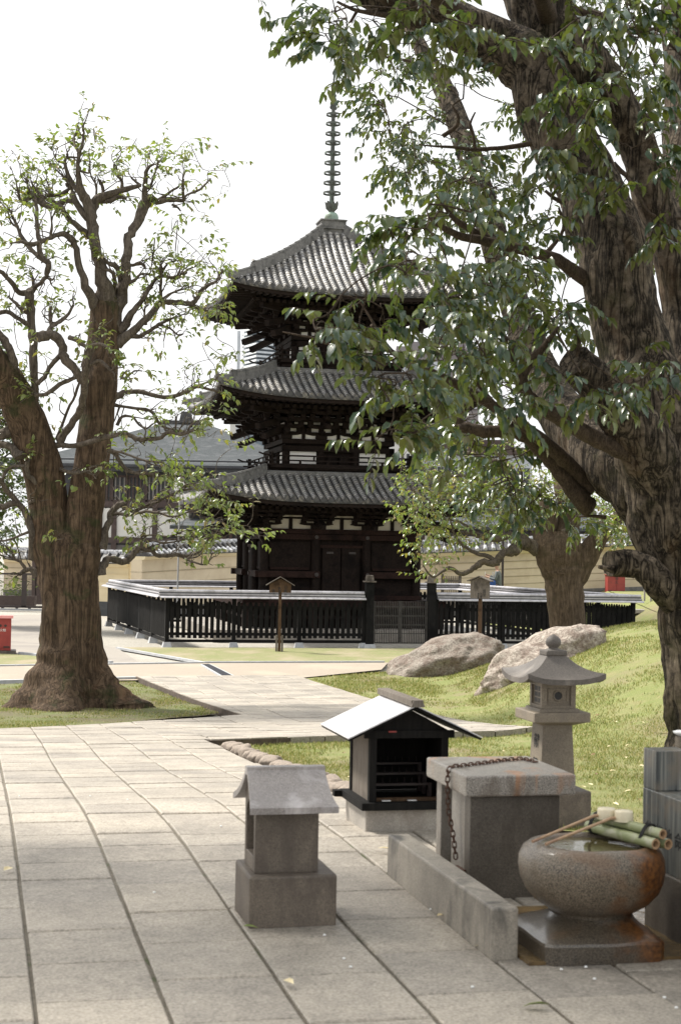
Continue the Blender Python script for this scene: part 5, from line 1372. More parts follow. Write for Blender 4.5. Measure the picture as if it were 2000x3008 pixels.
for sx in (-1,1):
    for sy in (-1,1): q.box(LU+sx*(fw-.015)-.015,LU+sx*(fw-.015)+.015,LV+sy*(fw-.015)-.015,LV+sy*(fw-.015)+.015,z0_,z1_)
for z in (z0_, z1_-.02): q.box(LU-fw+.002,LU+fw-.002,LV-fw+.002,LV+fw-.002,z,z+.02)
for a_ in (0,):
    q.box(LU-.06,LU+.06,LV-fw+.008,LV-fw+.02,z0_+.035,z0_+.043); q.box(LU-.06,LU+.06,LV-fw+.008,LV-fw+.02,z1_-.045,z1_-.037)
    q.box(LU-.066,LU-.056,LV-fw+.008,LV-fw+.02,z0_+.035,z1_-.037); q.box(LU+.056,LU+.066,LV-fw+.008,LV-fw+.02,z0_+.035,z1_-.037)
fb = q.build('fire_box', M['gr_lantern'], t)
q = nmb(); zc_ = (z0_+z1_)/2
q.ring((LU,LV-fw+.012,zc_), .03, .006, 24, 6, (0,1,0)); q.build('window_ring', M['gr_lantern'], fb)
q = nmb(); q.add([(LU+.026*math.cos(i*math.pi/10),LV-fw+.0125,zc_+.026*math.sin(i*math.pi/10)) for i in range(20)], [tuple(range(20))])
q.mark()
for i in range(3):
    for j in range(2): q.add([(LU-fw+.013,LV-.06+j*.065,z0_+.03+i*.036),(LU-fw+.013,LV-.005+j*.065,z0_+.03+i*.036),(LU-fw+.013,LV-.005+j*.065,z0_+.058+i*.036),(LU-fw+.013,LV-.06+j*.065,z0_+.058+i*.036)], [(0,1,2,3)])
q.build('openings', M['ink'], fb)
q = nmb(); n = 10; R_ = .248; zt0, zt1 = 1.705, 1.868; K = 12; V = []
def rr2(s, x):   # s 0 eave..1 top ; x -1..1 along side
    hw_ = R_+(.062-R_)*(s**.62); z = zt0+.030+(zt1-zt0-.030)*(s**1.0)+.038*abs(x)**3*(1-s)**2.2
    return hw_, z
for k in range(4):
    a_ = k*math.pi/2; ca, sa = math.cos(a_), math.sin(a_); V = []
    for i in range(K+1):
        s = i/K
        for j in range(n+1):
            x = -1+2*j/n; hw_, z = rr2(s, x); X_, Y_ = x*hw_, -hw_
            V.append((LU+X_*ca-Y_*sa, LV+X_*sa+Y_*ca, z))
    for s_, zo in ((0, -.032), (None, 0)):
        for j in range(n+1):
            x = -1+2*j/n; hw_, z = rr2(0, x)
            if s_ is None: hw_ = .12; z = zt0
            else: z += zo
            V.append((LU+x*hw_*ca+hw_*sa, LV+x*hw_*sa-hw_*ca, z))
    m_ = n+1
    Fc = [(i*m_+j, i*m_+j+1, (i+1)*m_+j+1, (i+1)*m_+j) for i in range(K) for j in range(n)]
    q.add(V, Fc, True); b0 = (K+1)*m_
    q.add(V, [(b0+j, b0+j+1, j+1, j) for j in range(n)]+[(b0+m_+j, b0+m_+j+1, b0+j+1, b0+j) for j in range(n)])
q.build('roof', M['gr_roof'], t)
q = nmb(); q.bbox(LU-.068,LU+.068,LV-.068,LV+.068,1.866,1.900,.008); q.lathe([(.05,0),(.03,.01),(.03,.016),(.045,.03),(.049,.048),(.043,.068),(.028,.082),(.008,.092),(0,.098)], (LU,LV,1.90), 24); q.build('jewel', M['gr_roof'], t)
for ch, z in (('献',1.335),('燈',1.19)):
    w_ = .112+(.094-.112)*(z-1.055)/(1.447-1.055)+.001
    p = W(LU-w_, LV, z); m4 = Matrix(((-E2.x,0,-E1.x,p.x),(-E2.y,0,-E1.y,p.y),(0,1,0,p.z),(0,0,0,1)))
    text_mesh('carved_character', ch, .095, M['ink'], m4, pi_, .0015)
# stones at the right edge
c = P(1990, 2210, 9.9); zc = h(c.x,c.y)-.1
bm = bmesh.new(); bmesh.ops.create_icosphere(bm, subdivisions=4, radius=1)
for v in bm.verts:
    p = v.co; k = 1+.2*noise.noise(p*1.4+Vector((5,0,0)))+.05*noise.noise(p*5); v.co = Vector((p.x*.13*k, p.y*.12*k, p.z*.24*k))
me = bpy.data.meshes.new('standing_rock'); bm.to_mesh(me); bm.free(); me.materials.append(M['gr_lantern']); [setattr(p_, 'use_smooth', True) for p_ in me.polygons]
o = link('standing_rock', me, None, Vector((c.x+.03, c.y, zc+.22))); tag(o, 'rounded grey brown standing rock at the foot of the huge right tree', 'rock')
c = P(2002, 2300, 7.2); t = thing('stone_post', Vector((c.x,c.y,ZG)), 'stone post topped with a white dish at the right edge', 'post')
q = MB(); zt_ = P(2000, 2162, 7.2).z; q.lathe([(.04,0),(.035,.1),(.033,zt_-ZG)], (c.x,c.y,ZG), 16, 0); q.build('shaft', M['gr_lantern'], t); q = MB(); q.lathe([(.02,0),(.04,.012),(.044,.02),(.03,.024),(0,.024)], (c.x,c.y,zt_), 20); q.build('dish', M['white'], t)
# cobbles along the lawn edge
pts = [G(*p) for p in ((672,2188),(753,2219),(824,2246),(890,2268),(952,2291),(1034,2337),(1062,2352))]
L = [0]
for a, b in zip(pts, pts[1:]): L.append(L[-1]+(b-a).length)
def along(s):
    for i in range(len(pts)-1):
        if s <= L[i+1]: return pts[i].lerp(pts[i+1], (s-L[i])/(L[i+1]-L[i]))
    return pts[-1]
s = 0; rk = 0; protos = []
for k in range(4):
    bm = bmesh.new(); bmesh.ops.create_icosphere(bm, subdivisions=3, radius=1)
    for v in bm.verts:
        p = v.co; kk = 1+.3*noise.noise(p*1.2+Vector((k*7,0,0))); v.co = Vector((max(-.8,min(.8,p.x*kk)), max(-.8,min(.8,p.y*kk)), max(-.8,min(.75,p.z*kk))))
    me = bpy.data.meshes.new('edge_cobble'); bm.to_mesh(me); bm.free(); me.materials.append(M['cobble']); [setattr(p_, 'use_smooth', True) for p_ in me.polygons]; protos.append(me)
while s < L[-1]:
    p = along(s); sz = rnd.uniform(.065, .115)
    o = bpy.data.objects.new('edge_cobble', protos[rnd.randrange(4)]); COL.objects.link(o)
    o.location = (p.x+rnd.uniform(-.02,.02), p.y, h(p.x,p.y)-.02); o.scale = (sz, sz*rnd.uniform(.8,1.2), sz*rnd.uniform(.65,.95)); o.rotation_euler = (rnd.uniform(-.2,.2), rnd.uniform(-.2,.2), rnd.uniform(0,6))
    tag(o, 'rounded brown cobble in the row edging the lawn beside the paving', 'cobble', 'row of cobbles edging the lawn')
    s += sz*1.55
# ================================================================= TREES
LT_ = np.array([(0,0,0),(.33,0,.0),(.7,0,-.04),(1,0,-.16),(.30,.48,.10),(.68,.41,.03),(.30,-.48,.10),(.68,-.41,.03)])
LF_ = [(0,1,4),(0,6,1),(1,2,5,4),(6,7,2,1),(2,3,5),(7,3,2)]
class Leaves:
    def __init__(s): s.p = []; s.d = []; s.n = []; s.l = []; s.w = []
    def add(s, p, d, n, l, w): s.p.append(tuple(p)); s.d.append(tuple(d)); s.n.append(tuple(n)); s.l.append(l); s.w.append(w)
    def build(s, name, mat, parent):
        P_ = np.array(s.p)-np.array(ORG[parent.name]); D = np.array(s.d); Nn = np.array(s.n); L = np.array(s.l)[:,None]; Wd = np.array(s.w)[:,None]
        D /= np.linalg.norm(D, axis=1)[:,None]+1e-9
        B = np.cross(Nn, D); B /= np.linalg.norm(B, axis=1)[:,None]+1e-9; Nn = np.cross(D, B)
        curl = NP.uniform(.4, 2.2, (len(L),1))
        V = np.stack([P_+D*L*t+B*Wd*q+Nn*L*(c*curl) for t, q, c in LT_], 1).reshape(-1, 3)
        n = len(P_); off = (np.arange(n)*8)
        lens = [len(f_) for f_ in LF_]; flat = np.concatenate([np.array(f_) for f_ in LF_]); idx = (off[:,None]+flat[None,:]).reshape(-1)
        me = bpy.data.meshes.new(name); me.vertices.add(len(V)); me.vertices.foreach_set('co', V.reshape(-1))
        me.loops.add(len(idx)); me.loops.foreach_set('vertex_index', idx)
        tot = np.tile(np.array(lens), n); st = np.concatenate([[0], np.cumsum(tot)[:-1]])
        me.polygons.add(len(tot)); me.polygons.foreach_set('loop_start', st); me.polygons.foreach_set('loop_total', tot); me.polygons.foreach_set('use_smooth', np.ones(len(tot), dtype=bool))
        me.update(calc_edges=True); me.validate(); me.materials.append(mat)
        return link(name, me, parent, ORG[parent.name])
def rv(r, s=1): return Vector((r.gauss(0,s), r.gauss(0,s), r.gauss(0,s)))
class Tree:
    def __init__(s, loc, label, seed, name='tree', group=None):
        s.t = thing(name, loc, label, 'tree', group); s.S = []; s.r = random.Random(seed); s.trunk = MB(); s.br = MB(); s.lv = Leaves(); s.seed = seed; s.grid = None
    def near(s, px, py):
        best = None; bd = 1e9
        for a, b, Y, w_, p in s.S:
            if Y == 0: continue
            d = (a-px)**2+(b-py)**2
            if d < bd: bd = d; best = (Y, p, w_)
        return best, math.sqrt(bd)
    def limb(s, pts, Y=None, drift=0, mb=None, n=8, rough=.12, sub=4, end=None, snap=True, fn=None, tip=True, kink=0):
        """pts: (px,py,width) or (px,py,Y,width). widths in photo pixels"""
        r = s.r; out = []
        if len(pts[0]) == 4: raw = [(a, b, c, d) for a, b, c, d in pts]
        else:
            if s.S and snap:
                (Y0, p0, w0), dd = s.near(pts[0][0], pts[0][1])
            else: Y0 = Y
            Lp = [0]
            for a, b in zip(pts, pts[1:]): Lp.append(Lp[-1]+math.hypot(a[0]-b[0], a[1]-b[1]))
            tot = Lp[-1] or 1; dr_ = drift if drift is not None else 0
            amp = dr_*tot*Y0/f; ph = r.uniform(0, 6)
            raw = [(a[0], a[1], Y0+amp*(l/tot)+.12*math.sin(ph+l/60.)*min(1, l/80)*Y0/24, a[2]) for a, l in zip(pts, Lp)]
        # catmull-rom refine
        P_ = []; R_ = []
        q = [raw[0]]+raw+[raw[-1]]
        for i in range(1, len(q)-2):
            for k in range(sub):
                t_ = k/sub; a, b, c, d = [np.array(x) for x in q[i-1:i+3]]
                v = .5*((2*b)+(-a+c)*t_+(2*a-5*b+4*c-d)*t_**2+(-a+3*b-3*c+d)*t_**3); P_.append(v)
        P_.append(np.array(raw[-1])); 
        pts3 = []
        for v in P_:
            p = P(v[0], v[1], v[2]); pts3.append(p); R_.append(max(1.2, v[3])/2*v[2]/f); s.S.append((v[0], v[1], v[2], v[3], p))
        if kink:
            for i in range(1, len(pts3)-1): pts3[i] = pts3[i]+rv(r, kink*R_[i])
        m_ = mb or s.br
        m_.tube(pts3, R_, n, True, rough, s.seed, fn)
        return pts3, R_
    def twig(s, a, b, r0, r1, bend=.12, n=4):
        r = s.r; L = (b-a).length; m1 = a.lerp(b, .35)+rv(r, L*bend); m2 = a.lerp(b, .7)+rv(r, L*bend*.7)
        pts = [a, m1, m2, b]
        if L > .35:
            q_ = [a, a, m1, m2, b, b]; pts = [a]
            for i in range(1, 4):
                for t_ in (.33, .66, 1.0):
                    p0, p1, p2, p3 = q_[i-1:i+3]; pts.append(.5*((2*p1)+(p2-p0)*t_+(2*p0-5*p1+4*p2-p3)*t_*t_+(3*p1-p0-3*p2+p3)*t_**3))
            s.br.tube(pts, list(np.interp(np.linspace(0,1,len(pts)),[0,1],[r0,r1])), n, False)
            for p in (m1, m2, b): s.S.append((0,0,0,1,p))
            return (b-m2).normalized()
        if L > .25:
            for p in (m1, m2, b): s.S.append((0,0,0,1,p))
        s.br.tube(pts, [r0, r0*.7+r1*.3, r0*.3+r1*.7, r1], n, False, 0, 0, None, True)
        return (b-m2).normalized()
    def spray(s, o, d, ln, n, ls, droop=.5, lw=.5, tw=.003, up=.2):
        """a twig with leaves alternately on both sides"""
        r = s.r; d = d.normalized(); p = o.copy(); step = ln/n; pts = [p.copy()]; side = 1
        dd = d.copy()
        for i in range(n):
            dd = (dd+Vector((0,0,-droop*.10))+rv(r, .10)).normalized(); p = p+dd*step; pts.append(p.copy())
            sd_ = dd.cross(Vector((0,0,1))); 
            if sd_.length < .1: sd_ = Vector((1,0,0))
            sd_.normalize(); ld = (dd*.55+sd_*side*.75+Vector((0,0,-droop*r.uniform(.5,1.5)))+rv(r,.18)); side = -side
            l = ls*r.uniform(.6, 1.25)*(1 if i < n-1 else .85)
            nn = Vector((0,0,1))+sd_*side*-.25+rv(r,.28)
            s.lv.add(p, ld, nn, l, l*lw*r.uniform(.85,1.15))
        s.lv.add(p, dd+Vector((0,0,-droop*.5)), Vector((0,0,1))+rv(r,.3), ls, ls*lw)
        s.br.tube(pts[::2] if len(pts) > 4 else pts, tw, 3, False)
    def cluster(s, cx, cy, rx, ry, Y, dY, n, ls, per=11, ln=None, droop=.5, maxc=1.4, sub=5, flat=.5):
        """sprays in an elliptical region (px) around depth Y, joined by branchlets to the nearest limb"""
        r = s.r; k = max(1, int(n/sub)); ln = ln or ls*3.2
        for i in range(k):
            a = r.uniform(0, 6.283); q = math.sqrt(r.random())
            c = P(cx+rx*q*math.cos(a), cy+ry*q*math.sin(a), Y+r.uniform(-dY, dY))
            best = None; bd = 1e9
            for S_ in s.S:
                d = (S_[4]-c).length
                if d < bd: bd = d; best = S_
            if best and bd < maxc*2.2 and bd > .05: dirn = s.twig(best[4], c, min(.012, .004+.006*bd), .0042, .16, 5)
            else: dirn = rv(r).normalized()
            for j in range(sub):
                d = (dirn*.7+rv(r, .65)); d.z = d.z*flat+.1; d.normalize()
                o = c+rv(r, ln*.22)
                if (o-c).length > .03: s.twig(c, o, .004, .003, .08, 3)
                s.spray(o, d, ln*r.uniform(.7, 1.2), max(4, int(per*r.uniform(.7,1.2))), ls, droop)
    def cloud(s, c, R3, n, ls, per=11, droop=.5):
        r = s.r; bd = 1e9
        for S_ in s.S:
            d = (S_[4]-c).length
            if d < bd: bd = d; best = S_
        s.twig(best[4], c, .014, .006, .12, 5)
        for i in range(n):
            o = c+Vector((r.gauss(0,R3[0]), r.gauss(0,R3[1]), r.gauss(0,R3[2]))); s.spray(o, rv(r), ls*3.5, per, ls, droop)
    def tips(s, p, d, ls, n, k=2, ln=.3, droop=.4):
        for i in range(k): s.spray(p+rv(s.r, .02), (d+rv(s.r, .5)), ln*s.r.uniform(.6,1.2), n, ls, droop)
    def finish(s, tm, bm_, lm):
        if s.trunk.v: s.trunk.build('trunk', tm, s.t)
        if s.br.v: s.br.build('branches', bm_, s.t)
        if s.lv.p: s.lv.build('crown', lm, s.t)
# ---------------------------------------------------------------- left bare tree
TY = 24.6
tb = G(190, 2058)
T1 = Tree(Vector((tb.x, TY, h(tb.x, TY)-.1)), 'thick pollarded broadleaf tree with forked trunk and sparse young leaves at the left', 21, 'broadleaf_tree')
cx0, cy0 = P(205, 2000, TY).x, TY
lob = [random.Random(3).uniform(.75, 1.25) for _ in range(9)]
def flare(i, p, q, r):
    z = p.z-h(p.x, p.y); a = math.atan2(q.y, q.x)
    fl = math.exp(-max(0, z)/.42); k = 1+fl*(.42+.42*math.cos(a*5+1.2)+.25*math.cos(a*3-.6))
    if q.x > 0: k *= 1+.10*fl
    return r*max(.9, k)*(1+.06*math.cos(a*6+p.z*1.3))*(1+.05*noise.noise(Vector((a*2, p.z*1.5, 4))))
TR = dict(mb=T1.trunk, n=40, rough=.10, sub=5)
T1.limb([(200,2100,TY,250),(198,2065,TY,238),(199,2020,TY,215),(203,1960,TY,190),(207,1880,TY,172),(210,1780,TY,166),(208,1700,TY,168),(204,1640,TY,172),(204,1600,TY,160),(204,1570,TY,120),(204,1545,TY,60)], fn=flare, **TR)
T1.limb([(216,1790,TY,100),(228,1690,TY,120),(238,1600,TY,116),(252,1480,TY,108),(270,1350,TY,102),(284,1230,TY+.1,100),(294,1120,TY+.1,104),(302,1020,TY+.2,96),(308,930,TY+.2,86),(309,885,TY+.2,76),(309,860,TY+.2,56),(308,842,TY+.2,30)], **TR)
T1.limb([(186,1790,TY,110),(172,1680,TY,130),(156,1580,TY,124),(140,1470,TY,116),(124,1370,TY-.1,118),(95,1280,TY-.2,118),(62,1200,TY-.4,110),(20,1120,TY-.6,104),(-40,1040,TY-.9,98),(-100,930,TY-1.1,80),(-150,800,TY-1.2,60),(-170,680,TY-1.2,40),(-160,590,TY-1.2,20)], **TR)
def B(pts, drift=None, n=8, tipn=0): 
    dr_ = T1.r.uniform(-.55,.55) if drift is None else drift
    pts = [(a, b, w*1.08+.6) for a, b, w in pts]
    pts3, R_ = T1.limb(pts, drift=dr_, n=n, rough=.24, sub=3, kink=.13)
    L_ = len(pts3)
    # side twigs with sparse leaves along the thinner part
    for i in range(1, L_):
        if R_[i] < .05 and T1.r.random() < .6:
            d = (pts3[i]-pts3[i-1]).normalized()+rv(T1.r, .7)+Vector((0,0,.35)); e = pts3[i]+d.normalized()*T1.r.uniform(.12,.42)
            dd = T1.twig(pts3[i], e, min(R_[i]*.7, .011), .004, .16)
            if T1.r.random() < .6: T1.tips(e, dd, .10, 4, T1.r.choice((1,1,2)), .16, .35)
    d = (pts3[-1]-pts3[-2]).normalized()
    T1.tips(pts3[-1], d, .105, 5, 2, .24, .4)
    return pts3
B([(320,965,60),(338,915,50),(355,865,34),(367,822,29),(370,765,26),(376,717,25),(383,685,23),(408,643,26),(424,605,32),(440,582,24),(462,592,18),(505,587,14),(541,590,9)], .1, 10)
B([(541,590,9),(538,554,7),(538,515,4)]); B([(541,590,8),(550,572,6),(589,557,6),(619,524,3)]); B([(460,592,10),(500,565,7),(525,548,5)])
B([(424,600,20),(427,560,15),(427,536,13),(430,506,11),(440,490,8),(454,482,5)]); B([(430,552,8),(442,548,7),(460,494,5),(468,470,3)])
B([(415,545,8),(395,530,6),(385,521,4)]); B([(505,600,6),(523,610,5),(531,620,4)])
B([(268,690,22),(271,637,24),(276,612,24),(286,586,24),(325,569,21),(370,554,15),(415,544,10)], .2, 10)
B([(286,590,14),(320,590,12),(350,578,12),(372,582,8)]); B([(303,570,7),(300,545,9),(294,530,6)]); B([(284,572,6),(284,545,5),(270,520,4),(265,500,3)])
B([(360,556,10),(358,530,8),(340,510,7),(336,490,6),(338,478,5)])
B([(312,925,70),(309,880,60),(304,840,42),(297,796,31),(284,733,28),(274,669,27),(265,621,25),(249,580,28),(236,554,21),(230,509,14),(230,478,9),(234,455,8),(245,414,7),(246,390,6),(244,369,5)], -.1, 12)
B([(234,455,7),(220,423,6),(219,400,5),(228,385,3)]); B([(240,572,14),(207,529,13),(194,490,9),(192,470,8),(205,462,6),(230,463,5)])
B([(196,482,6),(170,472,5),(160,455,3),(156,440,2)]); B([(205,535,6),(190,520,5),(172,505,4)]); B([(233,500,7),(255,508,5),(266,500,4),(262,450,2)])
B([(268,650,18),(249,631,18),(223,589,18),(207,562,14),(179,572,13),(150,574,10),(137,576,8)]); B([(215,590,12),(190,590,14),(175,600,16),(155,594,11),(130,580,8),(105,557,6),(91,528,3)])
B([(208,566,14),(206,545,12),(196,540,8),(200,550,6)]); B([(150,572,6),(146,552,5),(138,530,3)])
B([(262,700,20),(250,680,18),(217,656,15),(195,630,14),(179,611,16),(157,606,16),(137,602,18),(110,588,18),(96,576,17),(78,590,10),(64,592,8),(57,573,7),(50,545,4),(48,524,3)], -.3)
B([(96,574,8),(84,552,5),(75,522,3)]); B([(137,600,8),(120,575,6),(100,545,4)])
B([(296,925,34),(278,892,32),(255,841,24),(236,796,19),(223,733,17),(216,712,18),(207,698,20),(188,688,16),(165,692,12),(143,701,12),(120,712,12),(89,717,12),(60,710,7),(30,715,3)], -.4, 10)
B([(150,700,8),(152,675,7),(153,653,5),(150,625,3)]); B([(121,710,14),(112,690,12),(110,653,11),(108,599,9),(105,575,4)])
B([(118,705,14),(117,739,14),(128,760,15),(142,772,16),(142,790,16),(135,812,13),(122,830,11),(100,848,14),(88,862,20)], .2)
B([(130,765,12),(105,745,11),(70,704,12),(50,660,8),(32,621,6),(28,612,3)]); B([(50,665,6),(35,655,5),(22,618,4),(0,589,3)]); B([(142,818,6),(155,822,5),(162,810,3)])
B([(105,1300,30),(103,1205,24),(102,1137,22),(99,1036,22),(95,968,22),(92,910,22),(87,868,26),(88,850,18)], -.2, 12)
B([(86,862,20),(57,858,16),(35,830,13),(15,808,12),(-10,790,12)], -.4); B([(100,848,10),(98,820,8),(90,800,6)])
B([(92,925,14),(70,912,12),(48,892,9),(25,870,6)]); B([(95,960,14),(60,940,12),(20,915,12),(-20,925,12)])
B([(338,880,14),(337,860,11),(336,820,10),(330,798,9),(305,790,9),(287,777,9),(288,740,8),(285,715,6)]); B([(352,850,16),(353,825,12),(348,795,13),(335,778,14),(318,772,10),(305,757,6)])
B([(378,780,9),(400,778,9),(420,776,8),(428,790,6)]); B([(372,830,12),(395,825,9),(410,808,6),(422,804,5),(440,806,4),(446,780,3),(450,750,4),(455,700,3)])
B([(345,985,34),(370,950,24),(388,920,18),(412,890,14),(440,845,11),(454,824,10),(472,812,8),(500,815,8),(520,817,8),(550,800,5)], .2)
B([(472,812,7),(485,785,6),(500,770,4),(530,765,3)]); B([(500,815,7),(530,808,5),(555,790,4),(580,782,3)])
B([(345,1010,36),(385,980,24),(415,952,19),(442,925,18),(462,902,17),(478,888,15),(505,888,14),(535,890,14),(555,893,13),(574,884,13),(583,868,12),(592,854,11),(612,838,9),(634,827,8),(648,805,5),(652,792,3)], .3, 10)
B([(560,893,9),(580,905,7),(601,911,6),(612,912,4)]); B([(475,888,10),(472,860,9),(473,830,7),(473,800,6),(473,782,4)]); B([(478,880,7),(495,866,6),(520,855,5),(545,848,4)])
B([(345,985,16),(385,986,14),(409,988,13),(435,975,11),(460,958,10),(475,950,8),(500,938,6),(520,932,4)]); B([(470,955,7),(500,965,5),(525,985,4),(540,980,3)])
B([(430,955,8),(425,930,6),(427,905,5),(437,895,4)])
B([(325,1175,30),(345,1163,20),(375,1152,15),(408,1151,13),(450,1160,12),(500,1165,11),(540,1155,11),(574,1135,11),(600,1140,8),(638,1150,5)], .3)
B([(570,1137,7),(595,1128,5),(618,1120,4),(640,1110,3)]); B([(325,1185,14),(351,1192,8),(400,1200,7),(440,1206,8),(460,1228,8),(475,1250,7),(510,1262,6),(548,1269,6)])
B([(345,1250,10),(360,1225,8),(390,1225,7),(410,1248,6),(430,1258,5),(450,1245,4)])
B([(150,1320,26),(170,1307,16),(220,1310,13),(288,1293,13),(340,1278,12),(373,1275,12),(400,1288,12),(417,1292,13),(440,1288,11),(467,1288,11),(485,1275,10),(499,1268,11),(530,1275,10),(552,1270,8),(580,1260,4)], -.55, 10)
B([(552,1268,6),(560,1250,5),(575,1240,3)]); B([(515,1270,5),(518,1240,4),(522,1215,2)])
B([(320,1320,16),(338,1332,12),(355,1358,11),(372,1380,10),(402,1390,8),(446,1392,6),(470,1400,3)]); B([(325,1325,10),(360,1330,6),(417,1350,5),(450,1356,4),(476,1357,3)])
B([(150,1380,20),(175,1378,11),(215,1390,9),(250,1385,6),(300,1378,3)], -.5)
B([(296,1610,34),(312,1560,19),(322,1530,17),(329,1502,16),(345,1488,15),(361,1478,14),(375,1492,12),(392,1502,11),(415,1492,9),(440,1482,8),(470,1470,7),(500,1455,6),(530,1442,6),(564,1435,4)], .2, 10)
B([(330,1510,10),(355,1510,9),(390,1512,8),(430,1502,7),(470,1508,6),(511,1518,5),(560,1502,4),(593,1494,3)]); B([(525,1445,5),(545,1425,4),(575,1420,3)]); B([(361,1480,8),(364,1500,5)])
B([(293,1690,40),(300,1664,25),(318,1640,19),(340,1644,18),(359,1650,18),(380,1642,17),(394,1628,16),(405,1612,15),(414,1606,14),(430,1615,13),(447,1617,12),(460,1630,11),(490,1634,10),(520,1629,10),(545,1634,8),(572,1628,7),(590,1618,6),(600,1600,6),(610,1587,5),(630,1575,5),(652,1564,4),(690,1555,2)], .35, 10)
B([(415,1602,12),(416,1585,8),(417,1570,5)]); B([(425,1594,7),(450,1588,5),(480,1595,5),(520,1590,4),(545,1583,3)]); B([(415,1575,5),(450,1572,4),(500,1575,4),(540,1560,3)])
B([(535,1634,6),(560,1648,5),(605,1659,4),(618,1640,3),(625,1625,2)]); B([(555,1640,6),(585,1632,4),(610,1600,3),(640,1580,3),(670,1540,3)])
B([(100,1640,34),(95,1560,22),(85,1520,20),(60,1485,17),(30,1450,15),(0,1412,14),(-30,1390,12)], -.4)
B([(60,1485,16),(40,1480,18),(15,1488,18),(-30,1500,16)], -.3); B([(85,1480,9),(115,1462,12),(118,1440,13),(108,1418,14),(88,1400,13),(80,1378,13),(82,1355,11)], -.3)
B([(75,1368,8),(40,1370,8),(18,1385,9),(8,1410,8),(-10,1420,7)]); B([(60,1345,34),(45,1322,22),(20,1308,20),(-30,1302,20)])
B([(110,1690,24),(90,1672,14),(70,1678,12),(58,1688,8)]); B([(75,1670,9),(60,1650,7),(42,1640,6),(35,1620,5),(20,1612,4)]); B([(90,1560,8),(60,1572,6),(30,1585,6),(-10,1590,5)])
B([(175,1300,22),(200,1262,19),(228,1225,20),(240,1190,20),(248,1140,20),(252,1090,22),(262,1040,22),(285,1005,14),(300,985,10)], -.5, 12)
B([(244,1120,22),(228,1095,22),(205,1068,24),(185,1042,24),(182,1012,24),(165,990,26),(140,985,28),(112,990,28)], -.3, 12)
B([(180,1042,14),(158,1065,12),(140,1090,12),(125,1115,13),(108,1125,12)]); B([(234,1105,10),(200,1118,11),(165,1138,12),(135,1158,10),(105,1160,10)])
B([(165,1292,7),(180,1255,7),(200,1205,7),(222,1160,7),(238,1110,6)]); B([(140,985,14),(150,960,12),(170,948,11),(195,930,9),(212,905,7),(218,890,4)]); B([(152,955,10),(148,925,9),(150,900,6)])
B([(205,992,14),(228,1000,12),(255,1018,10),(290,1010,8),(320,1020,7)], -.6); B([(262,1075,10),(290,1058,9),(310,1072,9),(330,1088,8),(345,1068,6)], -.7); B([(355,1110,8),(372,1110,6),(395,1090,4),(418,1090,3)])
B([(45,1150,34),(40,1100,26),(38,1060,24),(25,1020,22),(8,990,20),(-20,960,20)], -.4, 10); B([(5,1290,12),(25,1262,10),(40,1245,8),(60,1235,6)])
for q_ in ([(-150,800,40),(-200,740,26),(-260,700,18),(-290,620,10),(-300,560,5)], [(-100,930,36),(-60,860,24),(-40,780,18),(-60,700,10),(-40,640,5)], [(-160,700,26),(-110,640,18),(-90,570,10),(-110,500,5)], [(-60,1060,34),(-150,1080,24),(-230,1040,16),(-290,1060,8)], [(60,1250,40),(-40,1290,24),(-130,1270,18),(-220,1300,10),(-280,1270,5)], [(-290,700,10),(-340,680,6),(-360,620,3)], [(-200,740,16),(-210,660,10),(-190,600,5)]): B(q_)
for a in ((-120,560,70,50),(-280,600,60,60),(-330,680,50,50),(-60,650,50,40),(-260,1040,60,40),(-230,1270,70,50),(-180,700,60,60)): T1.cluster(*a, TY, 1.2, 12, .108, 5, .30, .5, 1.2, 2)
# loose leafy sprays where the photograph shows them
for (a, b, rx, ry, n) in ((250,450,60,50,4),(150,520,100,50,5),(330,480,80,70,7),(430,440,70,40,8),(500,470,90,60,14),(560,450,60,30,7),(620,500,50,40,6),(665,560,40,40,4),(620,640,40,40,3),(480,660,60,50,5),(560,720,70,50,5),(620,770,50,40,7),(640,830,50,40,7),
    (560,800,80,50,8),(600,900,60,40,8),(640,920,40,40,7),(690,880,25,30,2),(430,880,60,50,5),(520,950,60,50,5),(380,1010,60,50,6),(300,960,60,40,5),(300,1050,50,60,4),(560,1080,60,60,5),(640,1060,60,60,7),(660,1130,40,50,6),(640,1220,50,50,7),(600,1280,60,50,7),
    (420,1230,80,50,4),(560,1190,60,40,4),(340,1400,60,50,10),(440,1360,80,40,8),(480,1400,70,40,10),(560,1390,60,40,9),(600,1420,50,50,9),(520,1480,80,40,9),(600,1500,60,40,8),(600,1560,70,50,10),(660,1560,50,40,7),(700,1600,40,40,4),(735,1560,30,50,6),(740,1500,20,40,4),(560,1640,60,30,4),
    (420,1550,80,40,7),(380,1600,70,30,4),(500,1560,60,40,6),(250,1470,60,40,7),(230,1520,60,40,6),(260,1400,40,40,5),(180,1560,20,20,1),(80,1250,60,40,4),(60,1060,60,50,5),(30,900,40,50,4),(40,760,40,60,2),(90,690,50,40,3),(170,660,50,40,4),(60,600,40,50,2),
    (650,1430,40,50,5),(655,1340,40,40,2),(330,560,60,40,3),(160,460,40,30,2),(30,480,30,60,1),(690,1450,30,30,3),(530,1330,60,30,4)):
    T1.cluster(a, b, rx, ry, TY, 1.2, n*.9, .108, 5, .30, .5, 1.2, 2)
T1.finish(M['bark_l'], M['bark_lb'], M['leaf_l'])
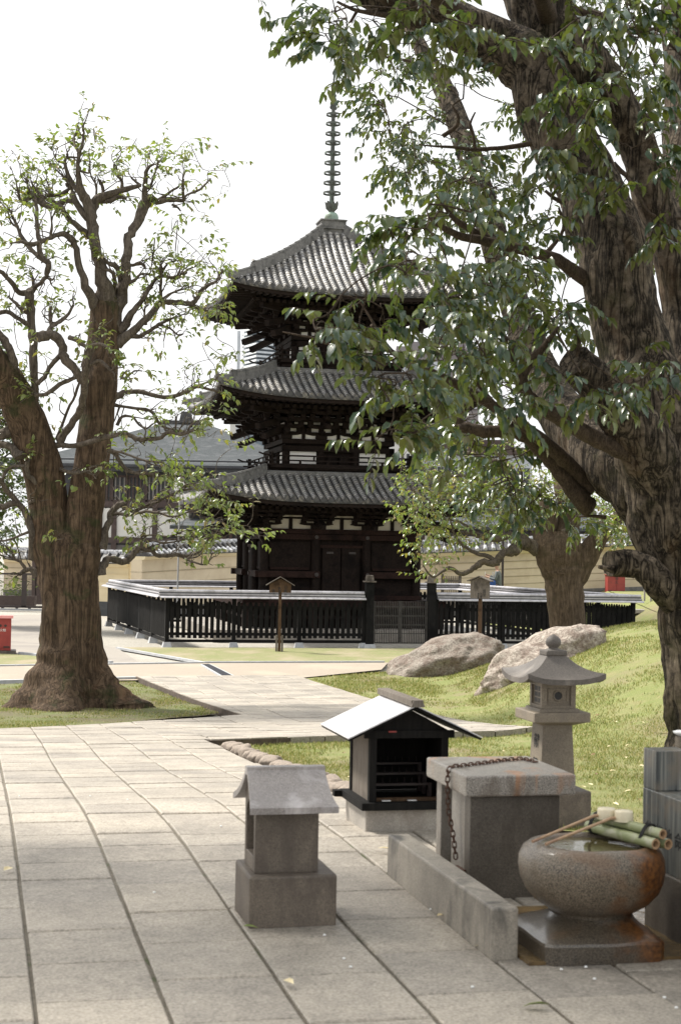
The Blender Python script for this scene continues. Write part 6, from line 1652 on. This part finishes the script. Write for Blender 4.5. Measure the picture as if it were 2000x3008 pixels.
# ---------------------------------------------------------------- huge tree at the right
c = P(2085, 2230, 12.6)
T2 = Tree(Vector((c.x, 12.6, h(c.x, 12.6)-.1)), 'huge rough barked evergreen tree filling the upper right with glossy dark leaves', 33, 'evergreen_tree')
def gnarl(i, p, q, r):
    a = math.atan2(q.z+q.y, q.x)
    return r*(1+.11*noise.noise((p+q*r)*1.9)+.07*max(0,noise.noise(Vector((p.x*1.2,p.y*1.2,p.z*5.5))))+.05*noise.noise((p+q*r)*7)+.03*math.cos(a*7+noise.noise(p*1.5)*6))
TR = dict(mb=T2.trunk, n=36, rough=.10, sub=6, fn=gnarl)
T2.limb([(2100,2300,12.6,330),(2090,2200,12.6,270),(2080,2100,12.6,245),(2065,1900,12.6,235),(2058,1750,12.6,265),(2020,1600,12.6,290),(1978,1450,12.6,290),(1925,1300,12.6,250),(1893,1150,12.6,225),(1853,1000,12.7,205),(1815,850,12.7,210),(1780,700,12.8,205),(1738,580,12.9,195),(1672,450,13,190),(1608,320,13.1,185),(1560,200,13.2,180),(1420,110,13.2,150),(1290,50,13.1,120),(1150,10,13,90),(1000,-40,12.9,50)], **TR)
T2.limb([(2030,1560,13,190),(2025,1350,13.2,160),(2018,1150,13.3,135),(2005,950,13.4,122),(1985,800,13.4,118),(1940,650,13.4,112),(1905,540,13.4,108),(1870,425,13.4,110),(1778,287,13.4,145),(1700,190,13.3,175),(1620,90,13.3,190),(1560,-40,13.3,190),(1500,-150,13.3,170)], **TR)
T2.limb([(2060,1500,14,130),(2020,1200,13.9,112),(2012,1000,13.9,108),(2010,780,14,104),(2004,500,14.2,108),(2002,300,14.4,105),(1998,120,14.5,112),(1995,-60,14.5,115)], **TR)
T2.limb([(1990,1560,12.8,230),(1930,1460,12.9,240),(1850,1395,13,215),(1770,1325,13.3,190),(1690,1262,13.7,155),(1610,1150,14.5,120),(1550,1000,15,100),(1500,860,15.5,92),(1450,700,16,84),(1400,520,16.5,75),(1350,383,17,68),(1300,255,17.3,60),(1242,150,17.5,46),(1190,60,17.7,30)], **TR)
T2.limb([(1960,1430,12.5,190),(1900,1320,12.3,165),(1835,1225,12.2,150),(1765,1140,12.1,128),(1705,1080,12.05,108),(1685,1060,12,98)], **TR)
T2.limb([(1990,1760,12.5,120),(1930,1705,12.4,100),(1880,1662,12.4,82),(1830,1655,12.4,80),(1790,1652,12.35,76)], **TR)
T2.limb([(1800,1672,12.3,26),(1775,1668,12.3,16),(1756,1665,12.3,10)], mb=T2.trunk, n=8)
def R_(pts, drift=-.1, n=10, sub=3): return T2.limb(pts, drift=drift, n=n, rough=.08, sub=sub, kink=.05)
R_([(1930,1365,70),(1893,1346,66),(1845,1330,60),(1797,1308,56),(1735,1282,52),(1670,1244,48),(1620,1215,46),(1574,1187,44),(1548,1165,42),(1536,1142,40),(1530,1110,38),(1535,1080,34)], -.35)
R_([(1536,1100,30),(1560,1060,28),(1582,1038,24),(1610,1000,16),(1640,960,9)]); R_([(1530,1110,24),(1490,1098,18),(1450,1085,15),(1400,1080,11),(1350,1060,7)])
R_([(1535,1085,30),(1520,1040,22),(1480,990,16),(1430,930,12),(1390,870,8)], -.2)
R_([(1740,1440,56),(1708,1410,50),(1675,1370,46),(1638,1334,44),(1592,1293,40),(1542,1257,36),(1500,1228,32),(1459,1200,32),(1415,1172,33),(1370,1149,31),(1319,1117,24),(1270,1095,22),(1211,1077,20),(1170,1048,18),(1140,1023,16),(1115,985,13),(1090,955,9)], -.55)
R_([(1150,1030,12),(1099,1023,11),(1060,1027,10),(1028,1027,9),(985,1018,9),(954,1006,9),(910,990,7),(880,985,6),(830,975,4)], -.2)
R_([(1110,975,9),(1085,930,7),(1060,890,5),(1040,860,3)])
R_([(1730,1490,60),(1700,1461,56),(1668,1420,50),(1638,1378,46),(1606,1340,44),(1574,1308,44),(1545,1283,42),(1510,1268,38),(1475,1266,38),(1434,1267,38),(1395,1263,38),(1357,1257,34),(1330,1275,28),(1300,1290,18),(1270,1295,10)], -.45)
R_([(1365,1255,26),(1345,1235,20),(1335,1218,10)]); R_([(1460,1195,16),(1420,1150,12),(1385,1110,12),(1365,1100,8)])
R_([(1760,840,56),(1702,810,44),(1670,785,40),(1638,765,38),(1600,750,36),(1561,740,34),(1505,728,32),(1446,714,30),(1400,704,27),(1357,695,24),(1318,678,20),(1281,657,15),(1262,640,10)], -.3)
R_([(1460,712,24),(1410,690,22),(1365,665,20),(1330,640,16),(1300,600,10),(1270,560,6)]); R_([(1600,748,16),(1640,700,12),(1655,660,10),(1640,610,7)])
R_([(1700,610,22),(1640,590,14),(1600,560,10)], -.2)
R_([(1640,420,24),(1580,418,18),(1500,432,15),(1440,437,13),(1390,440,12),(1330,432,10),(1280,430,7),(1230,425,4)], -.2); R_([(1395,440,10),(1390,400,9),(1380,365,8),(1395,330,5)])
R_([(1330,45,28),(1247,18,24),(1220,30,22),(1194,40,20),(1165,46,19),(1136,45,18),(1085,38,14),(1037,27,11),(990,5,8)], -.3)
R_([(1050,30,10),(1020,80,9),(995,120,7),(985,140,5)]); R_([(1000,110,5),(975,88,4),(950,80,2)])
R_([(1600,30,30),(1680,29,26),(1747,43,26),(1800,62,25),(1848,86,24),(1880,92,22),(1910,91,21),(1950,80,20),(1996,72,18),(2060,60,16)], -.5); R_([(1895,90,16),(1930,105,14),(1960,125,13),(2000,158,12),(2060,210,9)], -.2)
R_([(1905,88,12),(1912,50,9),(1920,10,6)]); R_([(1500,90,14),(1450,72,15),(1400,78,10),(1370,95,5)], -.3); R_([(1560,65,14),(1600,85,12),(1650,115,10),(1710,150,9),(1740,190,9),(1760,240,9),(1790,290,8),(1805,330,5)], -.35)
R_([(1830,320,30),(1870,330,26),(1905,350,22),(1940,370,18)], .2); R_([(1800,480,18),(1820,500,16),(1850,530,14),(1880,590,13),(1910,630,12),(1970,640,10),(2020,640,9)], -.2)
R_([(1580,340,10),(1620,360,8),(1640,380,7),(1665,410,6),(1690,440,6),(1700,490,6),(1730,500,5)], -.6); R_([(1620,290,9),(1660,300,9),(1690,340,10),(1700,380,9),(1735,400,7)], -.5)
R_([(1560,180,12),(1500,190,10),(1450,200,8),(1400,215,5)]); R_([(1300,400,14),(1340,370,12),(1345,340,9),(1330,310,6),(1360,290,4)]); R_([(1270,250,12),(1230,190,10),(1150,170,7),(1080,160,4)])
R_([(1460,760,12),(1420,780,9),(1380,800,7)]); R_([(1550,1000,14),(1590,960,10),(1620,900,7)]); R_([(1530,1110,10),(1500,1050,8),(1490,1010,6),(1470,960,4)])
R_([(1900,1250,20),(1850,1235,12),(1800,1228,6)],-.6)
R_([(1690,1090,16),(1695,1040,13),(1700,1000,12),(1690,960,8)]); R_([(1780,1520,14),(1740,1516,9),(1700,1518,6)],.3)
def K(cx, cy, rx, ry, Y, dY, n, ls=None, per=12, droop=.6, **k):
    n *= .9
    if cx < 1300 and cy > 850: n *= .72; cy -= 30; cx += 55; rx *= .75; ry *= .75
    if ls is None: Y = min(12.3, Y+1.0) if Y > 9.8 else Y+.5; ls = .0098*Y-.006
    T2.cluster(cx, cy, rx, ry, Y, dY, n, ls, per, None, droop, 2.0, **k)
LN = .088
# near sprays
T2.limb([(1150,10,13,50),(1000,-130,11.8,30),(820,-130,11.2,18),(700,-80,11.0,10),(715,-20,10.9,5)], n=8, rough=.1, sub=4)
for a in ((975,45,45,30,10.4,.4,8),(1010,90,60,50,10.6,.5,9),(955,100,25,20,10.4,.2,2),(985,175,45,32,10.4,.3,7),(1140,60,80,50,10.9,.6,14),(1260,100,80,60,11.2,.6,12),(1380,60,90,55,11.2,.8,13),(1450,130,80,45,11.2,.6,9),
          (1560,90,90,70,11.2,.6,8),(1690,60,90,60,11.0,.7,15),(1800,40,90,50,11,.7,14),(1790,110,90,40,11,.6,10),(1900,40,80,40,11,.7,10),(1940,150,60,60,11.2,.6,9),(1830,210,60,40,11,.6,5),(1930,270,60,60,11.6,.6,8),
          (1640,260,70,40,11.0,.4,4),(1720,310,60,40,11.0,.4,5),(1690,400,60,50,10.9,.4,6),(1790,370,70,50,11,.5,6),(1870,440,80,60,11,.6,8),(1930,500,70,60,11,.5,9),(1620,470,50,40,11,.4,5),(1560,560,60,50,11.3,.6,7),(1880,560,70,40,11,.5,5),(1960,640,30,30,11,.3,2),
          (1640,540,50,30,11,.4,4),(1600,640,50,40,11.6,.6,5),(1380,620,90,60,10.8,.8,14),(1300,560,80,60,11,.8,12),(1100,660,50,45,10.0,.4,8),(1190,700,50,40,10.2,.4,8),(1240,620,50,50,10.4,.5,7),
          (1340,760,90,50,10.4,.7,15),(1220,800,80,45,10,.6,11),(1150,870,60,60,9.6,.5,12),(1260,900,90,60,9.8,.7,20),(1390,880,90,70,10.4,.8,18),(1500,840,90,60,11,.8,14),(1590,920,70,70,11.3,.8,12),(1500,960,90,50,10.8,.8,14),
          (960,900,40,20,9.3,.3,3),(930,955,50,30,9.2,.3,7),(850,1000,45,22,9.0,.2,6),(980,1010,50,35,9.2,.3,7),(1040,935,50,40,9.4,.4,7),(1000,1075,60,40,9.0,.3,6),(1240,1040,70,60,9.3,.5,13),(1330,1010,70,60,9.7,.6,12),(1130,1110,40,40,9.3,.4,6),(1420,1040,70,50,10.2,.6,9),
          (1150,1240,60,50,9.4,.5,11),(1210,1180,70,50,9.6,.6,12),(1090,1290,45,40,9.4,.3,7),(1180,1320,60,40,9.6,.5,10),(1290,1190,60,50,10,.6,9),(1260,1290,50,40,10,.5,6),(1100,1140,40,30,9.5,.3,3),
          (1840,1110,55,35,10.4,.4,8),(1920,1080,60,50,10.4,.5,11),(1780,1140,35,30,10.3,.3,4),(1960,1150,40,50,10.4,.3,4),(1650,1020,60,60,11.3,.7,6),(1480,1150,60,40,11,.6,4),(1700,900,50,50,11.5,.6,4)):
    K(*a)
T2.cluster(722,-30,8,5,10.9,.05,1,.085,8,.24,.9,2.0,1)
# deeper foliage around the far leaning limb
for a in ((1130,300,90,60,16.5,1.2,34),(1200,390,110,60,16.5,1.2,40),(1300,330,80,60,16.5,1.2,18),(1180,480,110,50,16.2,1.2,34),(1320,470,110,50,16,1.2,44),(1440,520,90,60,16,1.3,40),(1260,540,80,40,16,1.2,24),(1420,620,100,60,15.8,1.3,44),(1530,700,80,60,15.5,1.3,40),(1120,180,100,40,17,1.0,34),(1040,160,60,30,17,.8,12),(1230,200,70,40,17,1,18),
          (1480,800,90,70,15.4,1.3,30),(1590,800,60,80,15.4,1.3,26),(1640,950,60,80,15,1.3,26),(1400,260,60,50,16.8,1,10),(1500,340,60,80,16.5,1.3,22),(1900,300,70,90,16.5,1.2,36),(1930,480,60,70,16.5,1.2,24),(1860,200,80,60,16.5,1.2,24),(1780,60,120,60,16.5,1.2,34),(1900,760,50,100,16,1,22),(1950,110,60,60,16.5,1,16),
          (1330,1020,90,60,14.5,1,22),(1450,1060,90,50,14.6,1,24),(1380,1170,90,60,14.2,1,26),(1500,1190,70,60,14.2,1,24),(1290,1240,70,50,14,1,18),(1400,1290,90,50,14,1,26),(1500,1350,80,60,14,1,30),(1560,1420,80,60,14,1,30),(1430,1440,70,50,14,1,20),(1620,1490,90,50,14.3,1,26),(1480,1530,60,40,14,1,12),(1640,1230,50,50,14.4,.8,9),(1700,1540,70,40,14.5,.8,10)):
    K(*a[:6], a[6]*.85, .088, 9, .6)
# unseen boughs added above the frame to shade the near paving
T2.limb([(1420,110,13.2,60),(1100,-160,12,50),(700,-420,11,40),(300,-700,10.2,30),(-400,-900,9.4,24),(-1300,-900,8.8,14),(-1900,-800,8.4,8)], n=10, rough=.1, sub=4)
T2.limb([(1620,90,13.3,60),(1500,-260,11.5,45),(1300,-700,9.8,30),(1100,-1200,8.4,16)], n=10, rough=.1, sub=4)
for X_, Y_, Z_, n_ in ((-5.4,9.6,7.0,26),(-4.4,9.0,7.2,26),(-3.4,9.4,7.4,24),(-4.8,8.0,7.0,26),(-3.4,8.0,7.6,24),(-5.8,8.4,6.8,20),(-2.2,8.6,7.8,20),(-2.6,7.2,7.6,20),(-4.2,7.0,7.2,20)):
    px_ = 1000+X_*f/Y_; py_ = 1612-(Z_-H)*f/Y_
    T2.cluster(px_, py_, .9*f/Y_, .35*f/Y_, Y_, .9, n_, .1, 11, .36, .5, 3.5)
for path in (((2.4,10.6,6.4,.14),(1.6,7,7.2,.11),(.4,3,7.8,.09),(-1,-1.5,7.8,.06),(-1.4,-6,7,.03)), ((4.4,11,6.6,.14),(5,7,7,.10),(4.6,3,7.2,.08),(4.6,-2,7,.05),(4,-6,6.2,.03)), ((.4,3,7.8,.06),(-3,2,7.4,.04),(-5.5,1,6.6,.02))):  # added boughs out of view, carrying the canopy back over the camera
    q_ = [Vector(p[:3]) for p in path]; pts_ = []
    for a, b in zip(q_, q_[1:]): pts_ += [a.lerp(b, i/4) for i in range(4)]
    pts_.append(q_[-1]); rr_ = np.interp(np.linspace(0, len(path)-1, len(pts_)), range(len(path)), [p[3] for p in path])
    T2.br.tube(pts_, list(rr_), 8, True, .1)
    for p in pts_: T2.S.append((0,0,0,1,p))
RR = random.Random(77)
for i in range(84):  # unseen leaves added so the foreground paving falls in shade
    T2.cloud(Vector((RR.uniform(-7.2,-1.6), RR.uniform(5.5,10.8), RR.uniform(7.0,8.2))), (.5,.5,.3), 17, .115)
for i in range(120):  # unseen canopy added over and behind the camera to block sky light
    X_ = RR.uniform(-6.5, 7.5); Y_ = RR.uniform(-8, 7.0); Z_ = 6.6+RR.uniform(-.6,1.8)-.10*abs(X_)-.02*max(0,-Y_)**1.5
    if Z_-H < .36*Y_+.7: Z_ = H+.36*Y_+1.2
    T2.cloud(Vector((X_, Y_, Z_)), (.65,.65,.35), 13, .115)
T2.finish(M['bark_r'], M['bark_rb'], M['leaf_r'])
# ---------------------------------------------------------------- middle tree behind the mound
c = P(1668, 1880, 31)
T3 = Tree(Vector((c.x, 31, h(c.x, 31)-.1)), 'stout tree with low twisted boughs standing behind the boulders on the mound', 44, 'broadleaf_tree')
TR = dict(mb=T3.trunk, n=32, rough=.12, sub=5)
T3.limb([(1672,1960,31,126),(1667,1880,31,112),(1662,1790,31,108),(1656,1710,31,114),(1652,1660,31,124),(1650,1625,31,130),(1648,1590,31,110),(1646,1560,31,60)], **TR)
T3.limb([(1675,1710,31,80),(1715,1640,31,74),(1765,1570,31,50),(1810,1525,31,40),(1850,1490,31,28),(1890,1440,31,14)], **TR)
T3.limb([(1648,1700,31,95),(1618,1625,31,95),(1600,1570,31.1,70),(1610,1530,31.1,50),(1600,1470,31.2,36)],**TR)
T3.limb([(1655,1640,31,90),(1662,1590,31.1,80),(1668,1540,31.2,66),(1665,1480,31.4,70),(1650,1420,31.6,50),(1630,1360,31.8,30)], **TR)
def C_(pts, drift=0): 
    p3, r_ = T3.limb(pts, drift=drift, n=8, rough=.2, sub=3, kink=.18); return p3
C_([(1600,1620,52),(1570,1603,42),(1545,1596,38),(1520,1594,34),(1515,1612,34),(1500,1622,28),(1478,1624,22),(1465,1640,24),(1455,1652,24),(1430,1652,19),(1410,1654,20),(1395,1668,17),(1375,1678,15),(1350,1686,13),(1330,1672,11),(1313,1668,11),(1295,1682,8),(1272,1695,7),(1255,1680,5),(1242,1660,4)], -.3)
C_([(1455,1648,15),(1430,1634,13),(1400,1626,12),(1375,1612,10),(1354,1599,9),(1335,1570,7),(1327,1544,6),(1320,1520,4)])
C_([(1540,1585,26),(1501,1571,24),(1465,1582,20),(1428,1580,20),(1405,1572,16),(1370,1565,10),(1330,1572,6)], -.2); C_([(1400,1570,10),(1370,1545,8),(1340,1530,6),(1300,1525,4)])
C_([(1645,1625,24),(1640,1600,22),(1644,1585,22),(1658,1562,22),(1676,1548,20),(1690,1530,15),(1700,1500,8)], -.4)
C_([(1600,1560,34),(1560,1500,28),(1525,1430,26),(1501,1383,24),(1488,1365,22),(1474,1352,20),(1462,1328,16),(1446,1322,14)]); C_([(1480,1362,18),(1450,1352,17),(1419,1349,16),(1400,1335,14),(1387,1328,12),(1340,1335,7)])
C_([(1560,1520,20),(1480,1490,15),(1400,1480,12),(1340,1470,9),(1280,1470,6)]); C_([(1530,1440,16),(1450,1420,12),(1380,1400,10),(1300,1400,6)]); C_([(1360,1402,8),(1355,1380,7),(1365,1365,6),(1350,1340,4)])
for a in ((1790,1520,60,40,16),(1840,1560,50,40,12),(1230,1440,60,30,9),(1300,1410,70,40,22),(1390,1420,80,40,24),(1470,1440,70,40,20),(1250,1490,70,35,15),(1340,1480,80,40,24),(1440,1500,80,40,22),(1540,1520,70,40,16),(1210,1380,50,30,7),(1290,1350,60,35,12),(1240,1290,40,50,9),(1200,1500,40,30,6),(1220,1560,50,30,8),(1290,1570,60,35,14),(1370,1560,60,30,10),(1250,1620,50,30,6),(1300,1640,40,25,4),
          (1450,1560,60,30,8),(1540,1440,70,40,18),(1620,1480,70,40,18),(1700,1480,70,40,18),(1760,1540,60,40,12),(1820,1580,50,30,6),(1740,1600,40,25,3),(1220,1690,18,14,2),(1600,1400,60,40,14),(1820,1500,60,40,10),(1360,1300,60,30,7),(1500,1330,70,40,10)):
    T3.cluster(*a[:4], 31, 1.4, a[4]*2.5, .10, 6, .3, .45, 2.0, 3)
T3.finish(M['bark_m'], M['bark_lb'], M['leaf_m'])
# ---------------------------------------------------------------- trees in the background
def back_tree(px, pyc, Y, rx, ry, wtr, label, seed, n, ls, lm, name='background_tree'):
    c = GP(px, Y); zg = h(c.x, c.y)
    T = Tree(Vector((c.x, Y, zg-.1)), label, seed, name, None)
    r = T.r; k = Y/f
    T.limb([(px, 1612+(2.5-zg)*f/Y+8, Y, wtr*1.3), (px+wtr*.2, 1750, Y, wtr), (px-wtr*.2, pyc+ry*.5, Y, wtr*.8), (px+wtr*.3, pyc, Y, wtr*.5), (px, pyc-ry*.6, Y, wtr*.2)], mb=T.trunk, n=12)
    for i in range(9):
        a = r.uniform(-3.0, .1); T.limb([(px, pyc+r.uniform(-.2,.5)*ry, wtr*.35), (px+math.cos(a)*rx*.4, pyc+math.sin(a)*ry*.35+ry*.1, wtr*.22), (px+math.cos(a)*rx*.8, pyc+math.sin(a)*ry*.8, wtr*.08)], drift=r.uniform(-.6,.6), n=6)
    for i in range(n):
        a = r.uniform(0,6.283); q = r.random()**.45
        T.cluster(px+rx*q*math.cos(a), pyc+ry*q*math.sin(a), rx*.16, ry*.13, Y, rx*k*.6, 5, ls, 8, None, .4, 9, 5)
    T.finish(M['bark_lb'], M['bark_lb'], lm)
back_tree(-60, 1330, 50, 150, 330, 30, 'dark bushy evergreen tree behind the forked trunk at the far left edge', 5, 230, .17, M['leaf_b'])
back_tree(1930, 1480, 70, 150, 170, 30, 'distant leafy tree glimpsed between the mid tree and the huge trunk', 8, 60, .2, M['leaf_b'])
# ================================================================= GRASS, FALLEN LEAVES
def inpoly(reg, x, y):
    a = 0; s = None
    for i in range(len(reg)):
        p, q = reg[i], reg[(i+1) % len(reg)]; c = (q[0]-p[0])*(y-p[1])-(q[1]-p[1])*(x-p[0])
        if s is None: s = c > 0
        elif (c > 0) != s: return False
    return True
def grass(name, regs, box, n, hgt, seed, mat, near, label):
    R = np.random.RandomState(seed); V = []; cnt = 0
    x0, x1, y0, y1 = box
    while cnt < n:
        Y = y0*(y1/y0)**R.rand(); x = x0+(x1-x0)*R.rand()
        if abs(x) > Y*.235+.4: continue
        if not any(inpoly(r_, x, Y) for r_ in regs): continue
        if noise.noise(Vector((x*.9, Y*.6, 1))) + .5*noise.noise(Vector((x*4, Y*3, 1))) < R.uniform(-.5, .35): continue
        z = h(x, Y)-.075; a = R.rand()*6.283; w_ = (.0016+.0014*R.rand())*(Y/9); hh = hgt*(.5+R.rand())*(.75+.03*Y); lx, ly = R.normal(0, .45, 2)*hh
        V += [(x-w_*math.cos(a), Y-w_*math.sin(a), z), (x+w_*math.cos(a), Y+w_*math.sin(a), z), (x+lx, Y+ly, z+hh)]; cnt += 1
    V = np.array(V); me = bpy.data.meshes.new(name); me.vertices.add(len(V)); me.vertices.foreach_set('co', V.reshape(-1))
    me.loops.add(3*n); me.loops.foreach_set('vertex_index', np.arange(3*n)); me.polygons.add(n); me.polygons.foreach_set('loop_start', np.arange(n)*3); me.polygons.foreach_set('loop_total', np.full(n, 3)); me.update(calc_edges=True)
    me.materials.append(mat); o = link(name, me, None, Vector((0,0,0))); tag(o, label, 'grass', kind='stuff'); return o
gm, t_, b_ = nodes('grass_blade'); g_ = t_.nodes.new('ShaderNodeNewGeometry')
c_ = ramp(t_, g_.outputs['Random Per Island'], [(0,(.10,.14,.02)),(.35,(.19,.225,.045)),(.62,(.29,.30,.075)),(.82,(.38,.33,.13)),(1,(.46,.39,.19))]); t_.links.new(c_, b_.inputs['Base Color']); b_.inputs['Roughness'].default_value = .6
tr_ = t_.nodes.new('ShaderNodeBsdfTranslucent'); t_.links.new(c_, tr_.inputs[0]); ms_ = t_.nodes.new('ShaderNodeMixShader'); ms_.inputs[0].default_value = .3
t_.links.new(b_.outputs[0], ms_.inputs[1]); t_.links.new(tr_.outputs[0], ms_.inputs[2]); t_.links.new(ms_.outputs[0], t_.nodes['Material Output'].inputs[0])
grass('grass', LAWN_R[:1]+[LAWN_N], (-2,9,8.6,34), 110000, .022, 4, gm, True, 'short patchy green grass on the sloping lawn at the right')
grass('grass_by_the_tree', [LAWN_L], (-7,0,18,31), 26000, .018, 5, gm, True, 'thin short grass round the roots of the forked left tree')
# moss tufts in the paving joints are part of the joint soil; fallen leaves:
pale = S('fallen_pale', (.55,.45,.25), (.72,.62,.40), 20, .6); brn = S('fallen_brown', (.14,.07,.035), (.25,.14,.07), 20, .7); grn = S('fallen_green', (.12,.17,.04), (.22,.26,.08), 20, .6)
def leafmesh(mat, L):
    V = []
    for t_, q, c in LT_: V.append((t_*L, q*L*.45, .008+c*L*.8+.01))
    me = bpy.data.meshes.new('fallen_leaf'); me.from_pydata(V, [], LF_); me.materials.append(mat); return me
lm_ = {'p': leafmesh(pale, .075), 'b': leafmesh(brn, .075), 'g': leafmesh(grn, .085)}
def fl(px, py, kind, label, grp=None, sc=1):
    p = G(px, py); o = bpy.data.objects.new('fallen_leaf', lm_[kind]); COL.objects.link(o)
    paved = any(inpoly(r_, p.x, p.y) for r_ in REG)
    o.location = (p.x, p.y, h(p.x, p.y)+(.004 if paved else -.055)); o.rotation_euler = (rnd.uniform(-.25,.25), rnd.uniform(-.2,.2), rnd.uniform(0,6)); o.scale = (sc,)*3
    tag(o, label, 'leaf', grp)
for a in ((1478,2193,'p'),(1500,2185,'p'),(1480,2222,'p'),(1725,2420,'p'),(1838,2213,'p'),(1785,2253,'p'),(1790,2250,'p'),(1876,2235,'p'),(1880,2255,'p'),(1702,2295,'p'),(1800,2293,'p'),(1855,2305,'p'),(1750,2260,'b'),(1750,2202,'b'),(1775,2235,'b'),(1810,2110,'p'),(1700,2330,'p'),(1880,2110,'p'),(1655,2345,'p'),(1850,2110,'b'),(1620,2300,'p'),
          (930,2200,'b'),(790,2208,'p'),(822,2208,'p'),(853,2232,'p'),(1015,2198,'b'),(1018,2266,'p'),(985,2285,'p'),(1475,2085,'p'),(1560,2100,'p'),(1410,2085,'p'),(1760,2090,'b'),(1795,2180,'p'),(1850,2175,'p'),(1665,2380,'p'),(1330,2200,'p'),(1390,2240,'p'),(1370,2210,'b'),(1800,2340,'p'),(1870,2330,'b'),(1740,2290,'p')):
    fl(a[0], a[1], a[2], ('small pale' if a[2] == 'p' else 'small brown')+' fallen leaf lying on the right lawn', 'pale leaves scattered on the lawn' if a[2] == 'p' else 'brown leaves scattered on the lawn', .8)
fl(1148,2508,'p','curled tan leaf on the paving left of the long kerb stone'); fl(1283,2706,'p','tan leaf lying close to the outer face of the kerb stone'); fl(1345,2735,'p','small pale leaf below the kerb stone face', None, .6); fl(1415,2790,'p','pale leaf at the near foot of the kerb stone', None, .6)
fl(835,2897,'p','pale dry leaf on the paving joint below the small lantern'); fl(1615,2972,'g','green brown curled leaf in the joint at the bottom right', None, 1.15); fl(712,2734,'g','flat greenish leaf at the left foot of the small lantern', None, .8); fl(10,2570,'p','pale leaf at the left edge of the paving')
for n_, (a, b) in enumerate(((1360,2515),(1720,2845),(1745,2880),(1950,2935),(1985,2965),(1265,2675),(90,2247),(1010,2820),(650,2430))+tuple((int(rnd.gauss(1230,260)), int(rnd.uniform(2480,3000))) for _ in range(7))+tuple((int(rnd.uniform(20,900)), int(rnd.uniform(2250,3000))) for _ in range(4))):
    p = G(a, b); q = MB(); q.lathe([(0,0),(.006,.001),(.007,.004),(.004,.007),(0,.008)], (p.x,p.y,p.z+.003), 8); tag(q.build('petal', M['white']), 'tiny white petal fallen on the paving', 'petal', 'white petals on the paving')
